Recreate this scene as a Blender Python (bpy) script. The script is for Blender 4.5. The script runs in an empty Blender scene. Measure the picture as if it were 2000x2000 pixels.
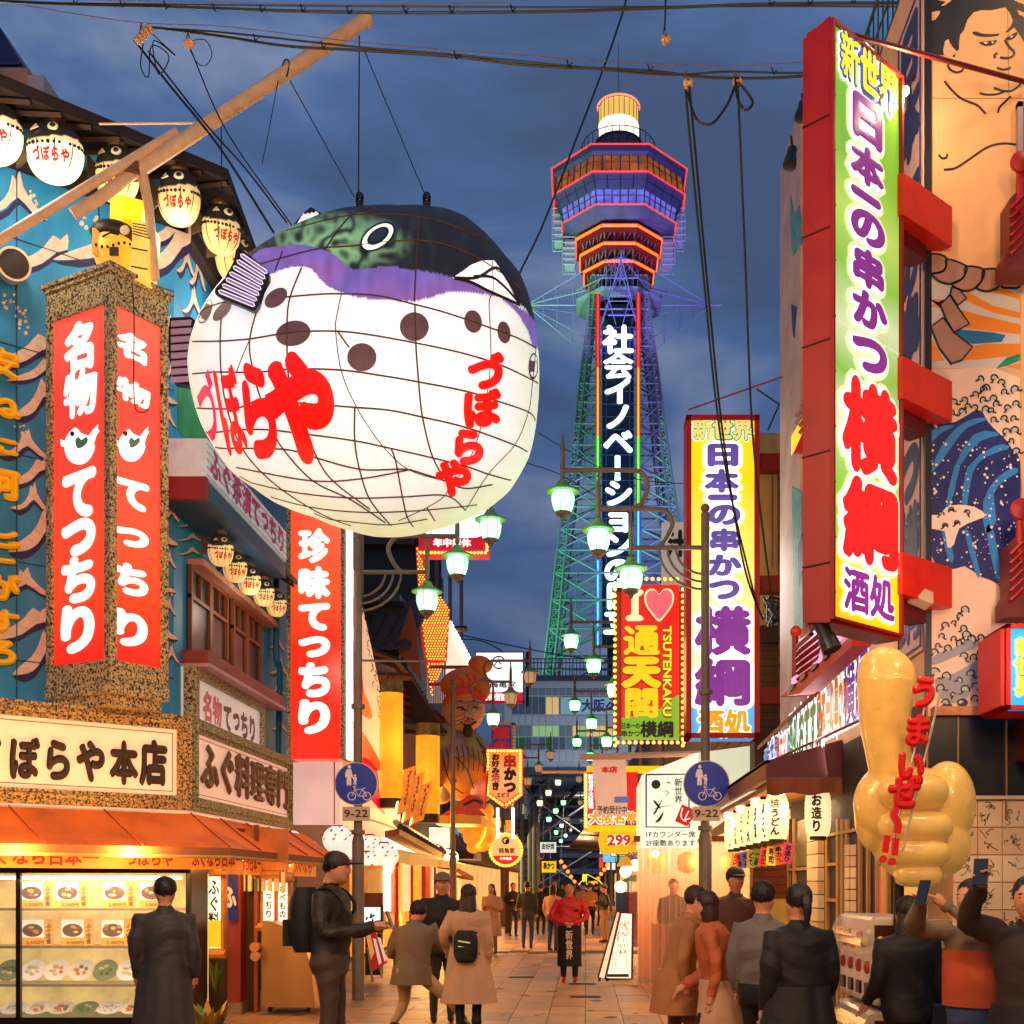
import bpy,bmesh,math,random
import numpy as np
from mathutils import Vector as V,Matrix
from mathutils.noise import noise as mnoise
random.seed(7)
R = math.radians
scn = bpy.context.scene
col = scn.collection
# ---------------------------------------------------------------- camera
F_,CX,HY,EH = 2330.0,1143.0,1728.0,1.6          # focal length, vanishing point (2000 px frame), eye height
cd = bpy.data.cameras.new('camera');cam = bpy.data.objects.new('camera',cd);col.objects.link(cam)
cam.location = (0,0,EH);cam.rotation_euler = (R(90),0,0)
cd.sensor_width = 36;cd.lens = F_ / 2000 * 36
cd.shift_x = -(CX - 1000) / 2000;cd.shift_y = (HY - 1000) / 2000
cd.clip_end = 2000;cd.clip_start = .1
scn.camera = cam
# ---------------------------------------------------------------- world: dusk sky with soft cloud
w = bpy.data.worlds.new('World');scn.world = w;w.use_nodes = True
nt = w.node_tree;nt.nodes.clear();N = nt.nodes.new;L = nt.links.new
sky = N('ShaderNodeTexSky');sky.sky_type = 'NISHITA';sky.sun_disc = False
sky.sun_elevation = R(2);sky.sun_rotation = R(200)
tc = N('ShaderNodeTexCoord');mp = N('ShaderNodeMapping');mp.inputs['Scale'].default_value = (1.6,1.6,4.6)
mp.inputs['Rotation'].default_value = (0,R(-14),0)
nz = N('ShaderNodeTexNoise');nz.inputs['Scale'].default_value = 1.9;nz.inputs['Detail'].default_value = 5;nz.inputs['Roughness'].default_value = .5
nz.inputs['Distortion'].default_value = .35
L(tc.outputs['Generated'],mp.inputs['Vector']);L(mp.outputs['Vector'],nz.inputs['Vector'])
rp = N('ShaderNodeValToRGB');e = rp.color_ramp.elements
e[0].position = .38;e[0].color = (.055,.09,.185,1);e[1].position = .62;e[1].color = (.21,.265,.40,1)
m_ = e.new(.49);m_.color = (.074,.138,.30,1)
L(nz.outputs['Fac'],rp.inputs['Fac'])
sp = N('ShaderNodeSeparateXYZ');L(tc.outputs['Generated'],sp.inputs[0])
r2 = N('ShaderNodeValToRGB');e = r2.color_ramp.elements
e[0].position = .0;e[0].color = (.42,.44,.50,1);e[1].position = .62;e[1].color = (1,1,1,1)
m_ = e.new(.3);m_.color = (.66,.68,.74,1)
L(sp.outputs['Z'],r2.inputs['Fac'])
mx = N('ShaderNodeMix');mx.data_type = 'RGBA';mx.blend_type = 'MULTIPLY';mx.inputs['Factor'].default_value = 1
L(rp.outputs['Color'],mx.inputs['A']);L(r2.outputs['Color'],mx.inputs['B'])
b1 = N('ShaderNodeBackground');b1.inputs['Strength'].default_value = 1.12;L(mx.outputs['Result'],b1.inputs['Color'])
b2 = N('ShaderNodeBackground');b2.inputs['Strength'].default_value = .006;L(sky.outputs['Color'],b2.inputs['Color'])
ad = N('ShaderNodeAddShader');ou = N('ShaderNodeOutputWorld')
L(b1.outputs[0],ad.inputs[0]);L(b2.outputs[0],ad.inputs[1]);L(ad.outputs[0],ou.inputs['Surface'])
sl = bpy.data.lights.new('sun','SUN');sl.energy = .04;sl.angle = R(20);sl.color = (.7,.8,1)
so = bpy.data.objects.new('sun',sl);so.rotation_euler = (R(60),0,R(-20));col.objects.link(so)
vs = scn.view_settings;vs.view_transform = 'Standard';vs.look = 'None';vs.exposure = 0;vs.gamma = 1;vs.use_curve_mapping = False
cy = scn.cycles;cy.use_denoising = True;cy.max_bounces = 5;cy.diffuse_bounces = 3;cy.glossy_bounces = 3;cy.transmission_bounces = 4
cy.transparent_max_bounces = 8;cy.caustics_reflective = False;cy.caustics_refractive = False;cy.sample_clamp_indirect = 4
cy.use_light_tree = True
def lamp(name,kind,loc,power,color,size=.1,rot=None,spot=None,target=None,blend=.6):
 l = bpy.data.lights.new(name,kind);l.energy = power;l.color = color
 if kind == 'AREA': l.size = size
 else: l.shadow_soft_size = size
 if kind == 'SPOT': l.spot_size = R(spot or 90);l.spot_blend = blend
 o = bpy.data.objects.new(name,l);o.location = loc;col.objects.link(o)
 if target is not None: o.rotation_euler = (V(target) - V(loc)).to_track_quat('-Z','Y').to_euler()
 elif rot: o.rotation_euler = rot
 return o
# ---------------------------------------------------------------- helpers
def P(u,v,Y): return V(((u - CX) / F_ * Y,Y,EH + (HY - v) / F_ * Y))
def lin(c):
 return tuple(((x / 255) / 12.92 if x <= 10 else ((x / 255 + .055) / 1.055) ** 2.4) for x in c)
MC = {}
def M(name,c,rough=.6,metal=0,es=0,ec=None,noise=0,ns=6,bump=0,bs=40,coat=0,alpha=1,trans=0,samp=True,streak=0,world=False):
 """c is sRGB 0-255 (converted). noise = value variation, bump = fine relief."""
 if name in MC: return MC[name]
 m = bpy.data.materials.new(name);m.use_nodes = True;t = m.node_tree;b = t.nodes['Principled BSDF']
 c = lin(c);b.inputs['Base Color'].default_value = (*c,1)
 b.inputs['Roughness'].default_value = rough;b.inputs['Metallic'].default_value = metal
 b.inputs['Coat Weight'].default_value = coat;b.inputs['Alpha'].default_value = alpha
 b.inputs['Transmission Weight'].default_value = trans
 tcn = None
 if noise or bump or streak:
  tcn = t.nodes.new('ShaderNodeTexCoord');OBJ = tcn.outputs['Object']
  if world: OBJ = t.nodes.new('ShaderNodeNewGeometry').outputs['Position']
 if noise:
  n = t.nodes.new('ShaderNodeTexNoise');n.inputs['Scale'].default_value = ns;n.inputs['Detail'].default_value = 6
  n.inputs['Roughness'].default_value = .65
  t.links.new(OBJ,n.inputs['Vector'])
  if streak:
   mp = t.nodes.new('ShaderNodeMapping');mp.inputs['Scale'].default_value = (1,1,streak)
   t.links.new(tcn.outputs['Object'],mp.inputs['Vector']);t.links.new(mp.outputs['Vector'],n.inputs['Vector'])
  r = t.nodes.new('ShaderNodeMapRange');r.inputs['From Min'].default_value = .3;r.inputs['From Max'].default_value = .7
  r.inputs['To Min'].default_value = 1 - noise;r.inputs['To Max'].default_value = 1 + noise * .5
  x = t.nodes.new('ShaderNodeVectorMath');x.operation = 'SCALE';x.inputs[0].default_value = c
  t.links.new(n.outputs['Fac'],r.inputs['Value']);t.links.new(r.outputs[0],x.inputs['Scale'])
  t.links.new(x.outputs[0],b.inputs['Base Color'])
  r3 = t.nodes.new('ShaderNodeMapRange');r3.inputs['To Min'].default_value = max(.05,rough - .15);r3.inputs['To Max'].default_value = min(1,rough + .2)
  t.links.new(n.outputs['Fac'],r3.inputs['Value']);t.links.new(r3.outputs[0],b.inputs['Roughness'])
 if bump:
  n2 = t.nodes.new('ShaderNodeTexNoise');n2.inputs['Scale'].default_value = bs;n2.inputs['Detail'].default_value = 4
  t.links.new(OBJ,n2.inputs['Vector'])
  bn = t.nodes.new('ShaderNodeBump');bn.inputs['Strength'].default_value = bump;bn.inputs['Distance'].default_value = .02
  t.links.new(n2.outputs['Fac'],bn.inputs['Height']);t.links.new(bn.outputs[0],b.inputs['Normal'])
 if es:
  b.inputs['Emission Color'].default_value = (*(lin(ec) if ec else c),1);b.inputs['Emission Strength'].default_value = es
  if noise:
   x2 = t.nodes.new('ShaderNodeVectorMath');x2.operation = 'SCALE';x2.inputs[0].default_value = lin(ec) if ec else c
   t.links.new(r.outputs[0],x2.inputs['Scale']);t.links.new(x2.outputs[0],b.inputs['Emission Color'])
  if not samp: m.cycles.emission_sampling = 'NONE'
 MC[name] = m;return m
def glass(name,c=(220,235,240),alpha=.15,rough=.05):
 if name in MC: return MC[name]
 m = bpy.data.materials.new(name);m.use_nodes = True;t = m.node_tree;b = t.nodes['Principled BSDF']
 b.inputs['Base Color'].default_value = (*lin(c),1);b.inputs['Roughness'].default_value = rough;b.inputs['Alpha'].default_value = alpha
 b.inputs['Specular IOR Level'].default_value = .8
 MC[name] = m;return m
def MV(name,es,rough=.5,samp=True):
 """paint stored per vertex (attribute 'paint'), lit from inside when es > 0"""
 if name in MC: return MC[name]
 m = bpy.data.materials.new(name);m.use_nodes = True;t = m.node_tree;b = t.nodes['Principled BSDF']
 a = t.nodes.new('ShaderNodeAttribute');a.attribute_name = 'paint'
 t.links.new(a.outputs['Color'],b.inputs['Base Color']);b.inputs['Roughness'].default_value = rough
 if es:
  t.links.new(a.outputs['Color'],b.inputs['Emission Color']);b.inputs['Emission Strength'].default_value = es
  if not samp: m.cycles.emission_sampling = 'NONE'
 MC[name] = m;return m
def granite(name,a,b_,sc=28,light=(1,1,1)):
 if name in MC: return MC[name]
 m = bpy.data.materials.new(name);m.use_nodes = True;t = m.node_tree;b = t.nodes['Principled BSDF']
 tcn = t.nodes.new('ShaderNodeTexCoord');n = t.nodes.new('ShaderNodeTexNoise');n.inputs['Scale'].default_value = sc
 n.inputs['Detail'].default_value = 3;n.inputs['Roughness'].default_value = .7;n.inputs['Distortion'].default_value = .5
 r = t.nodes.new('ShaderNodeValToRGB');e = r.color_ramp.elements
 e[0].position = .44;e[0].color = (*lin(a),1);e[1].position = .53;e[1].color = (*lin(b_),1)
 t.links.new(tcn.outputs['Object'],n.inputs['Vector']);t.links.new(n.outputs['Fac'],r.inputs['Fac']);t.links.new(r.outputs['Color'],b.inputs['Base Color'])
 b.inputs['Roughness'].default_value = .55
 MC[name] = m;return m
def rampsign(name,stops,axis='Z',size=1,off=0,es=1,rough=.25,samp=True,scale=(1,1,1)):
 """printed gradient film on a backlit face; colour runs along one object axis"""
 if name in MC: return MC[name]
 m = bpy.data.materials.new(name);m.use_nodes = True;t = m.node_tree;b = t.nodes['Principled BSDF']
 tcn = t.nodes.new('ShaderNodeTexCoord');n = t.nodes.new('ShaderNodeTexNoise');n.inputs['Scale'].default_value = 1.3
 s = t.nodes.new('ShaderNodeSeparateXYZ');t.links.new(tcn.outputs['Object'],s.inputs[0]);t.links.new(tcn.outputs['Object'],n.inputs['Vector'])
 mr = t.nodes.new('ShaderNodeMapRange');mr.inputs['From Min'].default_value = -size / 2;mr.inputs['From Max'].default_value = size / 2
 t.links.new(s.outputs[axis],mr.inputs['Value'])
 ad = t.nodes.new('ShaderNodeMath');ad.operation = 'MULTIPLY_ADD';ad.inputs[1].default_value = .12;t.links.new(n.outputs['Fac'],ad.inputs[0]);t.links.new(mr.outputs[0],ad.inputs[2])
 r = t.nodes.new('ShaderNodeValToRGB');el = r.color_ramp.elements
 while len(el) > 1: el.remove(el[0])
 el[0].position = stops[0][0];el[0].color = (*lin(stops[0][1]),1)
 for p,c in stops[1:]: q = el.new(p);q.color = (*lin(c),1)
 t.links.new(ad.outputs[0],r.inputs['Fac']);t.links.new(r.outputs['Color'],b.inputs['Base Color']);t.links.new(r.outputs['Color'],b.inputs['Emission Color'])
 b.inputs['Emission Strength'].default_value = es;b.inputs['Roughness'].default_value = rough
 if not samp: m.cycles.emission_sampling = 'NONE'
 MC[name] = m;return m
WL = {}
def thing(name,label,cat,loc,group=None):
 o = bpy.data.objects.new(name,None);o.empty_display_size = .2;col.objects.link(o);o.location = loc;WL[o.name] = V(loc)
 o['label'] = label;o['category'] = cat
 if group: o['group'] = group
 return o
def tag(o,label,cat,group=None):
 o['label'] = label;o['category'] = cat
 if group: o['group'] = group
 return o
class MB:
 def __init__(s): s.v = [];s.f = [];s.mi = [];s.cur = 0;s.c = None
 def add(s,vs,fs):
  k = len(s.v);s.v.extend(tuple(q) for q in vs);s.f.extend(tuple(i + k for i in f) for f in fs);s.mi.extend([s.cur] * len(fs));return s
 def mesh(s,name,mats,origin,smooth=False):
  a = np.array(s.v,dtype=np.float64).reshape(-1,3) - np.array(origin)
  m = bpy.data.meshes.new(name);m.from_pydata(a.tolist(),[],s.f)
  for q in (mats if isinstance(mats,(list,tuple)) else [mats]): m.materials.append(q)
  if any(s.mi): m.polygons.foreach_set('material_index',s.mi)
  if s.c is not None:
   at = m.color_attributes.new('paint','FLOAT_COLOR','POINT')
   at.data.foreach_set('color',np.array([(*q[:3],1) for q in s.c],dtype=np.float32).ravel())
  if smooth: m.polygons.foreach_set('use_smooth',[True] * len(m.polygons))
  m.update();return m
 def build(s,name,mats,parent=None,smooth=False,kind=None,bevel=0,origin=None,fix=True):
  if not s.v: return None
  a = np.array(s.v);lo,hi = a.min(0),a.max(0)
  c = V(origin) if origin is not None else V((lo + hi) / 2)
  m = s.mesh(name,mats,c,smooth)
  if fix:
   bm = bmesh.new();bm.from_mesh(m);bmesh.ops.recalc_face_normals(bm,faces=bm.faces);bm.to_mesh(m);bm.free()
  if smooth: m.set_sharp_from_angle(angle=R(45))
  o = bpy.data.objects.new(name,m);col.objects.link(o)
  WL[o.name] = c
  if parent is not None: o.parent = parent;o.location = c - WL[parent.name]
  else: o.location = c
  if kind: o['kind'] = kind
  if bevel:
   b = o.modifiers.new('bevel','BEVEL');b.width = bevel;b.segments = 2;b.limit_method = 'ANGLE'
  return o
 # primitives -------------------------------------------------
 def hexa(s,p):      # 8 points: bottom 4, top 4
  return s.add(p,[(0,3,2,1),(4,5,6,7),(0,1,5,4),(1,2,6,5),(2,3,7,6),(3,0,4,7)])
 def box(s,x0,x1,y0,y1,z0,z1):
  return s.hexa([(x0,y0,z0),(x1,y0,z0),(x1,y1,z0),(x0,y1,z0),(x0,y0,z1),(x1,y0,z1),(x1,y1,z1),(x0,y1,z1)])
 def rbox(s,c,h,rz=0,rx=0,ry=0):
  m = Matrix.Rotation(rz,3,'Z') @ Matrix.Rotation(ry,3,'Y') @ Matrix.Rotation(rx,3,'X');c = V(c)
  return s.hexa([c + m @ V((a * h[0],b * h[1],d * h[2])) for d in (-1,1) for a,b in ((-1,-1),(1,-1),(1,1),(-1,1))])
 def tube(s,pts,r,n=8,cap=True):
  pts = [V(p) for p in pts];rs = r if isinstance(r,(list,tuple)) else [r] * len(pts)
  vs = [];up = None
  for i,p in enumerate(pts):
   d = (pts[min(i + 1,len(pts) - 1)] - pts[max(i - 1,0)])
   d = d.normalized() if d.length > 1e-9 else V((0,0,1))
   if up is None:
    up = V((0,0,1)) if abs(d.z) < .9 else V((1,0,0))
   a = d.cross(up).normalized();up = a.cross(d).normalized()
   for k in range(n):
    t = 2 * math.pi * k / n;vs.append(p + (a * math.cos(t) + up * math.sin(t)) * rs[i])
  fs = [(i * n + k,i * n + (k + 1) % n,(i + 1) * n + (k + 1) % n,(i + 1) * n + k) for i in range(len(pts) - 1) for k in range(n)]
  if cap: fs += [tuple(range(n))[::-1],tuple(range((len(pts) - 1) * n,len(pts) * n))]
  return s.add(vs,fs)
 def lathe(s,prof,o,n=16,ax=None,cap=True,a0=0):
  o = V(o);q = V((0,0,1)).rotation_difference(V(ax)) if ax is not None else None
  vs = []
  for r,z in prof:
   for k in range(n):
    t = 2 * math.pi * k / n + a0;p = V((r * math.cos(t),r * math.sin(t),z))
    if q: p = q @ p
    vs.append(o + p)
  m = len(prof)
  fs = [(i * n + k,i * n + (k + 1) % n,(i + 1) * n + (k + 1) % n,(i + 1) * n + k) for i in range(m - 1) for k in range(n)]
  if cap: fs += [tuple(range(n))[::-1],tuple(range((m - 1) * n,m * n))]
  return s.add(vs,fs)
 def ell(s,c,r,nu=12,nv=8,rz=0,q=None):
  c = V(c);r = r if isinstance(r,(list,tuple)) else (r,r,r);m = q or Matrix.Rotation(rz,3,'Z')
  vs = [c + m @ V((0,0,-r[2]))]
  for j in range(1,nv):
   a = -math.pi / 2 + math.pi * j / nv
   for k in range(nu):
    t = 2 * math.pi * k / nu;vs.append(c + m @ V((r[0] * math.cos(a) * math.cos(t),r[1] * math.cos(a) * math.sin(t),r[2] * math.sin(a))))
  vs.append(c + m @ V((0,0,r[2])));fs = []
  for k in range(nu): fs.append((0,1 + (k + 1) % nu,1 + k))
  for j in range(nv - 2):
   for k in range(nu): a = 1 + j * nu;fs.append((a + k,a + (k + 1) % nu,a + nu + (k + 1) % nu,a + nu + k))
  a = 1 + (nv - 2) * nu;t = a + nu
  for k in range(nu): fs.append((a + k,a + (k + 1) % nu,t))
  return s.add(vs,fs)
 def prism(s,pts,off):
  n = len(pts);pts = [V(p) for p in pts];off = V(off)
  return s.add(pts + [p + off for p in pts],[tuple(range(n)),tuple(range(2 * n - 1,n - 1,-1))] + [(i,i + n,(i + 1) % n + n,(i + 1) % n) for i in range(n)])
def bar(mb,a,b,r):           # square-section strut, cheap
 a,b = V(a),V(b);d = (b - a)
 if d.length < 1e-6: return
 d.normalize();u = d.cross(V((0,0,1))) if abs(d.z) < .95 else d.cross(V((1,0,0)));u.normalize();w_ = d.cross(u)
 mb.add([a + u * r,a + w_ * r,a - u * r,a - w_ * r,b + u * r,b + w_ * r,b - u * r,b - w_ * r],
           [(0,1,5,4),(1,2,6,5),(2,3,7,6),(3,0,4,7)])
def cat(pts,n=4,closed=False):
 pts = [V((*p,0)) if len(p) == 2 else V(p) for p in pts];k = len(pts);out = []
 rng = range(k) if closed else range(k - 1)
 for i in rng:
  p0 = pts[(i - 1) % k] if closed or i > 0 else pts[0];p1 = pts[i];p2 = pts[(i + 1) % k]
  p3 = pts[(i + 2) % k] if closed or i + 2 < k else pts[-1]
  for j in range(n):
   t = j / n;out.append(.5 * ((2 * p1) + (p2 - p0) * t + (2 * p0 - 5 * p1 + 4 * p2 - p3) * t * t + (3 * p1 - p0 - 3 * p2 + p3) * t ** 3))
 if not closed: out.append(pts[-1])
 return out
def cat2(pts,n=4,closed=False): return [(p.x,p.y) for p in cat(pts,n,closed)]
GL = {}
CMP = {};GSC = bpy.data.scenes.new('glyph_workspace');GVL = GSC.view_layers[0]
def gdg():
 GVL.update();return GVL.depsgraph
def glyph(s,bold,res=2):
 if len(s) == 1 and ord(s) > 0x3100 and bold > .03:       # dense characters take thinner strokes
  if s not in CMP: CMP[s] = None;CMP[s] = len(glyph(s,0,2)[0])
  n = CMP[s]
  if n: bold = round(bold * (1 if n < 45 else .7 if n < 75 else .48 if n < 110 else .34),4)
 k = (s,bold,res)
 if k in GL: return GL[k]
 c = bpy.data.curves.new('g','FONT');c.body = s;c.resolution_u = res;rnd = len(s) == 1 and ord(s) > 0x3000 and bold > .03
 if not rnd: c.bevel_depth = bold;c.bevel_resolution = 0
 o = bpy.data.objects.new('g',c);GSC.collection.objects.link(o)
 if rnd:      # brush look: corners rounded before the stroke is thickened
  cu_ = o.to_curve(gdg());c2 = bpy.data.curves.new('g2','CURVE');c2.dimensions = '2D';c2.fill_mode = 'BOTH';c2.bevel_depth = bold;c2.bevel_resolution = 0
  for sp in cu_.splines:
   bp = sp.bezier_points;pts = []
   for i in range(len(bp)):
    a,b = bp[i],bp[(i + 1) % len(bp)];A,B,C_,D_ = a.co,a.handle_right,b.handle_left,b.co
    st = (B - A).cross(D_ - A).length < 1e-4 and (C_ - A).cross(D_ - A).length < 1e-4
    for j in range(1 if st else 3): t = j / 3;pts.append(A * (1 - t) ** 3 + 3 * B * t * (1 - t) ** 2 + 3 * C_ * t * t * (1 - t) + D_ * t ** 3)
   for cut in (.045,.02):
    q = []
    for i in range(len(pts)):
     a,b = pts[i],pts[(i + 1) % len(pts)];l = (b - a).length
     if l < .012: q.append((a + b) / 2);continue
     k_ = min(.3,cut / l);q += [a.lerp(b,k_),b.lerp(a,k_)]
    pts = q
   ns = c2.splines.new('POLY');ns.points.add(len(pts) - 1);ns.use_cyclic_u = True
   for i,q_ in enumerate(pts): ns.points[i].co = (q_.x,q_.y,0,1)
  o.to_curve_clear();bpy.data.objects.remove(o);o = bpy.data.objects.new('g',c2);GSC.collection.objects.link(o)
 dg = gdg();m = bpy.data.meshes.new_from_object(o.evaluated_get(dg),depsgraph=dg)
 vs = np.array([tuple(v.co) for v in m.vertices]).reshape(-1,3);fs = [tuple(p.vertices) for p in m.polygons]
 bpy.data.objects.remove(o);bpy.data.curves.remove(c);[bpy.data.curves.remove(x) for x in list(bpy.data.curves) if x.name.startswith('g2')];bpy.data.meshes.remove(m)
 if len(vs): vs[:,2] = np.sign(np.round(vs[:,2],6))
 GL[k] = (vs,fs);return GL[k]
def subd(vs,fs,ml):
 bm = bmesh.new();bv = [bm.verts.new(v) for v in vs]
 for f in fs:
  try: bm.faces.new([bv[i] for i in f])
  except ValueError: pass
 bmesh.ops.triangulate(bm,faces=bm.faces[:])
 for _ in range(6):
  es = [e for e in bm.edges if e.calc_length() > ml]
  if not es: break
  bmesh.ops.subdivide_edges(bm,edges=es,cuts=1);bmesh.ops.triangulate(bm,faces=bm.faces[:])
 bm.verts.index_update()
 r = [tuple(v.co) for v in bm.verts],[tuple(v.index for v in f.verts) for f in bm.faces];bm.free();return r
def glyphs(mb,s,rect,fn,bold=.02,th=.003,vert=False,ml=None,slant=0,pad=.0,whole=None,res=2,fit=False):
 """rect (a0,b0,a1,b1), b up; fn(a,b,h)->point"""
 a0,b0,a1,b1 = rect
 asc = all(ord(c) < 128 for c in s) if whole is None else whole
 items = []
 if fit: asc = True;vert = False
 if asc:
  vs,fs = glyph(s,bold,res);x0,x1,y0,y1 = vs[:,0].min(),vs[:,0].max(),vs[:,1].min(),vs[:,1].max()
  p = vs.copy();X = (vs[:,0] - x0) / (x1 - x0);Y = (vs[:,1] - y0) / (y1 - y0)
  if vert: p[:,0] = a0 + Y * (a1 - a0);p[:,1] = b1 - X * (b1 - b0)
  else: p[:,0] = a0 + X * (a1 - a0);p[:,1] = b0 + Y * (b1 - b0)
  items.append((p,fs))
 else:
  n = len(s)
  for i,c in enumerate(s):
   if c in ' 　': continue
   vs,fs = glyph(c,bold,res);p = vs.copy();X = vs[:,0] - .5;Y = vs[:,1] - .36
   if vert and c in 'ー〜～': X,Y = -Y * 1.0,-X * 1.0
   if c in 'っょ': Y = Y + .13
   if vert: cw,ch = (a1 - a0),(b1 - b0) / n;cx,cyy = (a0 + a1) / 2,b1 - (i + .5) * ch
   else: cw,ch = (a1 - a0) / n,(b1 - b0);cx,cyy = a0 + (i + .5) * cw,(b0 + b1) / 2
   k = 1 / (1 + 2 * pad);X = X + slant * Y
   p[:,0] = cx + X * cw * k;p[:,1] = cyy + Y * ch * k;items.append((p,fs))
 for p,fs in items:
  q = p.tolist()
  if ml: q,fs = subd(q,fs,ml)
  mb.add([fn(x,y,th * z) for x,y,z in q],fs)
class Fr:
 """a flat face in the world: origin, x to the right, y up, n toward the street"""
 def __init__(s,o,x,y=(0,0,1)):
  s.o = V(o);s.x = V(x).normalized();s.y = V(y).normalized();s.n = s.x.cross(s.y).normalized();s.y = s.n.cross(s.x)
 def pt(s,a,b,d=0): return s.o + s.x * a + s.y * b + s.n * d
 def px(s,u,v):
  r = V(((u - CX) / F_,1,(HY - v) / F_));e = V((0,0,EH));t = (s.o - e).dot(s.n) / r.dot(s.n);p = e + r * t - s.o
  return p.dot(s.x),p.dot(s.y)
 def rc(s,u0,v0,u1,v1):
  a0,b1 = s.px(u0,v0);a1,b0 = s.px(u1,v1);return a0,b0,a1,b1
 def box(s,mb,a0,b0,a1,b1,d0,d1):
  return mb.hexa([s.pt(a0,b0,d0),s.pt(a1,b0,d0),s.pt(a1,b0,d1),s.pt(a0,b0,d1),s.pt(a0,b1,d0),s.pt(a1,b1,d0),s.pt(a1,b1,d1),s.pt(a0,b1,d1)])
 def poly(s,mb,pts,d0,d1):
  return mb.prism([s.pt(a,b,d0) for a,b in pts],s.n * (d1 - d0))
 def pxpoly(s,mb,pts,d0=.002,d1=.006,sm=0):
  if sm: pts = cat2(pts,sm,True)
  return s.poly(mb,[s.px(*p) for p in pts],d0,d1)
 def stroke(s,mb,pts,w_,d0=.002,d1=.006,px=True,sm=4,taper=False,closed=False):
  if sm: pts = cat2(pts,sm,closed)
  if px: pts = [s.px(*p) for p in pts]
  if closed: pts = pts + pts[:1]
  q = [V((a,b,0)) for a,b in pts];n = len(q);l = [];r = []
  for i in range(n):
   d = q[min(i + 1,n - 1)] - q[max(i - 1,0)];d = V((-d.y,d.x,0));d = d.normalized() if d.length > 1e-9 else V((0,1,0))
   ww = w_ / 2 * (math.sin(math.pi * (i + .3) / (n - .4)) if taper else 1);l.append(q[i] + d * ww);r.append(q[i] - d * ww)
  vs = [s.pt(p.x,p.y,d0) for p in l + r] + [s.pt(p.x,p.y,d1) for p in l + r]
  fs = []
  for i in range(n - 1):
   fs += [(i,i + 1,n + i + 1,n + i),(2 * n + i,3 * n + i,3 * n + i + 1,2 * n + i + 1),(i,2 * n + i,2 * n + i + 1,i + 1),(n + i,n + i + 1,3 * n + i + 1,3 * n + i)]
  fs += [(0,n,3 * n,2 * n),(n - 1,3 * n - 1,4 * n - 1,2 * n - 1)]
  return mb.add(vs,fs)
 def text(s,mb,t,rect,bold=.02,d=.006,th=.002,**k): glyphs(mb,t,rect,lambda a,b,h: s.pt(a,b,d + h),bold,th,**k)
 def pxtext(s,mb,t,u0,v0,u1,v1,**k): s.text(mb,t,s.rc(u0,v0,u1,v1),**k)
 def frame(s,mb,a0,b0,a1,b1,w_,d0,d1):
  s.box(mb,a0 - w_,b1,a1 + w_,b1 + w_,d0,d1);s.box(mb,a0 - w_,b0 - w_,a1 + w_,b0,d0,d1)
  s.box(mb,a0 - w_,b0,a0,b1,d0,d1);s.box(mb,a1,b0,a1 + w_,b1,d0,d1)
def kids(o): return [c for c in bpy.data.objects if c.parent == o]
def copy_tree(o,parent=None,ch=None):
 c = o.copy();col.objects.link(c);c.parent = parent
 for k in (o.children): copy_tree(k,c)
 return c
def put(o,loc,rz=None,sc=None,label=None,group=None):
 c = copy_tree(o);c.location = loc;WL[c.name] = V(loc)
 if rz is not None: c.rotation_euler.z = rz
 if sc: c.scale = (sc,sc,sc)
 if label: c['label'] = label
 if group: c['group'] = group
 return c
def FF(Y): return Fr((0,Y,0),(1,0,0))
def FX(X,left=True):   # left: wall on the left of the street, facing +X
 return Fr((X,0,0),(0,1,0)) if left else Fr((X,0,0),(0,-1,0))
black = M('black_paint',(18,18,20),.45);dark = M('dark_metal',(45,42,42),.5,.3,noise=.3)
white = M('white_paint',(225,222,215),.5);redp = M('red_paint',(142,11,9),.45,noise=.18,ns=3)
redb = M('red_frame_bright',(178,18,14),.4,es=.10,noise=.15,ns=3)  # brighter, faintly emissive red lifts sign frames that catch little light
redd = M('red_paint_dark',(92,10,10),.5,noise=.2,ns=3)
# ---------------------------------------------------------------- ground and paving
mb = MB();mb.box(-300,300,-60,900,-.3,-.035)
g = mb.build('ground',M('asphalt',(66,62,60),.85,noise=.3,ns=2,bump=.3));g['kind'] = 'structure'
pav = MB();pav.box(-5.6,2.9,-6,135,-.2,-.012)
pv = pav.build('paving',M('mortar',(38,32,30),.9,noise=.3,ns=8));pv['kind'] = 'structure'
pm = [M('paver_%d' % i,c,.36,noise=.42,ns=1.1 + .2 * i,bump=.3,bs=70,world=True) for i,c in enumerate([(186,136,88),(168,130,96),(200,146,86),(140,118,112),(184,128,80)])]
base = []
for m_ in pm:
 q = MB();q.box(-.221,.221,-.445,.445,-.012,0);ms = q.mesh('paver',m_,(0,0,0));base.append(ms)
for i in range(18):
 for j in range(16):
  x = -4.95 + .225 + i * .45;y = 13.4 + (j + (i * 37 % 5) / 5) * .9
  o = bpy.data.objects.new('paver',base[random.choice([0,0,1,2,2,3,4,0])]);col.objects.link(o);o.parent = pv
  o.location = V((x,y,random.uniform(-.002,.002))) - WL[pv.name]
for rng,nm in (((28.6,90),1),((-1,12.5),2)):
 st = MB()
 for i in range(18):
  y = rng[0] + .45 * (i % 2)
  while y < rng[1]: st.cur = random.choice([0,0,1,2,2,3,4]);st.box(-4.94 + i * .45,-4.505 + i * .45,y,y + .885,-.012,random.uniform(-.001,.001));y += .9
 st.build('paver_field',pm,pv,kind='stuff')
rn = random.Random(77);q = MB()
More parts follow.
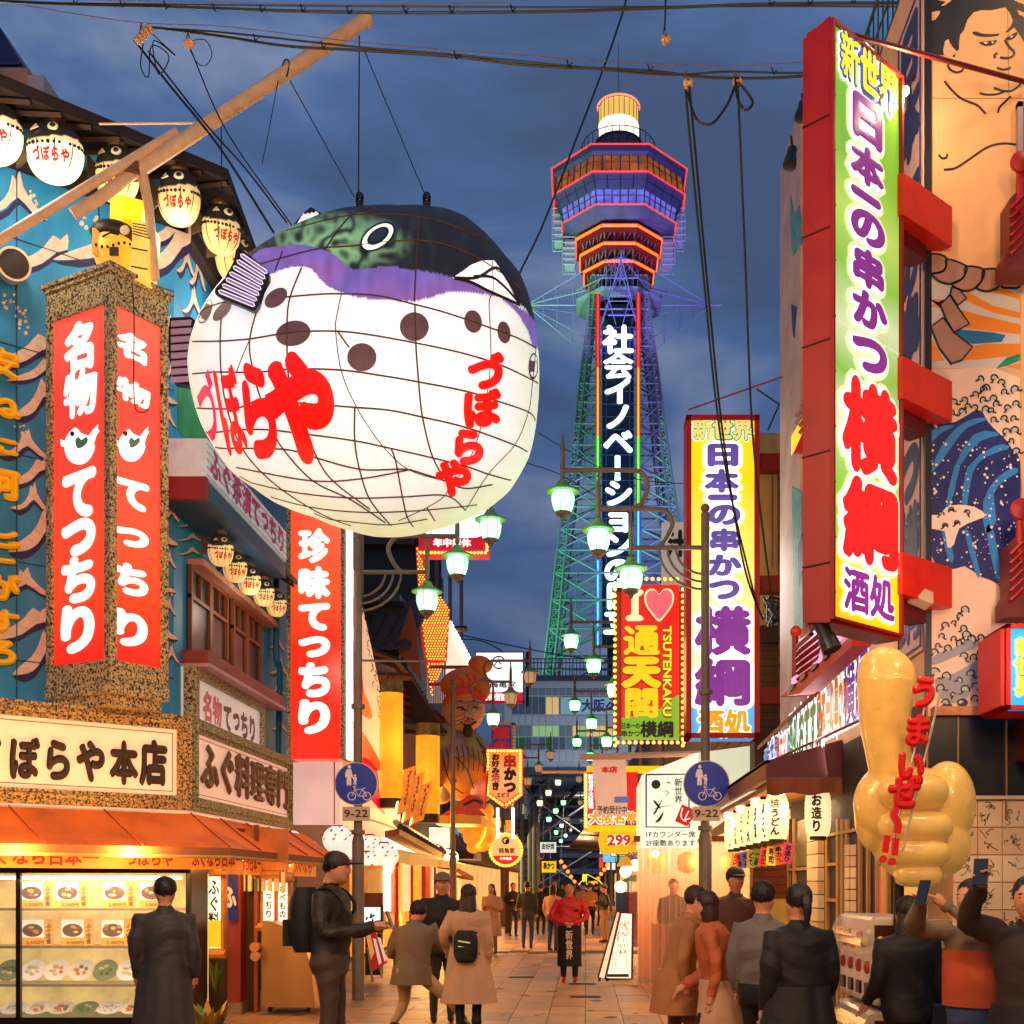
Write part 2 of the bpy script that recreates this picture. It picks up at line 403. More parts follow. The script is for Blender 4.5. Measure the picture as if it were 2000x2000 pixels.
for k in range(150):
 x_,y_ = rn.uniform(-4.5,2.6),12.5 + 16 * rn.random() ** 1.5;r_ = rn.choice([.012,.018,.025,.04,.09]);q.prism([(x_ + r_ * math.cos(a) * rn.uniform(.7,1.2),y_ + r_ * math.sin(a) * rn.uniform(.7,1.2),.0025) for a in np.linspace(0,6.283,10)[:-1]],(0,0,.0015))
q.build('paving_stain',M('stain',(84,64,50),.5,noise=.3,ns=9),pv,kind='stuff')
for lb,x_,y_ in (('slotted drain grate in the paving in front of the man in red',.0,17.0),('slotted drain grate left of the man in red',-1.1,20.6),('slotted drain grate near the right lamp post',-.05,19.2)):
 t = thing('drain_grate',lb,'drain',(x_,y_,0));q = MB();q.box(x_ - .22,x_ + .22,y_ - .12,y_ + .12,.002,.006);q.build('plate',M('grate_iron',(46,40,38),.5,.4),t)
 for k in range(7): q = MB();q.box(x_ - .2,x_ + .2,y_ - .11 + .033 * k,y_ - .096 + .033 * k,.006,.012);q.build('slat',M('grate_slat',(90,80,72),.45,.5),t)
# ---------------------------------------------------------------- buildings (massing)
def block(name,label,x0,x1,y0,y1,z,mat,parent=None):
 t = thing(name,label,'building',((x0 + x1) / 2,(y0 + y1) / 2,0));q = MB();q.box(x0,x1,y0,y1,-.1,z);q.build('wall',mat,t);return t
# ---------------------------------------------------------------- tower
TY = 150.0;TX = (1208 - CX) / F_ * TY
steel = M('tower_steel',(150,152,160),.5,.2);pale = M('tower_panel',(92,90,128),.5,noise=.15,ns=.5)
neonr = M('neon_red',(255,60,40),.5,es=1.4,samp=False);neono = M('neon_orange',(255,95,25),.5,es=2.2,samp=False)
tw = thing('observation_tower','tall lit observation tower with neon ringed octagonal deck and vertical white lettering','tower',(TX,TY,0))
def tz(v,Y=TY): return EH + (HY - v) / F_ * Y
def oct_(a,z,c=(TX,TY)):
 k = a * math.tan(R(22.5));return [V((c[0] + x,c[1] + y,z)) for x,y in ((-k,-a),(k,-a),(a,-k),(a,k),(k,a),(-k,a),(-a,k),(-a,-k))]
def octloft(mb,prof,cap=True):
 vs = [];
 for a,z in prof: vs += oct_(a,z)
 n = len(prof);fs = [(i * 8 + k,i * 8 + (k + 1) % 8,i * 8 + 8 + (k + 1) % 8,i * 8 + 8 + k) for i in range(n - 1) for k in range(8)]
 if cap: fs += [tuple(range(8))[::-1],tuple(range((n - 1) * 8,n * 8))]
 mb.add(vs,fs)
def octring(mb,a,z,r=.16):
 p = oct_(a,z)
 for i in range(8): bar(mb,p[i],p[(i + 1) % 8],r)
# legs profile (half width per height)
prof = [(0,12.2),(12,10.8),(22,9.7),(32,8.5),(38.8,7.8),(44.2,7.2),(52,6.1),(57.5,5.45),(63.9,4.75),(70,3.9),(76.5,3.4)]
def hw(z):
 for (z0,w0),(z1,w1) in zip(prof,prof[1:]):
  if z <= z1: return w0 + (w1 - w0) * (z - z0) / (z1 - z0)
 return prof[-1][1]
levels = [0,6,12,17.5,22,27,32,35.5,38.8,41.6,44.2,47,49.6,52,54.8,57.5,60.2,62.6,65,67.4,69.8,72.2,74.4,76.5]
LT = .17
for sx in (-1,1):
 for sy in (-1,1):
  leg = MB()
  for z0,z1 in zip(levels,levels[1:]):
   for k in range(3):
    za,zb = z0 + (z1 - z0) * k / 3,z0 + (z1 - z0) * (k + 1) / 3
    q = []
    for z in (za,zb):
     h = hw(z);t = max(.55,h * .13)
     q.append([V((TX + sx * (h - dx * t),TY + sy * (h - dy * t),z)) for dx,dy in ((0,0),(1,0),(1,1),(0,1))])
    for i in range(4):
     bar(leg,q[0][i],q[1][i],LT);bar(leg,q[0][i],q[0][(i + 1) % 4],.06);bar(leg,q[0][i],q[1][(i + 1) % 4],.06)
  leg.build('leg',steel,tw)
br = MB()
for i,(z0,z1) in enumerate(zip(levels,levels[1:])):
 h0,h1 = hw(z0),hw(z1);r = .12
 c0 = [V((TX + a * h0,TY + b * h0,z0)) for a,b in ((-1,-1),(1,-1),(1,1),(-1,1))]
 c1 = [V((TX + a * h1,TY + b * h1,z1)) for a,b in ((-1,-1),(1,-1),(1,1),(-1,1))]
 for k in range(4):
  a,b,c,d = c0[k],c0[(k + 1) % 4],c1[k],c1[(k + 1) % 4]
  bar(br,c,d,.12);m = (a + b) / 2;pw = 2.45
  if k == 0:   # front: side bays beside the lettering panel
   for s_,(p,q_) in enumerate(((a,c),(b,d))):
    e0 = V((TX + (-pw if s_ == 0 else pw),p.y,z0));e1 = V((TX + (-pw if s_ == 0 else pw),q_.y,z1))
    bar(br,p,e1,r);bar(br,q_,e0,r * .8);bar(br,e0,e1,.08);bar(br,(p + e0) / 2,(q_ + e1) / 2,.05)
  else:
   bar(br,a,(c + d) / 2,r);bar(br,b,(c + d) / 2,r)
br.build('bracing',steel,tw)
core = MB();core.box(TX - 1.4,TX + 1.4,TY - 1.4,TY + 1.4,0,76);core.build('lift_shaft',M('tower_dark',(30,40,60),.5),tw)
yP = TY - 7.2
fp = FF(yP)
pb = MB();a0,b0,a1,b1 = fp.rc(1176,640,1238,1262);fp.box(pb,a0,b0,a1,b1,-.3,0);pb.build('sign_panel',M('tower_signpanel',(20,32,58),.35,.2,noise=.3,ns=1),tw)
gl = MB()
for v in np.linspace(640,1262,26):
 a0,b0 = fp.px(1176,v);a1,_ = fp.px(1238,v);fp.box(gl,a0,b0 - .05,a1,b0 + .05,0,.1)
for u in (1176,1184,1230,1238):
 a,b0 = fp.px(u,1262);_,b1 = fp.px(u,640);fp.box(gl,a - .05,b0,a + .05,b1,0,.12)
gl.build('sign_grid',M('tower_grid',(60,80,110),.5),tw)
tx = MB();fp.pxtext(tx,'社会イノベーションの日立',1181,641,1234,1240,vert=True,bold=.045,d=.25,th=.03,pad=-.06)
tx.build('lettering',M('neon_white',(235,243,255),.4,es=1.7,samp=False),tw)
for nm,v0,v1,c in (('red',575,720,(255,50,30)),('orange',720,855,(255,140,30)),('green',855,985,(120,235,60)),('blue',985,1262,(90,170,255))):
 for u in (1167.5,1246.5):
  q = MB();a,b0 = fp.px(u - 1.6,v1);a1,b1 = fp.px(u + 1.6,v0);fp.box(q,a,b0,a1,b1,.2,.4);q.build('neon_strip',M('neon_s_' + nm,c,.4,es=1.8,samp=False),tw)
  q = MB();a,b0 = fp.px(u - 5,v1);a1,b1 = fp.px(u + 5,v0);fp.box(q,a,b0,a1,b1,-.1,.15);q.build('neon_backing',M('neon_b_' + nm,tuple(int(x * .55) for x in c),.5,es=.35,samp=False),tw)
# deck
dk = MB();octloft(dk,[(4.3,82.0),(5.4,82.6),(6.9,83.2)]);octloft(dk,[(7.15,84.9),(7.75,86.2),(7.95,86.5)]);octloft(dk,[(7.7,88.6),(8.15,88.9),(8.2,89.5),(5,89.9),(3.5,91.2)])
dk.build('deck_shell',pale,tw)
wn = MB();octloft(wn,[(6.8,83.2),(7.05,84.9)],False);wn.build('lower_window_band',M('win_violet',(120,115,205),.3,es=.75,noise=.55,ns=.9,samp=False),tw)
wn = MB();octloft(wn,[(7.9,86.5),(7.65,88.6)],False);wn.build('upper_window_band',M('win_amber',(190,100,30),.3,es=.55,noise=.8,ns=.55,samp=False),tw)
mu = MB()
for (A,za,zb,B,n) in ((6.85,83.2,84.9,7.1,6),(7.95,86.5,88.6,7.7,6),(7.2,84.95,86.2,7.78,4)):
 p,q = oct_(A,za),oct_(B,zb)
 for i in range(8):
  for k in range(n): t = k / n;bar(mu,p[i].lerp(p[(i + 1) % 8],t),q[i].lerp(q[(i + 1) % 8],t),.07)
 pm_,qm_ = oct_((A + B) / 2 + .03,(za * .4 + zb * .6)),0
 for i in range(8): bar(mu,pm_[i],pm_[(i + 1) % 8],.06)
mu.build('mullions',M('mullion',(70,70,95),.5,.3),tw)
for a,z in ((8.3,89.6),(8.1,86.45),(7.05,83.15)):
 q = MB();octring(q,a,z,.1);q.build('neon_ring',neonr,tw)
for a,z in ((5.25,81.6),(4.75,79.7),(4.25,77.8)):
 q = MB();octring(q,a,z,.2);q.build('neon_ring',neono,tw)
 q = MB();octloft(q,[(a - .15,z - .45),(a,z - .4),(a,z + .35),(a - .3,z + .4)]);q.build('ring_soffit',M('ring_red',(120,25,20),.5,es=.25,samp=False),tw)
nk = MB()
for (a0,z0,a1,z1) in ((3.6,75,3.9,78),(3.9,78,4.2,80),(4.2,80,4.7,82)):
 p,q = oct_(a0,z0),oct_(a1,z1)
 for i in range(8):
  for k in range(3):
   t = k / 3;a,b = p[i].lerp(p[(i + 1) % 8],t),q[i].lerp(q[(i + 1) % 8],t);c = q[i].lerp(q[(i + 1) % 8],t + 1 / 3)
   bar(nk,a,b,.1);bar(nk,a,c,.07)
  bar(nk,p[i],p[(i + 1) % 8],.1)
nk.build('neck_lattice',steel,tw)
q = MB();octloft(q,[(2.9,74),(3.2,82)]);q.build('neck_core',M('neck_dark',(40,30,50),.6),tw)
bc = MB();octloft(bc,[(4.8,74.0),(5.3,74.2)]);octring(bc,5.3,75.2,.07)
p = oct_(5.3,74.2);q = oct_(5.3,75.2)
for i in range(8):
 for k in range(8): bar(bc,p[i].lerp(p[(i + 1) % 8],k / 8),q[i].lerp(q[(i + 1) % 8],k / 8),.035)
bc.build('service_balcony',steel,tw)
podm = M('pod',(170,185,190),.5,es=.06)
for sx in (-1,1):      # open cage pods below the deck
 for (xa,xb,za,zb) in ((7.0,8.3,81.9,86.0),(5.4,7.0,79.0,82.4)):
  q = MB()
  for yy in (-1.2,1.2):
   for x in (xa,xb): bar(q,(TX + sx * x,TY + yy,za),(TX + sx * x,TY + yy,zb),.07)
   for z in np.linspace(za,zb,6): bar(q,(TX + sx * xa,TY + yy,z),(TX + sx * xb,TY + yy,z),.07)
  q.box(min(TX + sx * (xa + .1),TX + sx * (xb - .25)),max(TX + sx * (xa + .1),TX + sx * (xb - .25)),TY - 1,TY + 1,za + .2,zb - .2)
  q.build('cage_pod',podm,tw)
# top drum, crown, rail, mast
q = MB();q.lathe([(3.0,90.8),(2.75,91.0),(2.75,94.4),(3.0,94.6)],(TX,TY,0),24);q.build('top_drum',M('drum',(60,60,95),.4,es=.12,noise=.5,ns=1,samp=False),tw,smooth=True)
q = MB();q.lathe([(2.55,94.6),(2.55,96.9)],(TX,TY,0),24);q.build('crown_base',M('crown_white',(255,245,215),.4,es=1.6,samp=False),tw,smooth=True)
q = MB();q.lathe([(2.52,96.9),(2.52,98.9),(2.4,99.2)],(TX,TY,0),24);q.build('crown',M('crown_gold',(248,195,90),.4,es=1.0,noise=.3,ns=2.5,samp=False,streak=.02),tw)
for z in (94.6,99.3):
 q = MB();q.tube([(TX + 2.62 * math.cos(a),TY + 2.62 * math.sin(a),z) for a in np.linspace(0,2 * math.pi,33)],.12,5);q.build('crown_ring',M('ring_pink',(255,130,100),.5,es=1.8,samp=False),tw)
q = MB()
for a in np.linspace(0,2 * math.pi,33)[:-1]: bar(q,(TX + 4.6 * math.cos(a),TY + 4.6 * math.sin(a),89.9),(TX + 4.6 * math.cos(a),TY + 4.6 * math.sin(a),94.2),.05)
for z in (91.2,92.7,94.2): q.tube([(TX + 4.6 * math.cos(a),TY + 4.6 * math.sin(a),z) for a in np.linspace(0,2 * math.pi,33)],.06,4)
for a in np.linspace(0,2 * math.pi,25)[:-1]: bar(q,(TX + 2.57 * math.cos(a),TY + 2.57 * math.sin(a),96.9),(TX + 2.57 * math.cos(a),TY + 2.57 * math.sin(a),99.2),.035)
q.build('top_railing',M('rail_dark',(50,52,70),.5,.4),tw)
q = MB();q.tube([(TX,TY,99),(TX,TY,101),(TX,TY,107.3)],[.16,.1,.05],6);q.build('mast',steel,tw)
# outrigger lattice star
q = MB();zc = tz(596)
for ang in (0,90,180,270):
 c,s_ = math.cos(R(ang)),math.sin(R(ang));tip = V((TX + c * 11.6,TY + s_ * 11.6,zc));sd = V((-s_,c,0))
 for (zr,rr,ks) in ((tz(545),4.2,2.2),(tz(592),3.6,3.4),(tz(678),3.9,2.4)):
  for k in (-1,1):
   root = V((TX + c * rr,TY + s_ * rr,zr)) + sd * ks * k;bar(q,root,tip,.05)
 for t in (.25,.5,.72):
  pts = [V((TX + c * rr,TY + s_ * rr,zr)).lerp(tip,t) + sd * ks * k * (1 - t) for (zr,rr,ks) in ((tz(545),4.2,2.2),(tz(678),3.9,2.4)) for k in (-1,1)]
  mid = V((TX + c * 3.6,TY + s_ * 3.6,zc)).lerp(tip,t)
  for p_ in pts: bar(q,p_,mid,.03)
  bar(q,pts[0],pts[1],.03);bar(q,pts[2],pts[3],.03);bar(q,pts[0],pts[2],.03)
 bar(q,V((TX + c * 3,TY + s_ * 3,zc)),tip + V((c,s_,0)) * 1.4,.1)
q.build('outrigger_lattice',M('lattice_white',(150,155,190),.5,.1),tw)
q = MB()          # inverted V over the panel
for a,b in (((1210,515),(1172,640)),((1210,515),(1245,640)),((1210,525),(1186,585)),((1210,525),(1233,585)),((1190,588),(1228,588)),((1190,588),(1203,634)),((1228,588),(1216,634)),((1188,616),(1240,616))):
 bar(q,P(*a,yP),P(*b,yP),.05)
q.build('crown_struts',M('lattice_white',(200,205,225)),tw)
lamp('tower_green_flood','SPOT',(TX - 26,TY - 30,14),95000,(.14,.95,.34),1,target=(TX - 8,TY,48),spot=50)
lamp('tower_violet_flood','SPOT',(TX + 26,TY - 30,14),120000,(.3,.22,1),1,target=(TX + 8,TY,50),spot=50)
lamp('deck_flood','SPOT',(TX,TY - 22,58),26000,(.35,.28,1),1,target=(TX,TY,84),spot=60)
lamp('deck_flood_green','SPOT',(TX - 16,TY - 12,62),16000,(.5,1,.35),1,target=(TX - 5,TY,82),spot=50)
# base building under the tower, with the street passing below
bb = thing('tower_base_building','grey glazed building that the street passes under, below the tower','building',(TX,124,14))
Y0 = 118.0;f0 = FF(Y0)
q = MB();a0,b0,a1,b1 = f0.rc(985,1330,1400,1500);q.box(a0,a1,Y0,160,b0,b1);q.build('wall',M('basewall',(185,185,195),.5,noise=.15),bb)
q = MB();f0.box(q,a0,b1,a1,b1 + .5,0,.4);f0.box(q,a0,b0 - .7,a1,b0,-.1,.5);q.build('cornice',M('base_corn',(60,62,72),.5),bb)
gm = [M('pane_blue',(95,105,120),.2),M('pane_dim',(130,140,145),.25),M('pane_green',(150,190,120),.3,es=.5,samp=False),M('pane_warm',(225,190,110),.3,es=.55,samp=False),M('pane_grey',(190,190,200),.4),M('pane_dgreen',(10,90,50),.3,es=.35,samp=False)]
pmesh = {}
uu = np.linspace(1000,1210,17)
for r_,(va,vb) in enumerate(((1345,1358),(1362,1395),(1398,1415),(1418,1438),(1441,1464),(1467,1488))):
 for c_,(ua,ub) in enumerate(zip(uu,uu[1:])):
  k = {0: 1,1: 0,2: 4,3: random.choice([2,3,2,1]),4: random.choice([1,1,0,5]),5: 4}[r_]
  if r_ == 1 and c_ in (5,6): k = 3
  q = MB();x0,y0_,x1,y1_ = f0.rc(ua + 1,va,ub - 1,vb);f0.box(q,x0,y0_,x1,y1_,.02,.1);q.build('window',gm[k],bb)
q = MB();f0.pxtext(q,'び大阪へ',1112,1366,1205,1392,bold=.03,d=.2);q.build('lettering',M('bl_txt',(40,60,150),.4),bb)
q = MB();x0,y0_,x1,y1_ = f0.rc(1095,1362,1207,1395);f0.box(q,x0,y0_,x1,y1_,.1,.16);q.build('banner',M('banner_cyan',(150,190,200),.5,es=.2,samp=False),bb)
q = MB()
for k in range(9): bar(q,(a0,Y0 + 4.5 * k,b0 - .9),(a1,Y0 + 4.5 * k + 3,b0 - .9),.35)
for k in range(7): bar(q,(-8 + 4 * k,Y0,b0 - 1),(-16 + 6 * k,158,b0 - 2.6),.3)
q.build('underside_beam',M('under_dark',(95,95,105),.6),bb)
q = MB()
for u in range(1000,1212,7):
 a,b = f0.px(u,1326);f0.box(q,a - .04,b,a + .04,b + 2.2,-1,-.92)
for v in (1318,1304,1292,1284):
 a,b = f0.px(990,v);a_,_ = f0.px(1330,v);f0.box(q,a,b,a_,b + .1,-1,-.9)
q.build('roof_railing',M('rail_steel',(75,85,105),.5,.4),bb)
fb = thing('apartment_block','dark apartment block with balconies at the far end of the street','building',(2,186,0))
q = MB();q.box(-30,34,186,200,0,17);q.build('wall',M('apt',(118,100,108),.7,noise=.2,ns=.3),fb)
for k in range(5):
 q = MB();q.box(-4,9,185,186,3.2 + k * 2.6,4.1 + k * 2.6);q.build('balcony',M('apt_b',(200,180,180),.7),fb)
 for j in range(5):
  q = MB();q.box(-3.2 + j * 2.5,-2 + j * 2.5,185.9,186.02,4.3 + k * 2.6,5.6 + k * 2.6);q.build('window',M('apt_w%d' % ((j * k) % 3),((24,22,40),(60,56,90),(150,120,90))[(j * k) % 3],.3),fb)
lamp('base_front_fill','AREA',(3,100,8),2600,(.75,.9,1),6,target=(3,118,18));lamp('underpass_fill','AREA',(2,138,12.5),2200,(1,.8,.6),6,rot=(0,0,0))  # area fills added to lift the dark base front and underpass
# rows of buildings either side, farther up the street
cols = [(92,88,92),(120,112,104),(70,72,84),(140,128,112),(84,84,98)]
facades = [('grey rendered shop building just beyond the lit statue',46,57,9.5),('cream shop building in the left row, second from the tower',57,74,8),('slate coloured building at the far left of the street, nearest the tower',74,112,10)]
for i,(lb,y0,y1,z) in enumerate(facades):
 t = block('shop_building',lb,-14,-5.2,y0,y1,z,M('fac%d' % i,cols[i],.7,noise=.2,ns=1))
 fl = FX(-5.2)
 for r_ in range(2):
  for k in range(int((y1 - y0) / 3)):
   q = MB();fl.box(q,y0 + .6 + 3 * k,3.6 + 2.9 * r_,y0 + 2.6 + 3 * k,5.4 + 2.9 * r_,.0,.06);q.build('window',gm[[0,1,3,1,0][(k + r_ * 2 + i) % 5]],t)
 q = MB();fl.box(q,y0 + .2,.1,y1 - .2,2.5,.01,.05);q.build('shopfront',M('shopfront_lit',(255,190,110),.4,es=.9,noise=.5,ns=1.5,samp=False),t)
 q = MB();fl.box(q,y0,2.6,y1,2.9,0,.9);q.build('canopy',M('canopy_brown',(90,60,40),.6),t)
for i,(lb,y0,y1,z) in enumerate([('brown panelled building behind the yellow and white vertical sign',15.2,26,7.7),('dim building on the right behind the plastic curtain bar',26,50,8.5),('low building at the far right of the street near the tower',50,110,9)]):
 t = block('shop_building',lb,2.75,12,y0,y1,z,M('facr%d' % i,[(92,66,48),(110,95,84),(88,82,86)][i],.7,noise=.2,ns=1,bump=.1))
 fr = FX(2.75,False)
 q = MB();fr.box(q,-y1 + .2,.1,-y0 - .2,2.6,.01,.05);q.build('shopfront',M('shopfront_lit',(255,190,110)),t)
 if i == 0:
  for k in range(24): q = MB();fr.box(q,-25.9,2.9 + .2 * k,-15.3,3.08 + .2 * k,0,.02);q.build('cladding_board',M('clad',(98,68,46),.65,noise=.2,ns=3),t)
# ================================================================ giant puffer fish lantern
PY,PD = 13.0,1.75;pc0 = (712.0,712.0)
def E_(x,y): return (350 + .3727 * x,380 + .3727 * y)
outl = [E_(*p) for p in ((42,860),(60,740),(95,640),(150,540),(215,455),(290,370),(370,300),(470,235),(570,175),(680,125),(790,85),(900,62),(1000,55),(1150,55),(1290,56),(1400,72),(1500,112),(1620,215),(1710,320),(1785,410),(1825,510),(1855,620),(1872,720),(1884,850),(1886,980),(1880,1100),(1868,1200),(1835,1340),(1745,1500),(1640,1590),(1500,1662),(1350,1715),(1200,1752),(1100,1762),(980,1758),(850,1725),(650,1650),(470,1585),(360,1510),(262,1440),(180,1320),(110,1190),(65,1040))]
oa = sorted((math.atan2(-(v - pc0[1]),u - pc0[0]),math.hypot(u - pc0[0],v - pc0[1])) for u,v in outl)
A_ = np.array([a for a,r in oa]);R_ = np.array([r for a,r in oa])
A3 = np.concatenate([A_ - 2 * math.pi,A_,A_ + 2 * math.pi]);R3 = np.tile(R_,3)
def orad(a): return float(np.interp(a,A3,R3))
def pmap(u,v,off=0.0):
 """pixel direction -> point on the lantern's front skin"""
 du,dv = u - pc0[0],-(v - pc0[1]);r = orad(math.atan2(dv,du));q = math.hypot(du,dv) / r
 if q > .992: k = .992 / q;u,v = pc0[0] + du * k,pc0[1] - dv * k;q = .992
 d = PD * math.sqrt(max(0,1 - q ** 2.2)) + off
 return P(u,v,PY - d)
def inpoly(x,y,poly):
 c = False;j = len(poly) - 1
 for i in range(len(poly)):
  xi,yi = poly[i];xj,yj = poly[j]
  if (yi > y) != (yj > y) and x < (xj - xi) * (y - yi) / (yj - yi) + xi: c = not c
  j = i
 return c
blk = [E_(*p) for p in cat2([(330,350),(420,290),(520,272),(640,262),(740,285),(820,320),(890,385),(960,385),(1100,378),(1250,395),(1400,425),(1440,437),(1620,500),(1790,578),(1860,660),(1900,640),(1880,300),(1600,-100),(900,-80),(300,100)],3,True)]
vio = [E_(*p) for p in cat2([(330,350),(420,260),(640,220),(840,270),(920,340),(1250,350),(1440,400),(1620,470),(1740,560),(1860,640),(1900,720),(1900,800),(1862,800),(1820,700),(1760,610),(1650,540),(1500,512),(1380,520),(1230,565),(1050,555),(900,530),(820,500),(740,440),(660,385),(560,385),(470,410),(390,350)],3,True)]
mth = [E_(*p) for p in cat2([(1430,437),(1530,372),(1590,345),(1650,345),(1700,410),(1745,500),(1785,575),(1620,505)],3,True)]
BM = {}
def npin(x,y,poly):
 c = np.zeros(len(x),bool);j = len(poly) - 1
 for i in range(len(poly)):
  xi,yi = poly[i];xj,yj = poly[j]
  if yi != yj: c ^= ((yi > y) != (yj > y)) & (x < (xj - xi) * (y - yi) / (yj - yi) + xi)
  j = i
 return c
def pcolor(u,v,IB,IV):
 x,y = (u - 350) / .3727,(v - 380) / .3727
 n = mnoise(V((u * .02,v * .035,1)));n2 = mnoise(V((u * .06,v * .02 + x * .002,5)))
 x2,y2 = x + 14 * n2,y + 14 * n
 U,W_ = 350 + .3727 * x2,380 + .3727 * y2
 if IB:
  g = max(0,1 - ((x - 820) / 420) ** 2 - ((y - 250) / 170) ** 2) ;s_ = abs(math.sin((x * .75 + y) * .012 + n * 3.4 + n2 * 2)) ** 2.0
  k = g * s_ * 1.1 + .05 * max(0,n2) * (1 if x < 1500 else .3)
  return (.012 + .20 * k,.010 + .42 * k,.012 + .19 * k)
 if IV:
  t = .5 + .5 * mnoise(V((x * .004,y * .006,9)));a,b = (.14,.105,.42),(.27,.10,.35)
  k = max(0,min(1,(t - .25) * 1.6));s_ = 1 + .35 * n2
  return tuple((a[i] * (1 - k) + b[i] * k) * s_ for i in range(3))
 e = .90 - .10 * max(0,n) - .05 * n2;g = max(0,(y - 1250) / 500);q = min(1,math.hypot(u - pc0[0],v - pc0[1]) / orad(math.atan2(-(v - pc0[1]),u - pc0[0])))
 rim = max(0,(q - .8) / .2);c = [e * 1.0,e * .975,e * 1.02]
 gr = .28 * rim + .22 * g * g  # shading painted into the skin, stronger toward rim and underside
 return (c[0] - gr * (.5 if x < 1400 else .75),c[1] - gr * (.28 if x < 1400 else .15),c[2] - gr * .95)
fish = thing('puffer_fish_lantern','giant glowing puffer fish lantern with black back, violet band and red lettering','lantern',(P(*pc0,PY).x,PY,P(*pc0,PY).z))
mb = MB();nT,nR = 420,96;cs = []
mb.v.append(tuple(pmap(*pc0)));uv_ = [pc0]
for j in range(1,nR + 1):
 q = math.sin(math.pi / 2 * j / nR)
 for i in range(nT):
  a = 2 * math.pi * i / nT;r = orad(a) * q;u,v = pc0[0] + r * math.cos(a),pc0[1] - r * math.sin(a)
  mb.v.append(tuple(P(u,v,PY - PD * math.sqrt(max(0,1 - q ** 2.2)))));uv_.append((u,v))
k0 = 1 + (nR - 1) * nT;ua = np.array(uv_);n2_ = np.array([mnoise(V((u * .06,v * .02 + (u - 350) / .3727 * .002,5))) for u,v in uv_]);n1_ = np.array([mnoise(V((u * .02,v * .035,1))) for u,v in uv_])
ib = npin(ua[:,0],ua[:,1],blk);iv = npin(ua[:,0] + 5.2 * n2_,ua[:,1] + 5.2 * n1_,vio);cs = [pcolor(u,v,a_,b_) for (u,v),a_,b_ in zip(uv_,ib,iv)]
for j in range(1,13):        # back half
 q = math.cos(math.pi / 2 * j / 12)
 for i in range(nT):
  a = 2 * math.pi * i / nT;r = orad(a) * q;u,v = pc0[0] + r * math.cos(a),pc0[1] - r * math.sin(a);p = P(u,v,PY)
  mb.v.append((p.x,PY + PD * math.sqrt(max(0,1 - q * q)),p.z));cs.append(cs[k0 + i])
for i in range(nT): mb.f.append((0,1 + i,1 + (i + 1) % nT))
for j in range(nR + 11):
 for i in range(nT): a = 1 + j * nT;mb.f.append((a + i,a + nT + i,a + nT + (i + 1) % nT,a + (i + 1) % nT))
mb.mi = [0] * len(mb.f);mb.c = cs
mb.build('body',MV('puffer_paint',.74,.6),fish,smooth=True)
# bamboo / wire ribs lying on the skin
H_ = [[(370,757),(600,722),(820,716),(1000,735),(1260,782),(1500,835),(1700,900),(1885,990)],
      [(70,940),(200,930),(390,932),(600,915),(850,920),(1100,955),(1255,982),(1500,1030),(1660,1080),(1830,1140),(1870,1190)],
      [(560,537),(700,525),(840,520),(1040,530),(1230,575),(1400,620),(1620,695),(1780,755),(1870,805)],
      [(90,1120),(300,1120),(440,1070),(600,1090),(920,1115),(1100,1130),(1270,1165),(1500,1220),(1750,1310),(1835,1355)],
      [(110,1255),(400,1230),(660,1255),(920,1290),(1110,1330),(1330,1380),(1520,1430),(1620,1465),(1745,1500)],
      [(180,1330),(545,1335),(700,1375),(950,1440),(1180,1440),(1300,1470),(1390,1500),(1500,1540),(1640,1520)],
      [(300,1430),(690,1500),(950,1490),(1220,1440)],[(300,1490),(600,1560),(900,1590),(1170,1585),(1400,1578),(1500,1655)],
      [(480,1585),(700,1640),(950,1665),(1200,1660),(1440,1640),(1560,1625)],[(700,1690),(900,1715),(1100,1730),(1300,1700)],
      [(70,770),(220,768),(370,757)],[(80,620),(250,560),(390,575)],[(300,400),(700,290),(900,270),(1260,240),(1500,300),(1700,420),(1800,500)],
      [(560,190),(900,110),(1260,115),(1500,190),(1640,260)]]
V_ = [[(850,520),(825,640),(820,716),(850,925),(930,1115),(1060,1310),(1200,1440),(1390,1500)],[(1235,575),(1240,782),(1255,985),(1275,1165),(1330,1380),(1420,1530)],
      [(1640,345),(1645,500),(1625,560),(1630,700),(1632,870),(1610,1070),(1570,1260),(1500,1430),(1420,1520),(1390,1580),(1300,1640),(1150,1710)],[(440,500),(370,757),(390,932),(430,1080),(490,1230),(545,1335),(700,1500),(900,1600),(1080,1720)],
      [(220,650),(215,768),(220,930),(250,1120),(330,1330),(480,1500),(700,1650),(900,1740)],[(920,1115),(920,1290),(945,1440),(1000,1600),(1110,1735)],[(1110,1330),(1135,1400),(1170,1585),(1195,1690),(1230,1745)],
      [(640,385),(575,560),(565,740),(570,930),(600,1090),(720,1375),(810,1505),(1000,1650)],[(1270,56),(1260,115),(1250,240),(1240,395),(1232,560)],[(830,716),(890,800)],
      [(1870,800),(1850,1000),(1830,1140),(1760,1310),(1620,1465),(1500,1655)],[(370,757),(330,850),(300,930)],[(1300,1645),(1340,1710)],[(540,300),(500,400)],[(1050,60),(900,110),(760,290)]]
rb = MB()
for i,l in enumerate(H_ + V_):
 p = [E_(*q) for q in cat2(l,6)];rb.tube([pmap(u,v,.012) for u,v in p],.0085 if i not in (14,16,24,25) else .005,5)
rb.build('rib_wires',M('rib_gold',(92,66,38),.6),fish)
def skin(mb,pts,off,ml=.09,sm=0):
 pts = [E_(*p) for p in (cat2(pts,sm,True) if sm else pts)];vs,fs = subd([(u * .01,v * .01,0) for u,v in pts],[tuple(range(len(pts)))],.18)
 mb.add([pmap(x * 100,y * 100,off) for x,y,z in vs],fs)
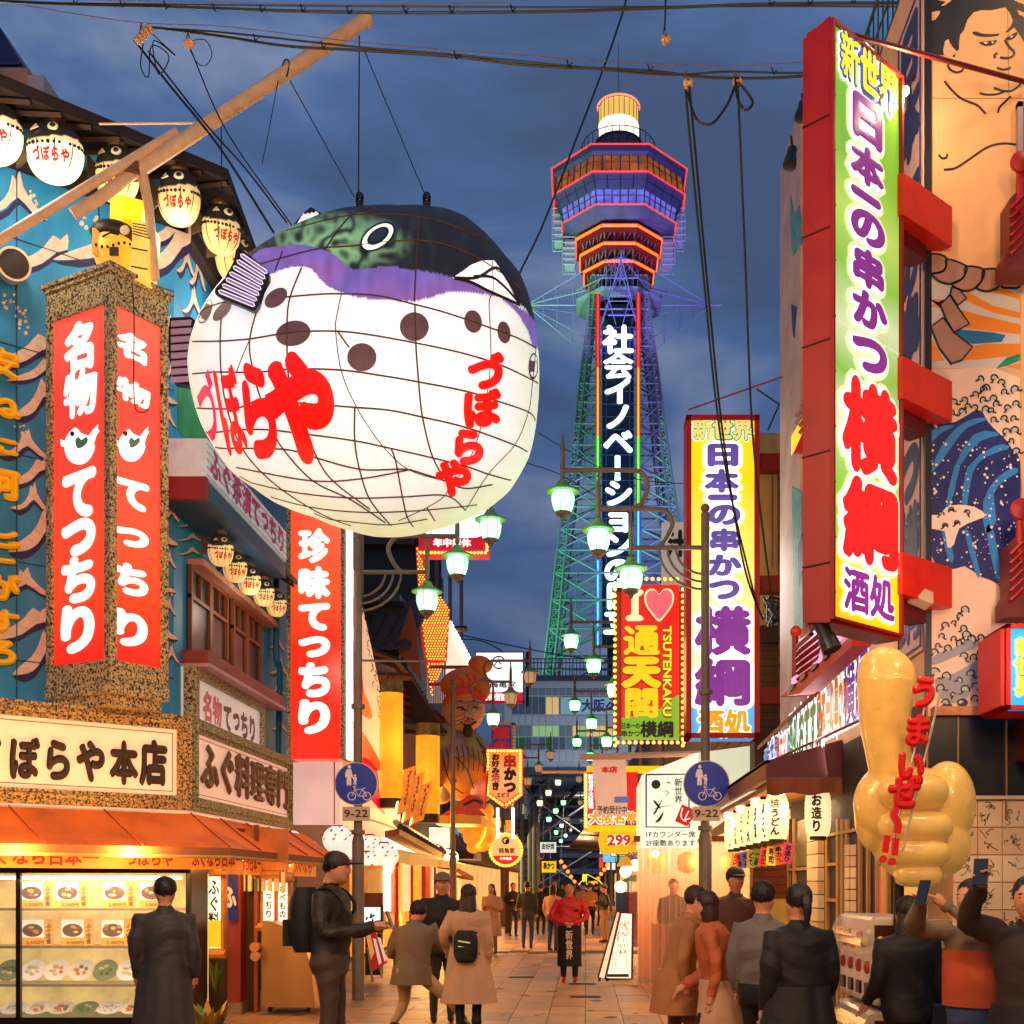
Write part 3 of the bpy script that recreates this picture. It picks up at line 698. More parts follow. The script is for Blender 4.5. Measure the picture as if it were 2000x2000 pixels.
def circ(cx,cy_,rx,ry,rot=0,n=26): c,s_ = math.cos(R(rot)),math.sin(R(rot));return [(cx + rx * math.cos(t) * c - ry * math.sin(t) * s_,cy_ + rx * math.cos(t) * s_ + ry * math.sin(t) * c) for t in np.linspace(0,2 * math.pi,n + 1)[:-1]]
dm = M('puffer_dot',(96,66,68),.5,es=.55,noise=.35,ns=5,samp=False)
for c in ((507,541,68,42,-38),(597,727,92,66,-12),(1232,692,76,76,0),(957,852,77,74,0),(1540,665,46,60,-12),(1702,722,34,58,-8),(1856,900,26,70,2),(225,610,66,30,-48),(137,612,30,68,22)):
 q = MB();skin(q,circ(*c),.016);q.build('spot',dm,fish)
q = MB();skin(q,circ(1040,220,106,62,-36),.016);skin(q,circ(1380,-3000,1,1),.0) if 0 else None;q.build('eye_rim',M('eye_dark',(14,14,14),.4),fish)
q = MB();skin(q,circ(1040,220,94,52,-36),.022);q.build('eye_white',M('eye_white',(245,255,225),.4,es=.95),fish)
q = MB();skin(q,circ(1042,216,66,36,-36),.028);q.build('iris',M('eye_dark',(14,14,14)),fish)
q = MB();skin(q,circ(1042,214,50,27,-36),.032);q.build('pupil',M('eye_blue',(38,42,60),.4,es=.3),fish)
q = MB();skin(q,[(1430,437),(1480,405),(1530,368),(1590,345),(1650,345),(1700,410),(1745,500),(1785,575),(1700,538),(1620,500),(1530,458)],.014);q.build('mouth',M('mouth_white',(255,248,240),.4,es=.9),fish)
q = MB()      # mouth lines
for l in ([(1440,437),(1560,436),(1650,385),(1700,420),(1782,572)],[(1545,430),(1640,435),(1720,500),(1782,572)],[(1440,437),(1530,460),(1620,505),(1700,540),(1782,578)]):
 rbt = [E_(*p) for p in cat2(l,5)];q.tube([pmap(u,v,.018) for u,v in rbt],.016,5)
q.build('mouth_line',M('eye_dark',(14,14,14)),fish)
redl = M('puffer_red',(225,20,14),.4,es=.7,samp=False);pinkl = M('puffer_pink',(225,22,80),.4,es=.8,samp=False)
def ptext(name,s,rect,mat,**k):
 q = MB();a,b,c,d = rect;u0,v0 = E_(a,b);u1,v1 = E_(c,d)
 glyphs(q,s,(u0 * .01,-v1 * .01,u1 * .01,-v0 * .01),lambda x,y,h: pmap(x * 100,-y * 100,.03 + h),.05,.003,ml=.14,**k);q.build(name,mat,fish)
def ptext1(s,c,sx,sy,mat,shear=0,rot=0,bold=.075):
 """one brush character centred on c (crop px), warped by shear / rotation"""
 q = MB()
 def fn(x,y,h):
  a = x * sx;b = y * sy;a -= shear * b;X = a * math.cos(R(rot)) + b * math.sin(R(rot));Y = -a * math.sin(R(rot)) + b * math.cos(R(rot))
  u,v = E_(c[0] + X,c[1] - Y);return pmap(u,v,.03 + h)
 glyphs(q,s,(-.5,-.5,.5,.5),fn,bold,.003,ml=.1,res=3);q.build('lettering',mat,fish)
ptext1('や',(640,1128),370,600,redl,.12,0,.075);ptext1('ら',(415,1140),215,560,redl,.14,0,.052)
ptext1('ぼ',(268,1140),130,520,redl,.2,0,.034);ptext1('づ',(150,1130),95,440,pinkl,.16,0,.03)
for s_,c,kx in (('づ',(1610,935),190),('ぼ',(1585,1125),195),('ら',(1515,1325),190),('や',(1438,1490),190)): ptext1(s_,c,kx,200,redl,0,-4 if s_ != 'や' else 6,.075)
# fins
def plate(name,pts,Y,th,mat,parent,dy=0): q = MB();p = [P(*E_(*a),Y + dy) for a in pts];q.prism(p,(0,th,0));return q.build(name,mat,parent)
fin = plate('pectoral_fin',cat2([(305,278),(370,320),(472,415),(440,500),(402,605),(330,585),(186,515),(235,440),(285,350)],3,True),11.55,.06,M('eye_dark',(14,14,14)),fish)
finm = M('fin_bar',(235,225,225),.4,es=.8);finp = M('fin_violet',(120,105,200),.4,es=.6)
for i in range(7):
 t = i / 6;a = V((320 - 118 * t,312 + 190 * t,0));b = V((462 - 62 * t,410 + 172 * t,0));a = a.lerp(b,.06);b = a.lerp(b,.93);d = (b - a).normalized();n_ = V((-d.y,d.x,0))
 for nm,w_,mm,dy in (('fin_bar',11,finm,-.012),('fin_core',5.5,finp,-.02)):
  pts = [a + n_ * w_ ,b + n_ * w_,b + d * w_ ,b - n_ * w_,a - n_ * w_,a - d * w_];q = MB();q.prism([P(*E_(p.x,p.y),11.55 + dy) for p in pts],(0,.01,0));q.build(nm,mm,fin)
tail = plate('tail_fin',[(-50,645),(60,640),(85,660),(50,850),(60,1000),(-30,985),(-60,800)],13.2,.12,M('eye_dark',(14,14,14)),fish)
for i in range(8): plate('tail_bar',[(-44,662 + i * 42),(62,655 + i * 42),(58,682 + i * 42),(-44,690 + i * 42)],13.2,.02,M('tail_bar',(150,118,140),.4,es=.35),tail,-.03)
df = plate('dorsal_fin',[(585,175),(640,105),(690,65),(750,100),(640,170),(590,200)],13.3,.08,M('eye_dark',(14,14,14)),fish)
for i in range(4): plate('fin_bar',[(608 + i * 26,168 - i * 14),(650 + i * 22,98 - i * 4),(664 + i * 22,104 - i * 2),(624 + i * 26,166 - i * 12)],13.3,.01,finm,df,-.02)
# hooks and chain up to the pole
hk = MB()
for x in (945,1297):
 for i in range(3): c = P(*E_(x,40 - 14 * i),12.9);hk.tube([c + V((.035 * math.cos(t),.0 if i % 2 else .0,.05 * math.sin(t))) for t in np.linspace(0,6.28,9)],.012,5)
hk.build('hook',dark,fish,kind='stuff')
# ---------------------------------------------------------------- bamboo coloured boom pole
pole = thing('lantern_boom_pole','thick cream steel boom pole slanting up from the left roof to hold the giant lantern','pole',P(140,405,12.2))
pmt = M('pole_cream',(240,196,158),.55,noise=.22,ns=9,bump=.25,bs=20)
q = MB();q.tube([P(710,42,13.0),P(715,40,13.0)],.08,14) if 0 else None
a,b = P(262,338,12.6),P(712,40,13.0);q.tube([a,b],.075,16);q.lathe([(.08,0),(.085,.02),(.085,.06),(.06,.075)],b,16,ax=(b - a));q.build('outer_tube',pmt,pole,smooth=True)
q = MB();a2 = P(-60,505,12.0);q.tube([a2,P(345,258,12.67)],.05,14);q.build('inner_tube',pmt,pole,smooth=True)
q = MB();q.tube([P(142,418,12.4),P(190,390,12.45),P(262,336,12.6)],.062,14);q.build('sleeve_tube',pmt,pole,smooth=True)
q = MB();q.tube([P(276,330,12.6),P(290,400,12.7),P(304,548,12.9)],[.055,.05,.045],10);q.build('strut',pmt,pole)
q = MB();q.box(P(250,0,12.6).x,P(276,0,12.6).x,12.5,12.7,P(0,345,12.6).z,P(0,325,12.6).z);q.build('clamp',M('rust',(120,82,60),.7,noise=.4),pole)
q = MB();q.tube([P(194,242,12.9),P(385,240,12.8)],.012,6);q.build('guy_rod',pmt,pole)
def wire(mb,pts,r,Y,sag=0,n=10):
 pp = [P(u,v,(Y if not isinstance(Y,(list,tuple)) else Y[0] + (Y[1] - Y[0]) * i / (len(pts) - 1))) for i,(u,v) in enumerate(pts)]
 mb.tube(cat(pp,n) if len(pp) > 2 else pp,r,5)
q = MB()
wire(q,[(702,70),(700,395)],.008,13);wire(q,[(712,100),(832,385)],.006,13);wire(q,[(565,155),(692,385)],.006,13);wire(q,[(432,245),(434,420)],.007,12.9);wire(q,[(545,150),(522,270),(512,320)],.005,12.8)
wire(q,[(548,140),(556,118),(565,122),(560,150)],.009,12.8)
q.build('hanging_wire',dark,pole)
# ---------------------------------------------------------------- small puffer lanterns (one built, the rest copied)
sm_mat = MV('small_puffer',.55,.6)
def small_puffer(rx,label,loc,lit):
 t = thing('puffer_lantern',label,'lantern',loc,'small puffer fish lanterns on the blue restaurant')
 L0 = V(loc);mb = MB();cs = [];n1,n2 = 56,40
 for j in range(n2 + 1):
  ph = -math.pi / 2 + math.pi * j / n2
  for i in range(n1):
   th = 2 * math.pi * i / n1;z = math.sin(ph);rr = math.cos(ph) ** (.8 if z > 0 else .72)
   x,y = rx * rr * math.cos(th),rx * .8 * rr * math.sin(th);zz = .29 * z * (1.1 if z > 0 else 1.05);mb.v.append(tuple(L0 + V((x,y,zz))))
   edge = .05 + .10 * math.cos(th * 2 + .6)
   if z > edge + .16: c = (.012,.01,.008)
   elif z > edge: c = (.9,.62,.3) if lit else (.75,.5,.28)
   else: c = (1.0,.90,.68) if lit > 1 else (1.0,.64,.24)
   k = .72 + .28 * math.cos(ph) * abs(math.cos(th + 1.2));cs.append(c if z > edge + .16 else tuple(q * (.8 + .2 * math.cos(th * 6) ** 6 * 0 + .2) for q in c))
 for j in range(n2):
  for i in range(n1): a = j * n1;mb.f.append((a + i,a + (i + 1) % n1,a + n1 + (i + 1) % n1,a + n1 + i))
 mb.mi = [0] * len(mb.f);mb.c = cs;mb.build('body',MV('small_puffer_lit',.78) if lit > 1 else sm_mat,t,smooth=True)
 def S(th,z,off=.008):
  rr = math.sqrt(max(0,1 - z * z)) ** .8;return L0 + V(((rx * rr + off) * math.cos(th),(rx * .8 * rr + off) * math.sin(th),.29 * z * (1.1 if z > 0 else 1.05)))
 q = MB()
 for i in range(18):
  th = -math.pi / 2 + (i - 8.5) * .19
  if i in (12,): continue
  q.ell(S(th,.0 + .05 * math.cos(th * 2)),.017 if i % 3 else .022,6,4)
 q.build('spots',black,t,kind='stuff')
 q = MB();q.ell(S(-math.pi / 2 + .25,.52),(.06,.03,.045),12,6);q.build('eye_white',M('sp_eye',(240,220,180),.4,es=.5),t)
 q = MB();q.ell(S(-math.pi / 2 + .25,.52,.03),(.032,.02,.026),10,6);q.build('pupil',black,t)
 q = MB();q.prism([S(-math.pi / 2 - .25,.45,.02),S(-math.pi / 2 - .65,.42,.02),S(-math.pi / 2 - .45,.62,.02)],(0,-.02,.0));q.build('mouth',M('sp_eye',(240,220,180)),t)
 q = MB()
 for th in (-2.6,-1.9,-1.25,-.6): q.tube([S(th,z,.004) for z in np.linspace(-.95,.1,9)],.006,4)
 q.build('rib_wires',M('rib',(70,46,30)),t)
 q = MB()
 for i,c in enumerate('づぼらや'):
  th = -math.pi / 2 + (i - 1.5) * .36 + .15
  glyphs(q,c,(-.5,-.5,.5,.5),lambda a,b,h: S(th + a * .34,-.46 + b * .46 - abs(i - 1.5) * -.02,.014 + h),.05,.002)
 q.build('lettering',M('sp_red',(180,20,15),.5,es=.3),t)
 q = MB();q.lathe([(.08,.27),(.11,.31),(.11,.36),(.05,.37)],L0,12);q.build('cap',M('brass',(130,95,50),.45,.5),t)
 q = MB();q.prism([L0 + V((-rx * .95,.0,.12)),L0 + V((-rx * 1.5,.05,.28)),L0 + V((-rx * 1.5,.05,-.12)),L0 + V((-rx * .95,0,-.05))],(0,.03,0));q.build('tail_fin',M('fin_dark',(90,70,50),.5),t)
 return t
# ================================================================ left corner restaurant
blue = M('mural_blue',(40,142,200),.55,noise=.3,ns=2.2,streak=.25,bump=.15,bs=12);blued = M('mural_blue_dark',(26,92,150),.6,noise=.2,ns=1.2)
cream = M('wave_cream',(238,205,185),.55,noise=.25,ns=9);navy = M('wave_navy',(40,28,84),.6,noise=.2,ns=8);teal = M('band_teal',(70,170,185),.5,noise=.1)
grn = granite('terrazzo_warm',(34,24,16),(212,168,100),40);grg = granite('terrazzo_grey',(26,28,24),(180,172,130),36)
rest = thing('blue_restaurant_building','blue corner restaurant with painted white wave crests and dark eaves on the left','building',(-6.5,16,0))
WF = Fr((-5.0,14.5,0),(.75,.66,0));WS = FX(-5.0)
q = MB()
c0,c1 = V((-5,14.5,0)),V((-5 - .75 * 6,14.5 - .66 * 6,0))
q.prism([V((c0.x,c0.y,2.5)),V((c1.x,c1.y,2.5)),V((-14,c1.y + 3,2.5)),V((-14,20.3,2.5)),V((-5,20.3,2.5))],(0,0,7.75));q.build('wall',blue,rest)
q = MB();q.box(-14,-4.9,15.0,20.3,-.1,2.5);q.build('ground_floor_wall',M('wood_dark',(70,38,22),.6,noise=.3,streak=.2),rest)
q = MB()      # roof with deep eave
ec = V((-4.19,14.0,9.87));e0 = ec + V((-.75,-.66,0)) * 5;e1 = P(502,507,15.6);e1 = ec + (e1 - ec) * 4
wl = [V((c1.x,c1.y,10.1)),V((-5,14.5,10.1)),V((-5,20.3,10.1))]
for a,b,c,d in ((e0,ec,wl[1],wl[0]),(ec,e1,wl[2],wl[1])):
 q.add([a,b,c,d,a + V((0,0,.13)),b + V((0,0,.13)),c + V((0,0,.22)),d + V((0,0,.22))],[(0,1,2,3),(4,7,6,5),(0,4,5,1),(3,2,6,7)])
q.build('roof_eave',M('eave_brown',(44,28,20),.7,noise=.3,bump=.3),rest)
for i in range(16):   # rafters under the eave
 a = e0.lerp(ec,i / 16);b = wl[0].lerp(wl[1],i / 16);q = MB();bar(q,a + V((0,0,-.03)),b + V((0,0,-.05)),.035);q.build('rafter',M('rafter',(66,40,26),.7),rest)
for i in range(5):
 a = ec.lerp(e1,i / 9);b = wl[1].lerp(wl[2],i / 9 * .7);q = MB();bar(q,a + V((0,0,-.03)),b + V((0,0,-.05)),.035);q.build('rafter',M('rafter',(66,40,26)),rest)
q = MB();WF.box(q,-6,9.57,.12,9.78,.0,.14);WS.box(q,14.4,9.57,20.3,9.78,0,.14);q.build('ledge',M('eave_brown',(44,28,20)),rest)
q = MB();WF.box(q,-6,9.79,0,10.09,.0,.02);WS.box(q,14.5,9.79,20.3,10.09,0,.02);q.build('frieze',teal,rest)
q = MB();WS.box(q,15.65,8.9,15.8,10.1,.3,.45);q.build('corner_post',M('eave_brown',(44,28,20)),rest)
# painted wave crests (flat paint on the cladding)
T1 = ([(-1,-.12),(-.45,.0),(-.12,.33),(-.02,.72),(.08,.6),(.2,.82),(.3,.42),(.62,0),(1,-.38),(.55,-.17),(.15,.18),(-.2,-.07),(-.6,-.2)],[(-.95,-.16),(-.55,-.23),(-.15,-.1),(.15,.17),(.55,-.19),(1,-.4),(.62,-.34),(.2,.0),(-.1,-.25),(-.5,-.42),(-.8,-.3)])
T2 = ([(-1,-.35),(-.5,-.1),(0,.1),(.35,.4),(.6,.75),(.8,.6),(1,.8),(1,.3),(.7,.2),(.3,-.15),(-.2,-.32)],[(-1,-.4),(-.2,-.34),(.3,-.17),(.7,.17),(1,.26),(1,.08),(.6,-.1),(.2,-.4),(-.4,-.55)])
def wave(Fx,u,v,su,sv,T=T1,flip=1,d=.004):
 for k,mt in ((1,navy),(0,cream)):
  q = MB();su_,sv_ = su * 1.12,sv * 1.3;pts = [(u + flip * x * su_,v - y * sv_) for x,y in cat2(T[k],2,True)];Fx.pxpoly(q,pts,0,d + .003 * (1 - k));q.build('painted_wave',mt,rest)
def foam(Fx,u,v,s,n,sd):
 rn = random.Random(sd);q = MB()
 for i in range(n):
  a,b = u + rn.uniform(-s,s),v + rn.uniform(-s,s);r = rn.uniform(2.0,5.5) * s / 20;Fx.pxpoly(q,circ(a,b,r,r * rn.uniform(.8,1.3),0,9),0,.006)
 q.build('painted_foam',cream,rest)
for a in ((25,400,60,62),(62,505,62,46),(190,480,78,60),(318,500,48,66),(30,695,66,44),(58,1290 - 560,40,30),(40,1150,62,40),(45,880,50,40),(22,1230,62,44),(60,985,36,40),(62,1290,34,60),(318,455,40,44)):
 wave(WF,*a,T=T1 if a[0] % 4 < 2 else T2)
for a in ((60,790,30,52),(60,1050,40,60),(50,930,34,36)): wave(WF,*a,T=T2)
for k,v in enumerate(range(640,1330,46)): wave(WF,330 + 3 * math.sin(k),v,15,24,T=(T1,T2)[k % 2],flip=(-1) ** k)
for i,a in enumerate(((60,385,14,10),(20,590,14,8),(35,605,16,8),(45,640,14,8),(175,440,18,7),(40,840,12,6),(322,900,10,8),(326,1170,10,8),(322,600,10,8))): foam(WF,*a,i)
for a in ((362,520,16,46),(385,540,14,60),(375,600,18,40),(395,480,14,30),(368,700,12,30),(545,1310,18,24),(540,1350,16,14),(540,1260,14,22),(545,1420,14,20)): wave(WS,*a)
for v in (1026,1053,1080): wave(WS,372,v,24,12)
gm2 = M('mural_green',(50,150,95),.55,noise=.5,ns=2)
q = MB();WS.pxpoly(q,[(346,745),(375,760),(400,830),(430,900),(400,890),(346,840)],0,.005);WS.pxpoly(q,[(395,985),(420,990),(445,1040),(420,1090),(396,1060)],0,.005);WS.pxpoly(q,[(500,1120),(520,1160),(530,1240),(505,1230)],0,.005);q.build('painted_mural',gm2,rest)
q = MB()
for z in (4.1,5.2,6.4,7.6,8.8): WF.box(q,-6,z,0,z + .012,.0,.009)
for s_ in (-.9,-1.8,-2.7): WF.box(q,s_,2.5,s_ + .012,9.57,0,.009)
q.build('cladding_seam',M('seam_blue',(20,60,90),.6),rest)
q = MB()
yl = M('letter_yellow',(255,186,6),.45,es=.12)
for c,v,h in (('安',712,66),('ね',795,58),('に',872,46),('何',945,66),('し',1032,50),('ご',1080,50),('が',1150,56),('す',1215,50),('ろ',1275,54)):
 q = MB();WF.pxtext(q,c,-34,v - h * .58,36,v + h * .58,bold=.075,d=.05,th=.05);q.build('letter',yl,rest)
# round floodlight on the wall
fl = thing('wall_floodlight','round cream floodlight mounted on the blue wave wall','floodlight',P(35,535,12.9))
q = MB();o = P(22,528,13.2);ax = V((.45,-.75,-.18));q.lathe([(.09,-.05),(.15,.0),(.165,.3),(.175,.31)],o,20,ax=ax);q.build('housing',M('pole_cream',(200,158,125)),fl,smooth=True)
q = MB();q.lathe([(.15,.305),(.15,.315)],o,20,ax=ax);q.build('lens',M('lens',(50,42,36),.2),fl);q = MB();bar(q,o,o + V((-.1,.3,0)),.03);q.build('bracket',dark,fl)
# window strip on the street side
q = MB();WS.box(q,14.95,4.5,18.2,5.62,.004,.02);q.build('window_void',M('void',(22,14,10),.4),rest)
wd = M('window_wood',(120,58,26),.5,noise=.35,ns=5,streak=.15)
for y0,y1 in ((14.95,15.75),(15.75,16.5),(16.75,17.45),(17.45,18.2)):
 q = MB();WS.frame(q,y0 + .06,4.56,y1 - .06,5.56,.06,.02,.07);WS.box(q,y0,5.2,y1,5.25,.02,.065);WS.box(q,(y0 + y1) / 2 - .015,5.25,(y0 + y1) / 2 + .015,5.56,.02,.06);f = q.build('window_frame',wd,rest)
 q = MB();WS.box(q,y0 + .06,4.56,y1 - .06,5.2,.025,.03);q.build('pane',M('pane_brown',(38,20,12),.35),f)
q = MB();WS.box(q,14.75,4.34,18.45,4.5,0,.34);q.build('window_sill',M('sill_red',(140,60,50),.6,noise=.4),rest)
q = MB();WS.box(q,14.75,4.3,18.5,4.34,0,.36);q.build('sill_edge',M('sill_pink',(190,150,155),.6,noise=.3,ns=20),rest)
q = MB();WS.box(q,15.0,5.62,18.7,5.7,.0,.2);q.build('lantern_ledge',M('ledge_pink',(190,135,110),.6,noise=.3),rest)
q = MB();q.hexa([(-5,15,6.62),(-4.5,15,6.27),(-4.5,18.85,6.27),(-5,18.85,6.62),(-5,15,6.68),(-4.47,15,6.33),(-4.47,18.85,6.33),(-5,18.85,6.68)]);q.build('canopy',M('eave_brown',(44,28,20)),rest)
for i in range(15):
 y = 15.1 + i * .26;q = MB();q.hexa([(-5,y,6.56),(-4.52,y,6.21),(-4.52,y + .05,6.21),(-5,y + .05,6.56),(-5,y,6.62),(-4.52,y,6.27),(-4.52,y + .05,6.27),(-5,y + .05,6.62)]);q.build('batten',M('rafter',(66,40,26)),rest)
q = MB();q.box(-5,-4.42,14.0,17.6,6.12,6.33);q.build('signboard_beam',M('beam_blue',(45,80,110),.5,noise=.2),rest)
q = MB();q.box(-5,-4.42,13.9,14.0,6.1,6.36);q.build('beam_cap',M('beam_red',(130,40,45),.5),rest)
sb = thing('slanting_billboard_strip','pale painted signboard strip with pink and grey characters above the lantern row','signboard',(-4.4,15.8,6.35));gb = FX(-4.41)
q = MB();gb.box(q,13.9,6.36,17.6,6.8,-.5,0);q.build('board',M('strip_white',(190,195,200),.4,es=.28,noise=.15),sb)
q = MB();gb.text(q,'ふぐ茶漬てっちり',(14.0,6.4,17.5,6.78),bold=.05);q.build('lettering',M('strip_txt',(200,60,120),.5,noise=.6,ns=2),sb)
q = MB()
for k in range(5): gb.box(q,13.9,6.38 + .09 * k,17.6,6.385 + .09 * k,0,.004)
q.build('seam',dark,sb)
q = MB();q.tube(cat([V((-4.92,19.0,z)) for z in (6.6,5.2)] + [V((-4.85,18.95,5.05)),V((-4.85,18.9,4.0)),V((-4.85,18.9,2.6))],3),.05,8);q.build('drain_pipe',M('pipe_blue',(30,110,160),.4),rest)
# small horizontal sign 名物てっちり
s1 = thing('small_framed_sign','small terrazzo framed white sign with pink and grey brush characters under the window sill','sign',(-4.9,16.3,3.5));g1 = FX(-4.86)
q = MB();g1.box(q,14.75,3.5,17.9,4.3,-.14,0);q.build('board',M('s1_white',(215,205,198),.4,es=.35),s1)
q = MB();g1.frame(q,14.85,3.55,17.8,4.18,.12,-.1,.06);q.build('frame',grg,s1)
q = MB();g1.text(q,'名物',(15.15,3.68,15.95,4.08),bold=.05);q.build('lettering',M('s1_pink',(225,120,130),.5),s1)
q = MB();g1.text(q,'てっちり',(16.0,3.66,17.6,4.06),bold=.05);q.build('lettering',M('s1_grey',(95,85,80),.5),s1)
# big corner fascia sign
fs_ = thing('restaurant_fascia_sign','wide terrazzo framed corner sign with dark brown characters over the orange awning','sign',(-4.6,13.5,2.4))
GF = Fr((-4.47,13.5,0),(.75,.66,0));GS = FX(-4.47)
q = MB();GF.box(q,-6,2.42,-.02,3.5,-.5,0);q.build('front_board',M('fascia_cream',(250,210,165),.45,es=.55,noise=.1,ns=1),fs_)
q = MB();GS.box(q,13.5,2.42,18.05,3.5,-.5,0);q.build('street_board',M('fascia_pink',(240,195,170),.45,es=.5,noise=.1,ns=1),fs_)
for Fx,a0,a1 in ((GF,-6,-.16),(GS,13.66,17.9)):
 q = MB()
 for k,(w_,d0) in enumerate(((.05,.02),(.05,.045),(.06,.03))):
  o = .05 * k;Fx.frame(q,a0 - o,2.6 - o,a1 + o,3.34 + o,w_ + .001 * k,-.02,d0 + .02)
 q.build('frame',grn if Fx is GF else grg,fs_)
 q = MB();Fx.frame(q,a0 + .05,2.65,a1 - .05,3.29,.008,.002,.008);q.build('red_line',M('line_red',(190,30,25),.5),fs_)
brn = M('letter_brown',(62,40,22),.5,noise=.25)
for c,u0,u1 in (('づ',-62,2),('ぼ',14,76),('ら',80,142),('や',146,206),('本',212,268),('店',270,326)):
 q = MB();GF.pxtext(q,c,u0 + 1,1450 - (50 if c == '店' else 45) + 32 + u0 * .05,u1 - 1,1527 + u0 * .04,bold=.06,d=.03,th=.025);q.build('letter',brn,fs_)
for i,c in enumerate('ふぐ料理専門'):
 y0 = 13.78 + i * .68;q = MB();GS.text(q,c,(y0,2.7,y0 + .66,3.28),bold=.055,d=.03,th=.025);q.build('letter',M('letter_lbrown',(120,85,55),.5,noise=.3),fs_)
# awning
aw = thing('orange_awning','orange fabric awning wrapping the corner above the food display case','awning',(-4.2,13.4,2))
oa_,ob_ = V((-3.86,12.98,2.0)),V((-4.46,13.48,2.4));dv_ = V((-.75,-.66,0)) * 5
q = MB();q.cur = 0
for a,b,c,d in ((oa_ + dv_,oa_,ob_,ob_ + dv_),(oa_,oa_ + V((0,6,0)),ob_ + V((0,5.5,0)),ob_)):
 for i in range(8):
  p0,p1,p2,p3 = a.lerp(b,i / 8),a.lerp(b,(i + 1) / 8),d.lerp(c,(i + 1) / 8),d.lerp(c,i / 8);m0,m1 = p0.lerp(p3,.5) - V((0,0,.02)),p1.lerp(p2,.5) - V((0,0,.02))
  q.add([p0,p1,m1,m0,p2,p3],[(0,1,2,3),(3,2,4,5)])
q.build('canvas',M('awning_orange',(230,100,25),.7,es=.3,noise=.4,ns=1.6,bump=.5,bs=5),aw)  # canvas emission stands in for light from below
for k in range(9): q = MB();a_ = oa_ + dv_ * (k / 5.2) if k < 5 else oa_ + V((0,1.2 * (k - 4),0));b_2 = ob_ + dv_ * (k / 5.2) if k < 5 else ob_ + V((0,1.1 * (k - 4),0));q.tube([a_ + V((0,0,.012)),a_.lerp(b_2,.5),b_2 + V((0,0,.012))],.009,4);q.build('seam',M('awn_seam',(150,60,20),.7),aw)
q = MB()
for a,b in ((oa_ + dv_,oa_),(oa_,oa_ + V((0,6,0)))): q.add([a,b,b - V((0,0,.1)),a - V((0,0,.1))],[(0,1,2,3)])
q.build('valance',M('valance',(150,90,50),.7,noise=.2),aw)
q = MB();q.tube([oa_ + dv_ - V((0,0,.1)),oa_ - V((0,0,.1)),oa_ + V((0,6,-.1))],.02,6)
for k in (1.0,2.9,4.4): bar(q,oa_ + V((0,k,-.1)),V((-4.9,13.5 + k,1.7)),.012)
q.build('support_frame',M('frame_gold',(210,160,90),.5,.3),aw)
wb = thing('wooden_text_board','thin orange lit wooden board with red brush writing under the awning','signboard',(-4.6,13,1.8));gw = Fr((-4.14,13.28,0),(.75,.66,0))
q = MB();gw.box(q,-4.5,1.77,.35,1.99,-.05,0);q.box(-4.12,-4.06,13.5,18,1.72,1.99);q.build('board',M('board_lit',(240,140,50),.6,es=.4,noise=.2,ns=4),wb)
q = MB();gw.text(q,'ふぐなら日本一',(-2.45,1.79,-1.25,1.97),bold=.03);gw.text(q,'づぼらや',(-.98,1.79,-.45,1.97),bold=.03);gw.text(q,'ふぐなら日本一',(-.25,1.79,.34,1.97),bold=.03);q.build('lettering',M('line_red',(190,30,25)),wb)
for k,t_ in enumerate(('ふぐなら日本一','参味てっちり','ふぐなら')):
 q = MB();FX(-4.055).text(q,t_,(13.7 + 1.4 * k,1.75,14.9 + 1.4 * k,1.97),bold=.03);q.build('lettering',M('line_red',(190,30,25)),wb)
for x_,y_,w_ in ((-4.6,12.2,75),(-5.4,11.4,60),(-4.1,14.2,85),(-4.1,16.5,70)): lamp('awning_lamp','POINT',(x_,y_,1.9),w_ * 1.15,(1,.52,.14),.08)
for x_,y_,z_,w_ in ((-5.9,12.2,8.9,42),(-4.6,13.5,8.9,36),(-4.3,15.4,8.8,40),(-4.25,16.3,5.3,18)): lamp('lantern_light','POINT',(x_,y_,z_),w_ * 1.25,(1,.88,.68),.2)
# ---------------------------------------------------------------- pillar box sign
cn,cl,cr = V((-4.98,12.5,0)),V((-5.877,13.0,0)),V((-4.60,13.17,0));cb = cl + cr - cn
ps = thing('corner_pillar_sign','tall square terrazzo framed box sign with red faces and white brush characters on the left','sign',(cn.x,cn.y,3.74))
def sq(z,o=0):
 c = (cn + cl + cr + cb) / 4;return [V(((p - c).x * (1 + o),(p - c).y * (1 + o),0)) + V((c.x,c.y,z)) for p in (cl,cn,cr,cb)]
PL,PR = Fr(cl,cn - cl),Fr(cn,cr - cn);wl_,wr_ = (cn - cl).length,(cr - cn).length
q = MB()
for Fx,w_ in ((PL,wl_),(PR,wr_),(Fr(cr,cb - cr),wl_),(Fr(cb,cl - cb),wr_)):
 Fx.box(q,0,3.95,.06,7.75,-.09,0);Fx.box(q,w_ - .06,3.95,w_ - .001,7.75,-.09,.001);Fx.box(q,0,3.75,w_,3.97,-.09,-.002)
 Fx.box(q,0,7.72,w_,7.98,-.09,-.002)
for z,o,h in ((7.98,.0,.05),(8.03,.05,.05),(8.08,.10,.04),(3.62,.02,.13),(3.5,-.12,.12)):
 a,b = sq(z,o),sq(z + h,o);q.hexa(a + b)
q.build('frame',granite('terrazzo_pillar',(30,26,20),(214,182,126),36),ps)
redm = [rampsign('pillar_red',[(0,(236,26,16)),(.3,(248,70,34)),(.55,(240,72,44)),(.8,(228,62,48)),(1,(232,84,62))],'Z',3.8,es=.72)]
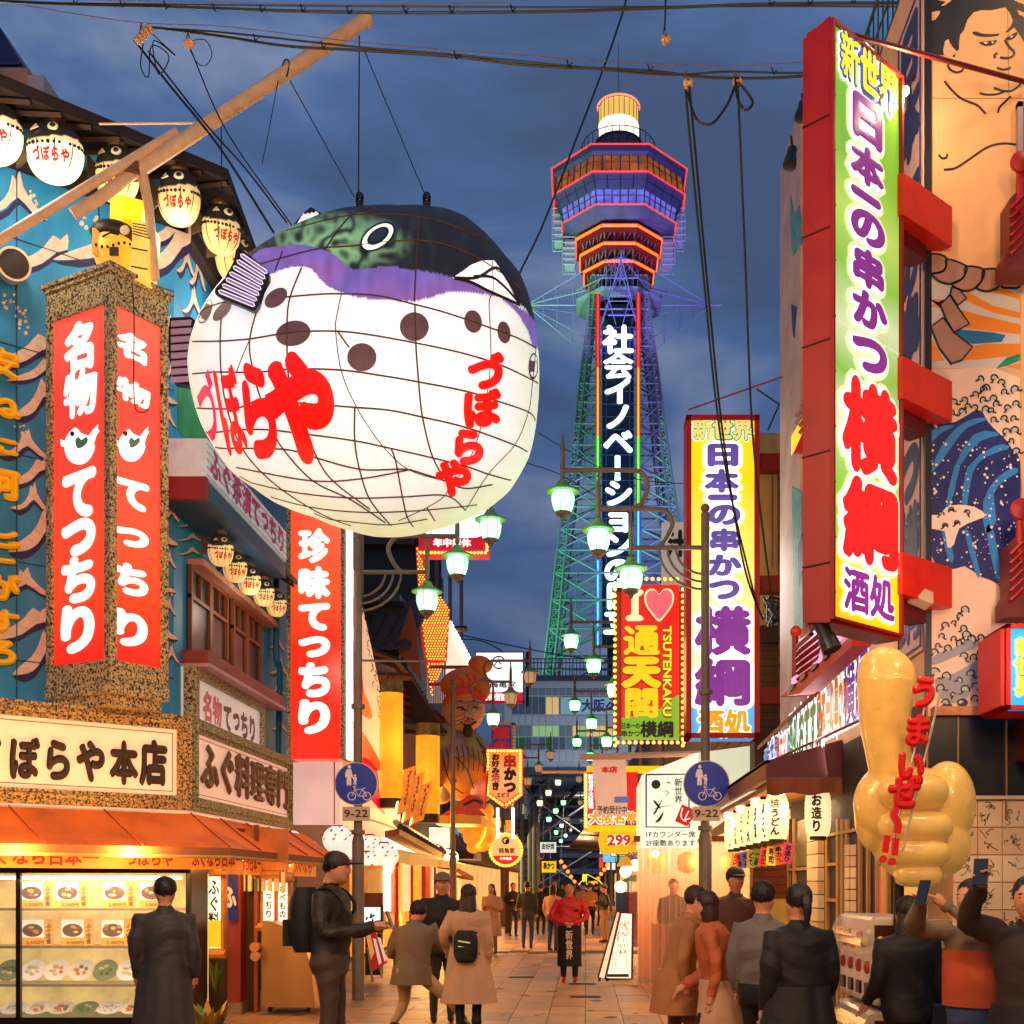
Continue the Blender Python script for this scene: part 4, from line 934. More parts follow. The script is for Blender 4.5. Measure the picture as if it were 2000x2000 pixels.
for Fx,w_,nm in ((PL,wl_,0),(PR,wr_,1)):
 q = MB();Fx.box(q,.06,3.97,w_ - .06,7.72,-.1,-.03);q.build('red_face',redm[0],ps)
 u0,u1 = ((121,187) if nm == 0 else (230,297))
 for c,v0,v1 in (('名',636,716),('物',728,803),('て',924,1004),('っ',1020,1078),('ち',1092,1171),('り',1184,1270)):
  q = MB();sh = (0 if nm == 0 else 0) + (v0 - 700) * -.012;Fx.pxtext(q,c,u0 + sh,v0,u1 + sh - (8 if c == '名' else 0),v1,bold=.062,d=-.02,th=.012,fit=True);q.build('letter',M('letter_glow',(255,250,240),.4,es=1.1,samp=False),ps)
 def ic(pts,mt,d,sm=3):
  q = MB();cx_,cy0 = (u0 + u1) / 2 - 4,866;k = 1 if nm == 0 else .88;Fx.pxpoly(q,[(cx_ + x * k,cy0 + y * k) for x,y in (cat2(pts,sm,True) if sm else pts)],-.028,d);q.build('fish_emblem',mt,ps)
 wg = M('letter_glow',(255,250,240))
 ic([(-26,-8),(-18,-22),(-6,-32),(4,-22),(24,-14),(28,-6),(30,10),(18,32),(0,40),(-18,32),(-27,12)],wg,-.02);ic([(18,-14),(30,-30),(38,-38),(36,-30),(40,-26),(34,-18),(30,-4)],wg,-.021,0);ic([(-24,-4),(-36,-10),(-34,4),(-24,6)],wg,-.021,0)
 ic([(-6,-6),(0,-14),(6,-8),(16,-14),(18,-4),(8,6),(-2,8)],M('fish_grey',(80,120,100),.5,es=.3),-.018)
 q = MB();cx_ = (u0 + u1) / 2 - 16;Fx.pxpoly(q,circ(cx_,846,4,5),-.028,-.017);q.build('fish_emblem',black,ps)
q = MB();q.tube(cat([P(258,552,12.6),P(262,620,12.62),P(262,780,12.62),P(275,805,12.7),P(290,800,12.9)],4),.007,5);q.build('cable',M('cable_dk',(60,10,12),.5),ps)
# puffer standing on the pillar: square yellow lit lantern fish
yf = thing('square_puffer_lantern','yellow lit square bodied puffer fish lantern standing on the terrazzo pillar sign','lantern',P(230,540,12.9));ya = M('yf_amber',(255,185,60),.5,es=.62,noise=.3,ns=4);yb = M('yf_yel',(255,215,40),.5,es=.95,noise=.25,ns=3);bk2 = M('yf_black',(40,28,14),.5)
q = MB();c = P(222,490,12.9);q.ell(c,(.21,.2,.30),18,12);q.build('lower_body',ya,yf,smooth=True)
q = MB();c2 = P(222,455,12.9);q.ell(c2 + V((.0,0,-.02)),(.25,.22,.13),16,8);q.build('back',bk2,yf,smooth=True)
q = MB();q.prism([P(a,b,12.75) for a,b in ((258,430),(294,436),(290,500),(284,548),(252,546),(258,480))],(0,.3,0));q.build('side_panel',M('yf_panel',(250,200,90),.5,es=.75,noise=.2),yf)
q = MB()
for k in range(5): q.tube([P(259,436 + 5 * k,12.745),P(294,442 + 6 * k,12.745)],.006,4)
for v in (484,520): q.tube([P(256,v,12.745),P(288,v + 6,12.745)],.008,4)
for i in range(7): q.ell(P(188 + 11 * i,478 + 4 * math.sin(i),12.69),.017,6,4)
q.tube([P(200,462,12.70),P(216,454,12.68),P(232,458,12.69)],.012,4);q.box(P(215,0,12.7).x,P(232,0,12.7).x,12.68,12.7,P(0,500,12.7).z,P(0,484,12.7).z);q.build('markings',bk2,yf)
q = MB();q.prism([P(a,b,12.72) for a,b in ((180,444),(193,448),(190,500),(179,492))],(0,.06,0));q.build('tail_fin',M('yf_tail',(200,140,50),.5,es=.3),yf)
q = MB();q.lathe([(.05,0),(.05,.012)],P(244,450,12.71),14,ax=(0,-1,0));q.build('eye',M('sp_eye',(240,220,180)),yf)
q = MB();q.prism([P(a,b,12.85) for a,b in ((216,386),(243,380),(239,440),(214,440))],(0,.25,0));q.build('upper_body',yb,yf)
q = MB();q.prism([P(a,b,12.8) for a,b in ((242,382),(280,392),(276,432),(238,426))],(0,.25,0));q.build('upper_box',M('yf_box',(255,200,20),.5,es=.9,noise=.2,ns=3),yf)
# small puffers
proto = small_puffer(.24,'small glowing puffer lantern at the eave corner, third from the left',P(350,388,13.8),1)
sp2 = small_puffer(.30,'brightest white lit puffer lantern under the left eave',P(108,300,13.0),2)
put(sp2,P(-12,262,12.8),label='puffer lantern under the eave cut off by the left edge')
put(proto,P(229,342,13.4),label='puffer lantern under the eave partly behind the cream boom pole')
put(proto,P(432,450,14.6),.5,.95,label='puffer lantern under the street side eave nearest the giant fish')
put(proto,P(455,505,15.0),.9,.95,label='puffer lantern half hidden behind the striped fin of the giant fish')
for i,(u,v) in enumerate(((431,1075),(459,1108),(487,1134),(515,1158),(540,1180))):
 Y = 4.62 * F_ / (CX - u);put(proto,P(u,v,Y),.35,.66 - .01 * i,label=['first and largest','second','third','fourth','last and farthest'][i] + ' puffer lantern in the row under the small canopy')
# rooftop box + corrugated building
ac = thing('rooftop_tank','pale rusted metal tank box standing on the roof at the far left','tank',P(40,190,16));q = MB();a,b = P(-20,235,16),P(86,132,16);q.box(a.x,b.x - .22,16,17,a.z,b.z);q.build('body',M('tank',(205,150,120),.6,noise=.35,ns=2),ac)
q = MB();q.box(b.x - .22,b.x,16.0,17,a.z,b.z - .1);q.build('side_cover',M('tank2',(200,185,180),.6),ac);q = MB();q.box(a.x,a.x + .55,15.95,16,a.z + .25,a.z + .42);q.build('vent',dark,ac)
t = thing('dark_blue_building','dark blue ribbed metal building rising at the top left corner','building',P(0,200,26));q = MB();a = P(43,124,24);q.prism([V((a.x,24,3)),V((a.x,24,a.z)),V((a.x - .55,24,a.z + .9)),V((-14,24,a.z + .9)),V((-14,24,3))],(0,5,0));q.build('wall',M('ribbed',(48,52,92),.4,.4),t)
for k in range(14): q = MB();q.box(-14,a.x - .02,23.97,24,a.z + .04 * -1 - .12 * k,a.z - .12 * k + .01);q.build('rib',M('ribbed2',(62,66,110),.4,.4),t)
# ---------------------------------------------------------------- second red sign 珍味てっちり
s2 = thing('red_hanging_sign','tall red sign with six white characters below the giant fish lantern','sign',(-4.2,18.6,3.8));f2 = FF(18.6)
a0,b0,a1,b1 = f2.rc(568,1482,666,905)
q = MB();f2.box(q,a0 - .06,b0 + .28,a0,b1,-.5,.03);f2.box(q,a1,b0 + .28,a1 + .06,b1,-.5,.03);f2.box(q,a0 - .08,b0,a1 + .12,b0 + .28,-.5,.05);f2.box(q,a0 - .1,b0 - .03,a1 + .14,b0 + .02,-.5,.07);q.build('frame',grg,s2)
q = MB();f2.box(q,a0,b0 + .28,a1,b1,-.45,0);q.build('red_face',rampsign('red2',[(0,(232,40,22)),(.4,(240,34,20)),(.6,(250,80,40)),(1,(245,70,35))],'Z',4,es=.85),s2)
for c,v0,v1 in (('珍',1032,1100),('味',1106,1170),('て',1178,1232),('っ',1243,1284),('ち',1294,1362),('り',1366,1434)):
 q = MB();f2.pxtext(q,c,583,v0,645,v1,bold=.066,d=.012,th=.01,fit=True);q.build('letter',M('letter_glow',(255,250,240)),s2)
q = MB();f2.box(q,a1 + .075,b0 + .4,a1 + .13,b1,-.3,-.05);q.build('light_tube',M('tube_white',(255,240,235),.4,es=1.3),s2)
for k in range(6): q = MB();f2.box(q,a1 + .07,b0 + .7 + k * .62,a1 + .135,b0 + .78 + k * .62,-.31,-.04);q.build('tube_clip',redp,s2)
# ---------------------------------------------------------------- ground floor: display case
dc = thing('food_display_case','glass food display case with lit menu cards and plates of sample dishes','display case',(-5.6,13.4,0));f3 = FF(13.3);dpt = .62
X0,_ = f3.px(-60,1800);X1,_ = f3.px(372,1800);zt = 1.79
q = MB();f3.box(q,X0,zt - .06,X1,zt,-dpt,0);f3.box(q,X0,-.02,X1,.12,-dpt,0)
for u in (35,367): a,_ = f3.px(u,1800);f3.box(q,a - .025,.1,a + .025,zt - .05,-.05,0)
q.build('frame',M('case_black',(28,20,16),.3,.3),dc)
q = MB();f3.box(q,X0,.12,X1,zt - .06,-dpt - .02,-dpt);q.build('back_panel',M('case_back',(250,205,120),.5,es=.7,noise=.45,ns=2.2),dc)
for v in (1727,): q = MB();q.tube([f3.pt(X0,1.68,-.3),f3.pt(X1 - .2,1.68,-.3)],.018,8);q.build('light_tube',M('tube_warm',(255,235,190),.4,es=7),dc)
gls = glass('case_glass',alpha=.08)
shelf = []
for v in (1776,1850,1925,1992):
 _,z = f3.px(100,v);shelf.append(z);q = MB();f3.box(q,X0 + .05,z - .008,X1 - .05,z + .008,-dpt + .04,-.06);q.build('shelf',M('shelf',(150,140,110),.25,.2),dc)
 q = MB();f3.box(q,X0 + .05,z - .016,X1 - .05,z + .012,-.06,-.05);q.build('shelf_edge',M('steel_br',(200,180,140),.3,.8),dc)
q = MB();f3.box(q,X0 + .05,.12,X1 - .04,zt - .06,-.012,-.006);q.build('glass_pane',gls,dc)
for r_,(v0,v1,us) in enumerate(((1722,1774,(38,108,200,272)),(1795,1848,(40,118,196,268)))):
 for k,u in enumerate(us):
  cdn = thing('menu_card','orange menu card, %s from the left on the %s shelf of the display case' % (['first','second','third','fourth'][k],['upper','second'][r_]),'menu card',P(u + 30,v1,13.6),'orange menu cards in the display case');fc = FF(13.62)
  a0,b0,a1,b1 = fc.rc(u,v0,u + 64,v1);q = MB();fc.box(q,a0,b0,a1,b1,-.01,0);q.build('card',M('card_or',(250,170,50),.5,es=.45,noise=.1),cdn)
  q = MB();a0,b0,a1,b1 = fc.rc(u + 2,v0 + 1,u + 46,v0 + 36);fc.box(q,a0,b0,a1,b1,0,.004);q.build('photo',M('card_wh',(255,240,215),.5,es=.7),cdn)
  q = MB();fc.pxpoly(q,circ(u + 24,v0 + 22,20,13,0,18),.004,.006);q.build('tray',M('tray_br',(120,50,25),.4),cdn)
  rn = random.Random(u + v0)
  for j in range(5): q = MB();fc.pxpoly(q,circ(u + 24 + rn.uniform(-13,13),v0 + 20 + rn.uniform(-8,7),rn.uniform(3,6),rn.uniform(2,4),0,9),.006,.008 + j * .0005);q.build('dish',M('dish%d' % (j % 3),((250,235,200),(240,180,80),(200,90,40))[j % 3],.5),cdn)
  q = MB();fc.pxtext(q,['1,500円','2,500円','2,800円','3,000円','3,500円','4,000円','3,400円','3,000円'][r_ * 4 + k],u + 12,v1 - 11,u + 46,v1 - 3,bold=.02,whole=True);fc.pxtext(q,'ふぐ定食',u + 50,v0 + 8,u + 61,v1 - 4,vert=True,bold=.03);q.build('lettering',M('card_tx',(120,40,20),.5),cdn)
rn = random.Random(3);k = 0
dish_cols = [(255,250,240),(245,235,215),(120,140,100),(250,250,250)];foods = [(250,235,205),(230,150,60),(80,140,50),(245,245,235)]
names = ['white plate of sliced raw fish','round plate of fried pieces','green leaf garnished plate','shallow bowl of noodles','plate with orange topping','white oval dish of rolls','round white plate with fanned slices','small dish with greens']
for si,z in ((2,shelf[2]),(3,shelf[3])):
 for j in range(7):
  u = 16 + j * 47 + (si - 2) * 8;c = P(u,0,13.52);c.z = z + .012;tl = R(52 if si == 2 else 24);r = .145
  t = thing('sample_dish','%s, %s from the left on the %s shelf' % (names[(j * 3 + si) % 8],['first','second','third','fourth','fifth','sixth','seventh'][j],['lower','bottom'][si - 2]),'food dish',c,'sample dishes in the display case')
  ax = V((0,-math.sin(tl),math.cos(tl)));o = c + V((0,.05,r * math.sin(tl) + .01));q = MB();q.lathe([(.05,0),(.06,.004),(r,.028),(r,.034),(.06,.012),(.0,.01)],o,20,ax=ax,cap=False);q.build('plate',M('plate%d' % ((j + si) % 4),dish_cols[(j + si) % 4],.2,es=.22),t,smooth=True)  # faint emission put into the plates to brighten them
  for m_ in range(5): a = m_ * 1.26 + j;q = MB();p = o + ax * .03 + V((math.cos(a) * .055,math.sin(a) * .05 * math.cos(tl),math.sin(a) * .05 * math.sin(tl)));q.ell(p,(.03 + .012 * math.sin(m_ * 7 + j),.03,.022),7,4);q.build('food',M('food%d' % ((j + m_ // 3 + si) % 4),foods[(j + m_ // 3 + si) % 4],.5,bump=.3),t)
q = MB();q.box(X1 - .02,X1,13.32,13.9,.12,1.73);q.build('end_panel',M('case_black',(28,20,16)),dc)
lamp('case_light','AREA',(-5.7,13.5,1.66),34,(1,.82,.55),1.4,rot=(0,0,0))
# timber shop front to the right of the case
sf = thing('timber_shop_front','orange brown timber shop entrance with posts and slats beside the display case','shop front',(-4.6,14.8,0))
wood = M('wood_orange',(150,72,30),.5,noise=.35,ns=3,streak=.12,bump=.1,bs=60);woodr = M('wood_red',(150,48,28),.5,noise=.25,ns=3,streak=.12)
f4 = FF(14.9)
for u0,u1 in ((376,384),(392,399),(444,452),(496,503)): q = MB();a0,_ = f4.px(u0,1800);a1,_ = f4.px(u1,1800);f4.box(q,a0,0,a1,2.35,-.08,0);q.build('slat',wood,sf)
q = MB();a0,_ = f4.px(455,1800);a1,_ = f4.px(476,1800);f4.box(q,a0,.12,a1,2.3,-.12,.14);q.build('post',woodr,sf);q = MB();f4.box(q,a0 - .02,0,a1 + .02,.14,-.14,.16);q.build('post_base',M('stone_b',(150,120,95),.7,noise=.3),sf)
q = MB();a0,_ = f4.px(300,1800);a1,_ = f4.px(560,1800);f4.box(q,a0,1.78,a1,2.3,-.1,-.06);q.build('lintel',M('lintel',(215,120,50),.5,es=.1,noise=.3,ns=3),sf)
for k in range(14): u = 380 + k * 13;a,_ = f4.px(u,1700);q = MB();f4.box(q,a,1.52,a + .045,1.76,-.05,.0);q.build('name_plaque',M('plaque',(235,190,110),.5,es=.25),sf)
q = MB();a0,_ = f4.px(372,0);a1,_ = f4.px(500,0);f4.box(q,a0,0,a1,1.9,-.2,-.12);q.build('panel',M('wood_dark',(70,38,22)),sf)
nr = thing('blue_noren_banner','blue cloth banner with white brush marks hanging beside the timber post','banner',P(450,1797,14.7));f5 = FF(14.72)
for j in range(2): q = MB();x0,z0,x1,z1 = f5.rc(436 + j * 15,1797,450 + j * 15,1693);q.hexa([(x0,14.72,z0),(x1,14.70,z0),(x1,14.71,z0),(x0,14.73,z0),(x0,14.72,z1),(x1,14.72,z1),(x1,14.73,z1),(x0,14.73,z1)]);q.build('cloth',M('noren',(32,52,150),.7,noise=.2,ns=8),nr)
q = MB();f5.pxtext(q,'ふ',437,1730,463,1775,bold=.06,d=.03);q.build('lettering',M('noren_w',(220,215,215),.6),nr)
def boxlan(name,lb,u0,v0,u1,v1,Y,txt,roof=True,pic=False):
 t = thing(name,lb,'lantern sign',P((u0 + u1) / 2,v1,Y));f = FF(Y);a0,b0,a1,b1 = f.rc(u0,v0,u1,v1);lb_ = M('bamboo_lit',(205,130,60),.5,noise=.3,ns=6)
 q = MB();f.box(q,a0,b0,a1,b1,-.12,0);q.build('panel',M('paper_lit',(255,242,215),.5,es=1.15),t)
 q = MB();f.frame(q,a0,b0,a1,b1,.035,-.14,.02);q.build('frame',lb_,t)
 if roof: q = MB();q.tube([f.pt(a0 - .09,b1 + .07,.06),f.pt(a1 + .09,b1 + .07,.06)],.06,8);q.build('bamboo_rail',lb_,t);q = MB();q.tube([f.pt(a0 - .07,b0 - .07,.05),f.pt(a1 + .07,b0 - .07,.05)],.06,8);q.build('bamboo_rail',lb_,t)
 q = MB();f.text(q,txt,(a0 + .02,b0 + .04,a1 - .02,b1 - .03),vert=True,bold=.03,d=.004);q.build('lettering',M('ink',(35,22,16),.6),t)
 return t
boxlan('bamboo_lantern_box','bamboo framed lantern box with dish picture and yellow price card beside the display case',404,1712,432,1852,14.5,'ふぐ料理')
q = MB();f6 = FF(14.49);a0,b0,a1,b1 = f6.rc(404,1798,431,1850);f6.box(q,a0,b0,a1,b1,0,.012);o = q.build('price_card',M('card_yel',(245,190,40),.5,es=.6));tag(o,'yellow price card on the lower half of the bamboo lantern box','card')
boxlan('paper_lantern_sign','left lit paper sign with brush writing above the steel case',514,1720,536,1800,15.0,'てっちり')
boxlan('paper_lantern_sign','right lit paper sign with brush writing above the steel case',542,1724,562,1800,15.05,'なべもの')
sc_ = thing('steel_counter_case','brushed steel cabinet with a curved top standing on castors outside the restaurant','cabinet',P(560,1972,14.9));q = MB();f7 = FF(14.7)
pts = [f7.px(u,v) for u,v in ((511,1966),(511,1798),(530,1800),(560,1812),(590,1840),(606,1880),(616,1968))];f7.poly(q,pts,-.8,0);q.build('body',M('steel_brushed',(205,150,85),.3,.7,noise=.06,ns=1),sc_)
q = MB()
for u in (524,600): a,b = f7.px(u,1972);q.lathe([(.035,-.02),(.035,.02)],f7.pt(a,b,-.1),10,ax=(1,0,0))
q.build('castor',black,sc_)
fk = thing('firewood_log','round cut log ends stacked beside the steel cabinet','log',P(497,1860,14.6))
for u,v in ((497,1850),(498,1868)): q = MB();q.lathe([(.05,-.15),(.06,0)],P(u,v,14.5),12,ax=(0,-1,0));q.build('log_end',M('log_end',(200,130,80),.7,noise=.3,ns=20),fk)
# plants
def tuft(name,lb,c,n,h,sp,mats,sd,wd=.012):
 rn = random.Random(sd);t = thing(name,lb,'plant',c)
 for i in range(n):
  a = rn.uniform(0,6.28);hh = h * rn.uniform(.5,1);tip = V(c) + V((math.cos(a) * sp,math.sin(a) * sp,hh));b = V(c) + V((rn.uniform(-.03,.03),rn.uniform(-.03,.03),0));m_ = b.lerp(tip,.6) + V((0,0,.12 * h));s_ = V((-math.sin(a),math.cos(a),0)) * wd * rn.uniform(.7,1.6)
  q = MB();q.add([b - s_ * .4,b + s_ * .4,m_ + s_,m_ - s_,tip],[(0,1,2,3),(3,2,4)]);q.build('leaf',mats[i % len(mats)],t,fix=False)
 return t
lf = [M('leaf_g',(70,100,40),.5),M('leaf_g2',(105,125,50),.5),M('leaf_y',(190,140,30),.5)]
tuft('bamboo_plant','small bamboo plant hanging below the lantern box',P(420,1935,14.4),34,.42,.16,lf[:2],1)
tuft('potted_plant','yellow leaved plant in the left foreground beside the walking figure',P(405,2060,11.5),60,.55,.26,lf[1:] + lf[2:],4,.03)
# ================================================================ street lamp posts
lpm = M('lamp_post_paint',(128,116,104),.5,.2,noise=.25,ns=6,bump=.1)
def lamp_unit(t,c,lit,side):
 """hanging carriage lamp; c = top of the hat"""
 hm = M('lamp_hat',(120,150,95),.5)
 q = MB();q.lathe([(.0,.0),(.035,.02),(.05,.05),(.10,-.03),(.215,-.085),(.215,-.10),(.19,-.105),(.10,-.08)],c,20,cap=False);h = q.build('lamp_hat',hm,t,smooth=True)
 gm_ = M('lamp_glass_green',(205,255,220),.3,es=6,ec=(118,255,160)) if lit == 1 else M('lamp_glass_off',(215,175,135),.3,es=.45) if lit == 0 else M('lamp_glass_warm',(255,230,180),.3,es=2.2)
 q = MB();q.lathe([(.125,-.10),(.15,-.17),(.14,-.27),(.105,-.36),(.07,-.37)],c,12);q.build('lamp_glass',gm_,t,smooth=True)
 q = MB()
 for k in range(6):
  a = k * math.pi / 3 + .3;q.tube([V(c) + V((r * math.cos(a),r * math.sin(a),z)) for r,z in ((.13,-.10),(.155,-.17),(.145,-.27),(.108,-.365))],.006,4)
 q.lathe([(.11,-.36),(.09,-.40),(.04,-.43),(.02,-.47),(0,-.49)],c,10,cap=False);q.lathe([(.012,0),(.02,.12),(.015,.38),(.0,.5)],c,8,cap=False);q.build('lamp_cage',lpm,t)
def lamp_post(label,x,y,sg,lits,full=True,h0=0):
 t = thing('street_lamp',label,'street lamp',(x,y,0),'carriage lamp posts along the street');s = sg
 q = MB();q.lathe([(.085,0),(.085,2.2),(.075,2.25),(.06,2.3),(.055,6.35),(.06,6.36),(.05,6.4)],(x,y,0),14);q.ell((x,y,6.46),.06,10,8)
 for z in (2.3,4.05): q.lathe([(.095,z),(.095,z + .06)],(x,y,0),14)
 q.build('post',lpm,t,smooth=True)
 zA = 5.95;X = lambda a: x + s * a
 A1 = [(X(0),y,zA),(X(.96),y,zA)];q = MB();q.tube(A1,.032,8);q.build('arm',lpm,t)
 q = MB();q.tube(cat([V((X(.60),y,zA)),V((X(.50),y,zA + .12)),V((X(.42),y,zA + .32)),V((X(.50),y,zA + .46)),V((X(.66),y,zA + .5)),V((X(1.38),y,zA + .5))],5),.032,8);q.build('arm',lpm,t)
 q = MB();q.tube(cat([V((X(.96),y,zA + .5)),V((X(.82),y,zA + .58)),V((X(.74),y,zA + .8)),V((X(.82),y,zA + .96)),V((X(1.0),y,zA + 1.0)),V((X(1.84),y,zA + 1.0))],5),.032,8);q.build('arm',lpm,t)
 q = MB()
 for k in range(3): r = .38 + .11 * k;q.tube([V((X(r * math.sin(a)),y,zA - .02 - r + r * 1.0 - r * .95 * (1 - math.cos(math.pi / 2 - a)) * 0 - (r * .95) * (1 - math.sin(math.pi / 2 - a)) * 1.0 + 0)) if 0 else V((X(r * math.cos(a)),y,zA - r * .9 * math.sin(a))) for a in np.linspace(0,math.pi / 2,9)],.016,6)
 q.build('bracket',lpm,t)
 for i,(a,z) in enumerate(((.96,zA - .18),(1.38,zA + .5 - .18),(1.84,zA + 1.0 - .18))):
  if lits[i] >= 0: lamp_unit(t,V((X(a),y,z)),lits[i],s)
  q = MB();q.lathe([(.03,.1),(.035,.24),(.03,.5),(.012,.6),(.02,.62),(0,.74)],(X(a),y,z - .02),8,cap=False);q.build('finial',lpm,t)
 return t
LX,RX = -3.16,1.55
lpR = lamp_post('lamp post on the right with three lamps, in front of the yellow vertical sign',RX,15.4,-1,(1,1,1))
lpL = lamp_post('lamp post with green lit lamps on the left below the giant fish',LX,16.6,1,(1,1,1))
lamp_post('second lamp post on the left, dark, in front of the seated deity figure',LX,28.5,1,(1,0,0))
lamp_post('second lamp post on the right, its lamps hanging left of the red bulb framed sign',RX,24.3,-1,(1,1,1))
lamp_post('third lamp post on the right, its green lamps in front of the glazed building',RX,33,-1,(1,1,1))
lamp_post('fourth lamp post on the right, small green lamps just above the arm of the sign',RX,41.5,-1,(1,1,1))
lamp_post('third lamp post on the left with three unlit pinkish lamps',LX,45.6,1,(0,0,0))
lamp_post('fourth lamp post on the left with cream lamps',LX,57.8,1,(2,2,2));lamp_post('fifth lamp post on the left with small green lamps',LX,72,1,(1,1,1))
for k,(x,y,s) in enumerate(((RX,56,-1),(RX,72,-1),(LX,90,1),(RX,92,-1),(LX,108,1))): lamp_post(['fifth lamp post on the right, partly hidden by the red banners','sixth lamp post on the right far up the street','sixth lamp post on the left far up the street','last lamp post on the right near the tower','last lamp post on the left near the tower'][k],x,y,s,(1,1,0))
# round blue signs
def round_sign(lb,x,y):
 t = thing('road_sign',lb,'road sign',(x,y,2.0));f = FF(y - .1);zc = EH + (HY - 1532) / F_ * y;c = (x,zc)
 disc = lambda r,n=40: [(c[0] + r * math.cos(a),c[1] + r * math.sin(a)) for a in np.linspace(0,2 * math.pi,n + 1)[:-1]]
 q = MB();f.poly(q,disc(.298),-.02,0);q.build('rim',M('rim_grey',(200,185,175),.4,.3),t);q = MB();f.poly(q,disc(.285),0,.004);q.build('blue_disc',M('sign_blue',(22,52,160),.35,es=.12),t)
 k = y / F_;w_ = M('pictogram',(235,215,200),.5,es=.15);S = lambda pts: [(c[0] + a * k,c[1] - b * k) for a,b in pts]
 def pl(pts,nm,sm=0): q = MB();f.poly(q,S(cat2(pts,sm,True) if sm else pts),.004,.008);q.build(nm,w_,t)
 pl(circ(-13,-33,3.4,3.8,0,12),'adult_figure');pl([(-18,-28),(-9,-28),(-6,-14),(-4,-12),(-6,-10),(-9,-14),(-9,2),(-10,3),(-13,3),(-13,-8),(-14,3),(-18,3),(-18,-14),(-21,-12),(-21,-20)],'adult_figure')
 pl(circ(-2,-16,2.6,2.6,0,10),'child_figure');pl([(-5,-13),(1,-13),(2,-6),(0,-5),(1,2),(-1,2),(-2,-3),(-3,2),(-5,2),(-4,-6),(-6,-10)],'child_figure')
 q = MB()
 def st(pts,w_=.9,cl_=False): f.stroke(q,S(pts),w_ * 1.5 * k,.004,.008,px=False,sm=0,closed=cl_)
 for cx_ in (-8,21): st(circ(cx_,24,7.5,7.5,0,20),1,True)
 st([(-8,24),(-2,11),(13,11),(21,24)]);st([(-2,11),(5,24),(13,11)]);st([(5,24),(21,24)]);st([(-4,6),(-2,11)]);st([(-6,6),(-1,4),(0,8)]);st([(13,11),(15,8),(18,9)]);q.build('bicycle_pictogram',w_,t)
 t2 = thing('time_plate','white plate reading 9-22 below the round blue sign on the %s post' % ('left' if x < 0 else 'right'),'plate',(x,y,1.9));a0,b0,a1,b1 = c[0] - 27 * k,c[1] - 72 * k,c[0] + 27 * k,c[1] - 44 * k
 q = MB();f.poly(q,cat2([(a0,b0),(a1,b0),(a1,b1),(a0,b1)],1,True),-.015,0);q.build('plate',M('plate_cream',(225,200,175),.45),t2,bevel=.012)
 q = MB();f.text(q,'9−22'.replace('−','-'),(a0 + 4 * k,b0 + 7 * k,a1 - 4 * k,b1 - 6 * k),bold=.012,d=.004);q.build('lettering',M('ink',(35,22,16)),t2)
round_sign('round blue pedestrian and bicycle sign on the left lamp post',LX,16.55);round_sign('round blue pedestrian and bicycle sign on the right lamp post',RX,15.35)
# ================================================================ LEFT ROW
bulb_m = M('bulb_amber',(255,168,62),.4,es=3.2,samp=False);bulb_w = M('bulb_white',(255,232,190),.4,es=5,samp=False)
def bulbs(t,f,pts,r,mat=None,d=.03,stuff=False,hidden=False):
 mat = mat or bulb_m
 if stuff:
  q = MB()
  for a,b in pts: q.ell(f.pt(a,b,d),r,6,4)
  q.build('bulb',mat,t,smooth=True,kind='stuff');return
 q = MB();q.ell((0,0,0),r,8,6);me = q.mesh('bulb',mat,(0,0,0),True)
 for a,b in pts: o = bpy.data.objects.new('bulb',me);col.objects.link(o);o.parent = t;o.location = f.pt(a,b,d) - WL[t.name]
# --- pale billboard + red fan sign
pbld = block('shop_building','building with the pale blank billboard and red fan shaped sign next to the blue restaurant',-14,-5.1,20.35,27.5,9.8,M('pinkish_wall',(150,110,95),.7,noise=.2))
bb_ = thing('blank_billboard','pale pink blank lit panel below the red hanging sign','billboard',(-4.6,20.2,3));f = FF(20.1)
q = MB();a0,b0,a1,b1 = f.rc(562,1610,664,1483);f.box(q,a0,b0,a1,b1,-.2,0);q.build('panel',M('blank_pink',(240,200,185),.35,es=.62,noise=.12,ns=1),bb_);q = MB();x_,_ = f.px(652,1500);f.box(q,x_,b0,x_ + .02,b1,0,.01);q.build('seam',M('seam_pk',(210,120,110),.5),bb_)
fan = thing('red_fan_sign','tall curved sign with red and gold petals and sketched figures along its edge','sign',(-4.4,22,3));g = FX(-4.38)
q = MB();g.pxpoly(q,[(656,1060),(676,1040),(684,1085),(700,1150),(718,1230),(735,1310),(755,1400),(770,1480),(781,1560),(782,1645),(700,1622),(664,1608),(660,1300)],-.25,0);q.build('panel',M('fan_pale',(255,205,160),.35,es=.62,noise=.1),fan)
for i,pts in enumerate(([(668,1100),(678,1110),(696,1200),(694,1230),(672,1180)],[(672,1230),(694,1262),(708,1330),(706,1370),(672,1330)],[(672,1350),(706,1395),(727,1400),(708,1350)],[(672,1400),(700,1420),(727,1460),(745,1500),(720,1500),(674,1450)],[(706,1480),(735,1500),(742,1560),(752,1590),(740,1580),(712,1540)],[(668,1460),(700,1490),(706,1560),(670,1540)])):
 q = MB();g.pxpoly(q,pts,0,.006,sm=3);q.build('petal',M('petal%d' % (i % 3),((235,50,25),(225,20,60),(245,110,40))[i % 3],.35,es=.75,noise=.4,ns=2),fan)
q = MB();rn = random.Random(5)
for i in range(46):
 t_ = i / 46;u = 690 + 78 * t_ ** .8 + rn.uniform(-3,4);v = 1110 + 460 * t_;g.stroke(q,[(u,v),(u + rn.uniform(-4,4),v + 6),(u + rn.uniform(-3,5),v + 11)],.02,0,.007,sm=2)
q.build('sketch_lines',M('ink',(35,22,16)),fan)
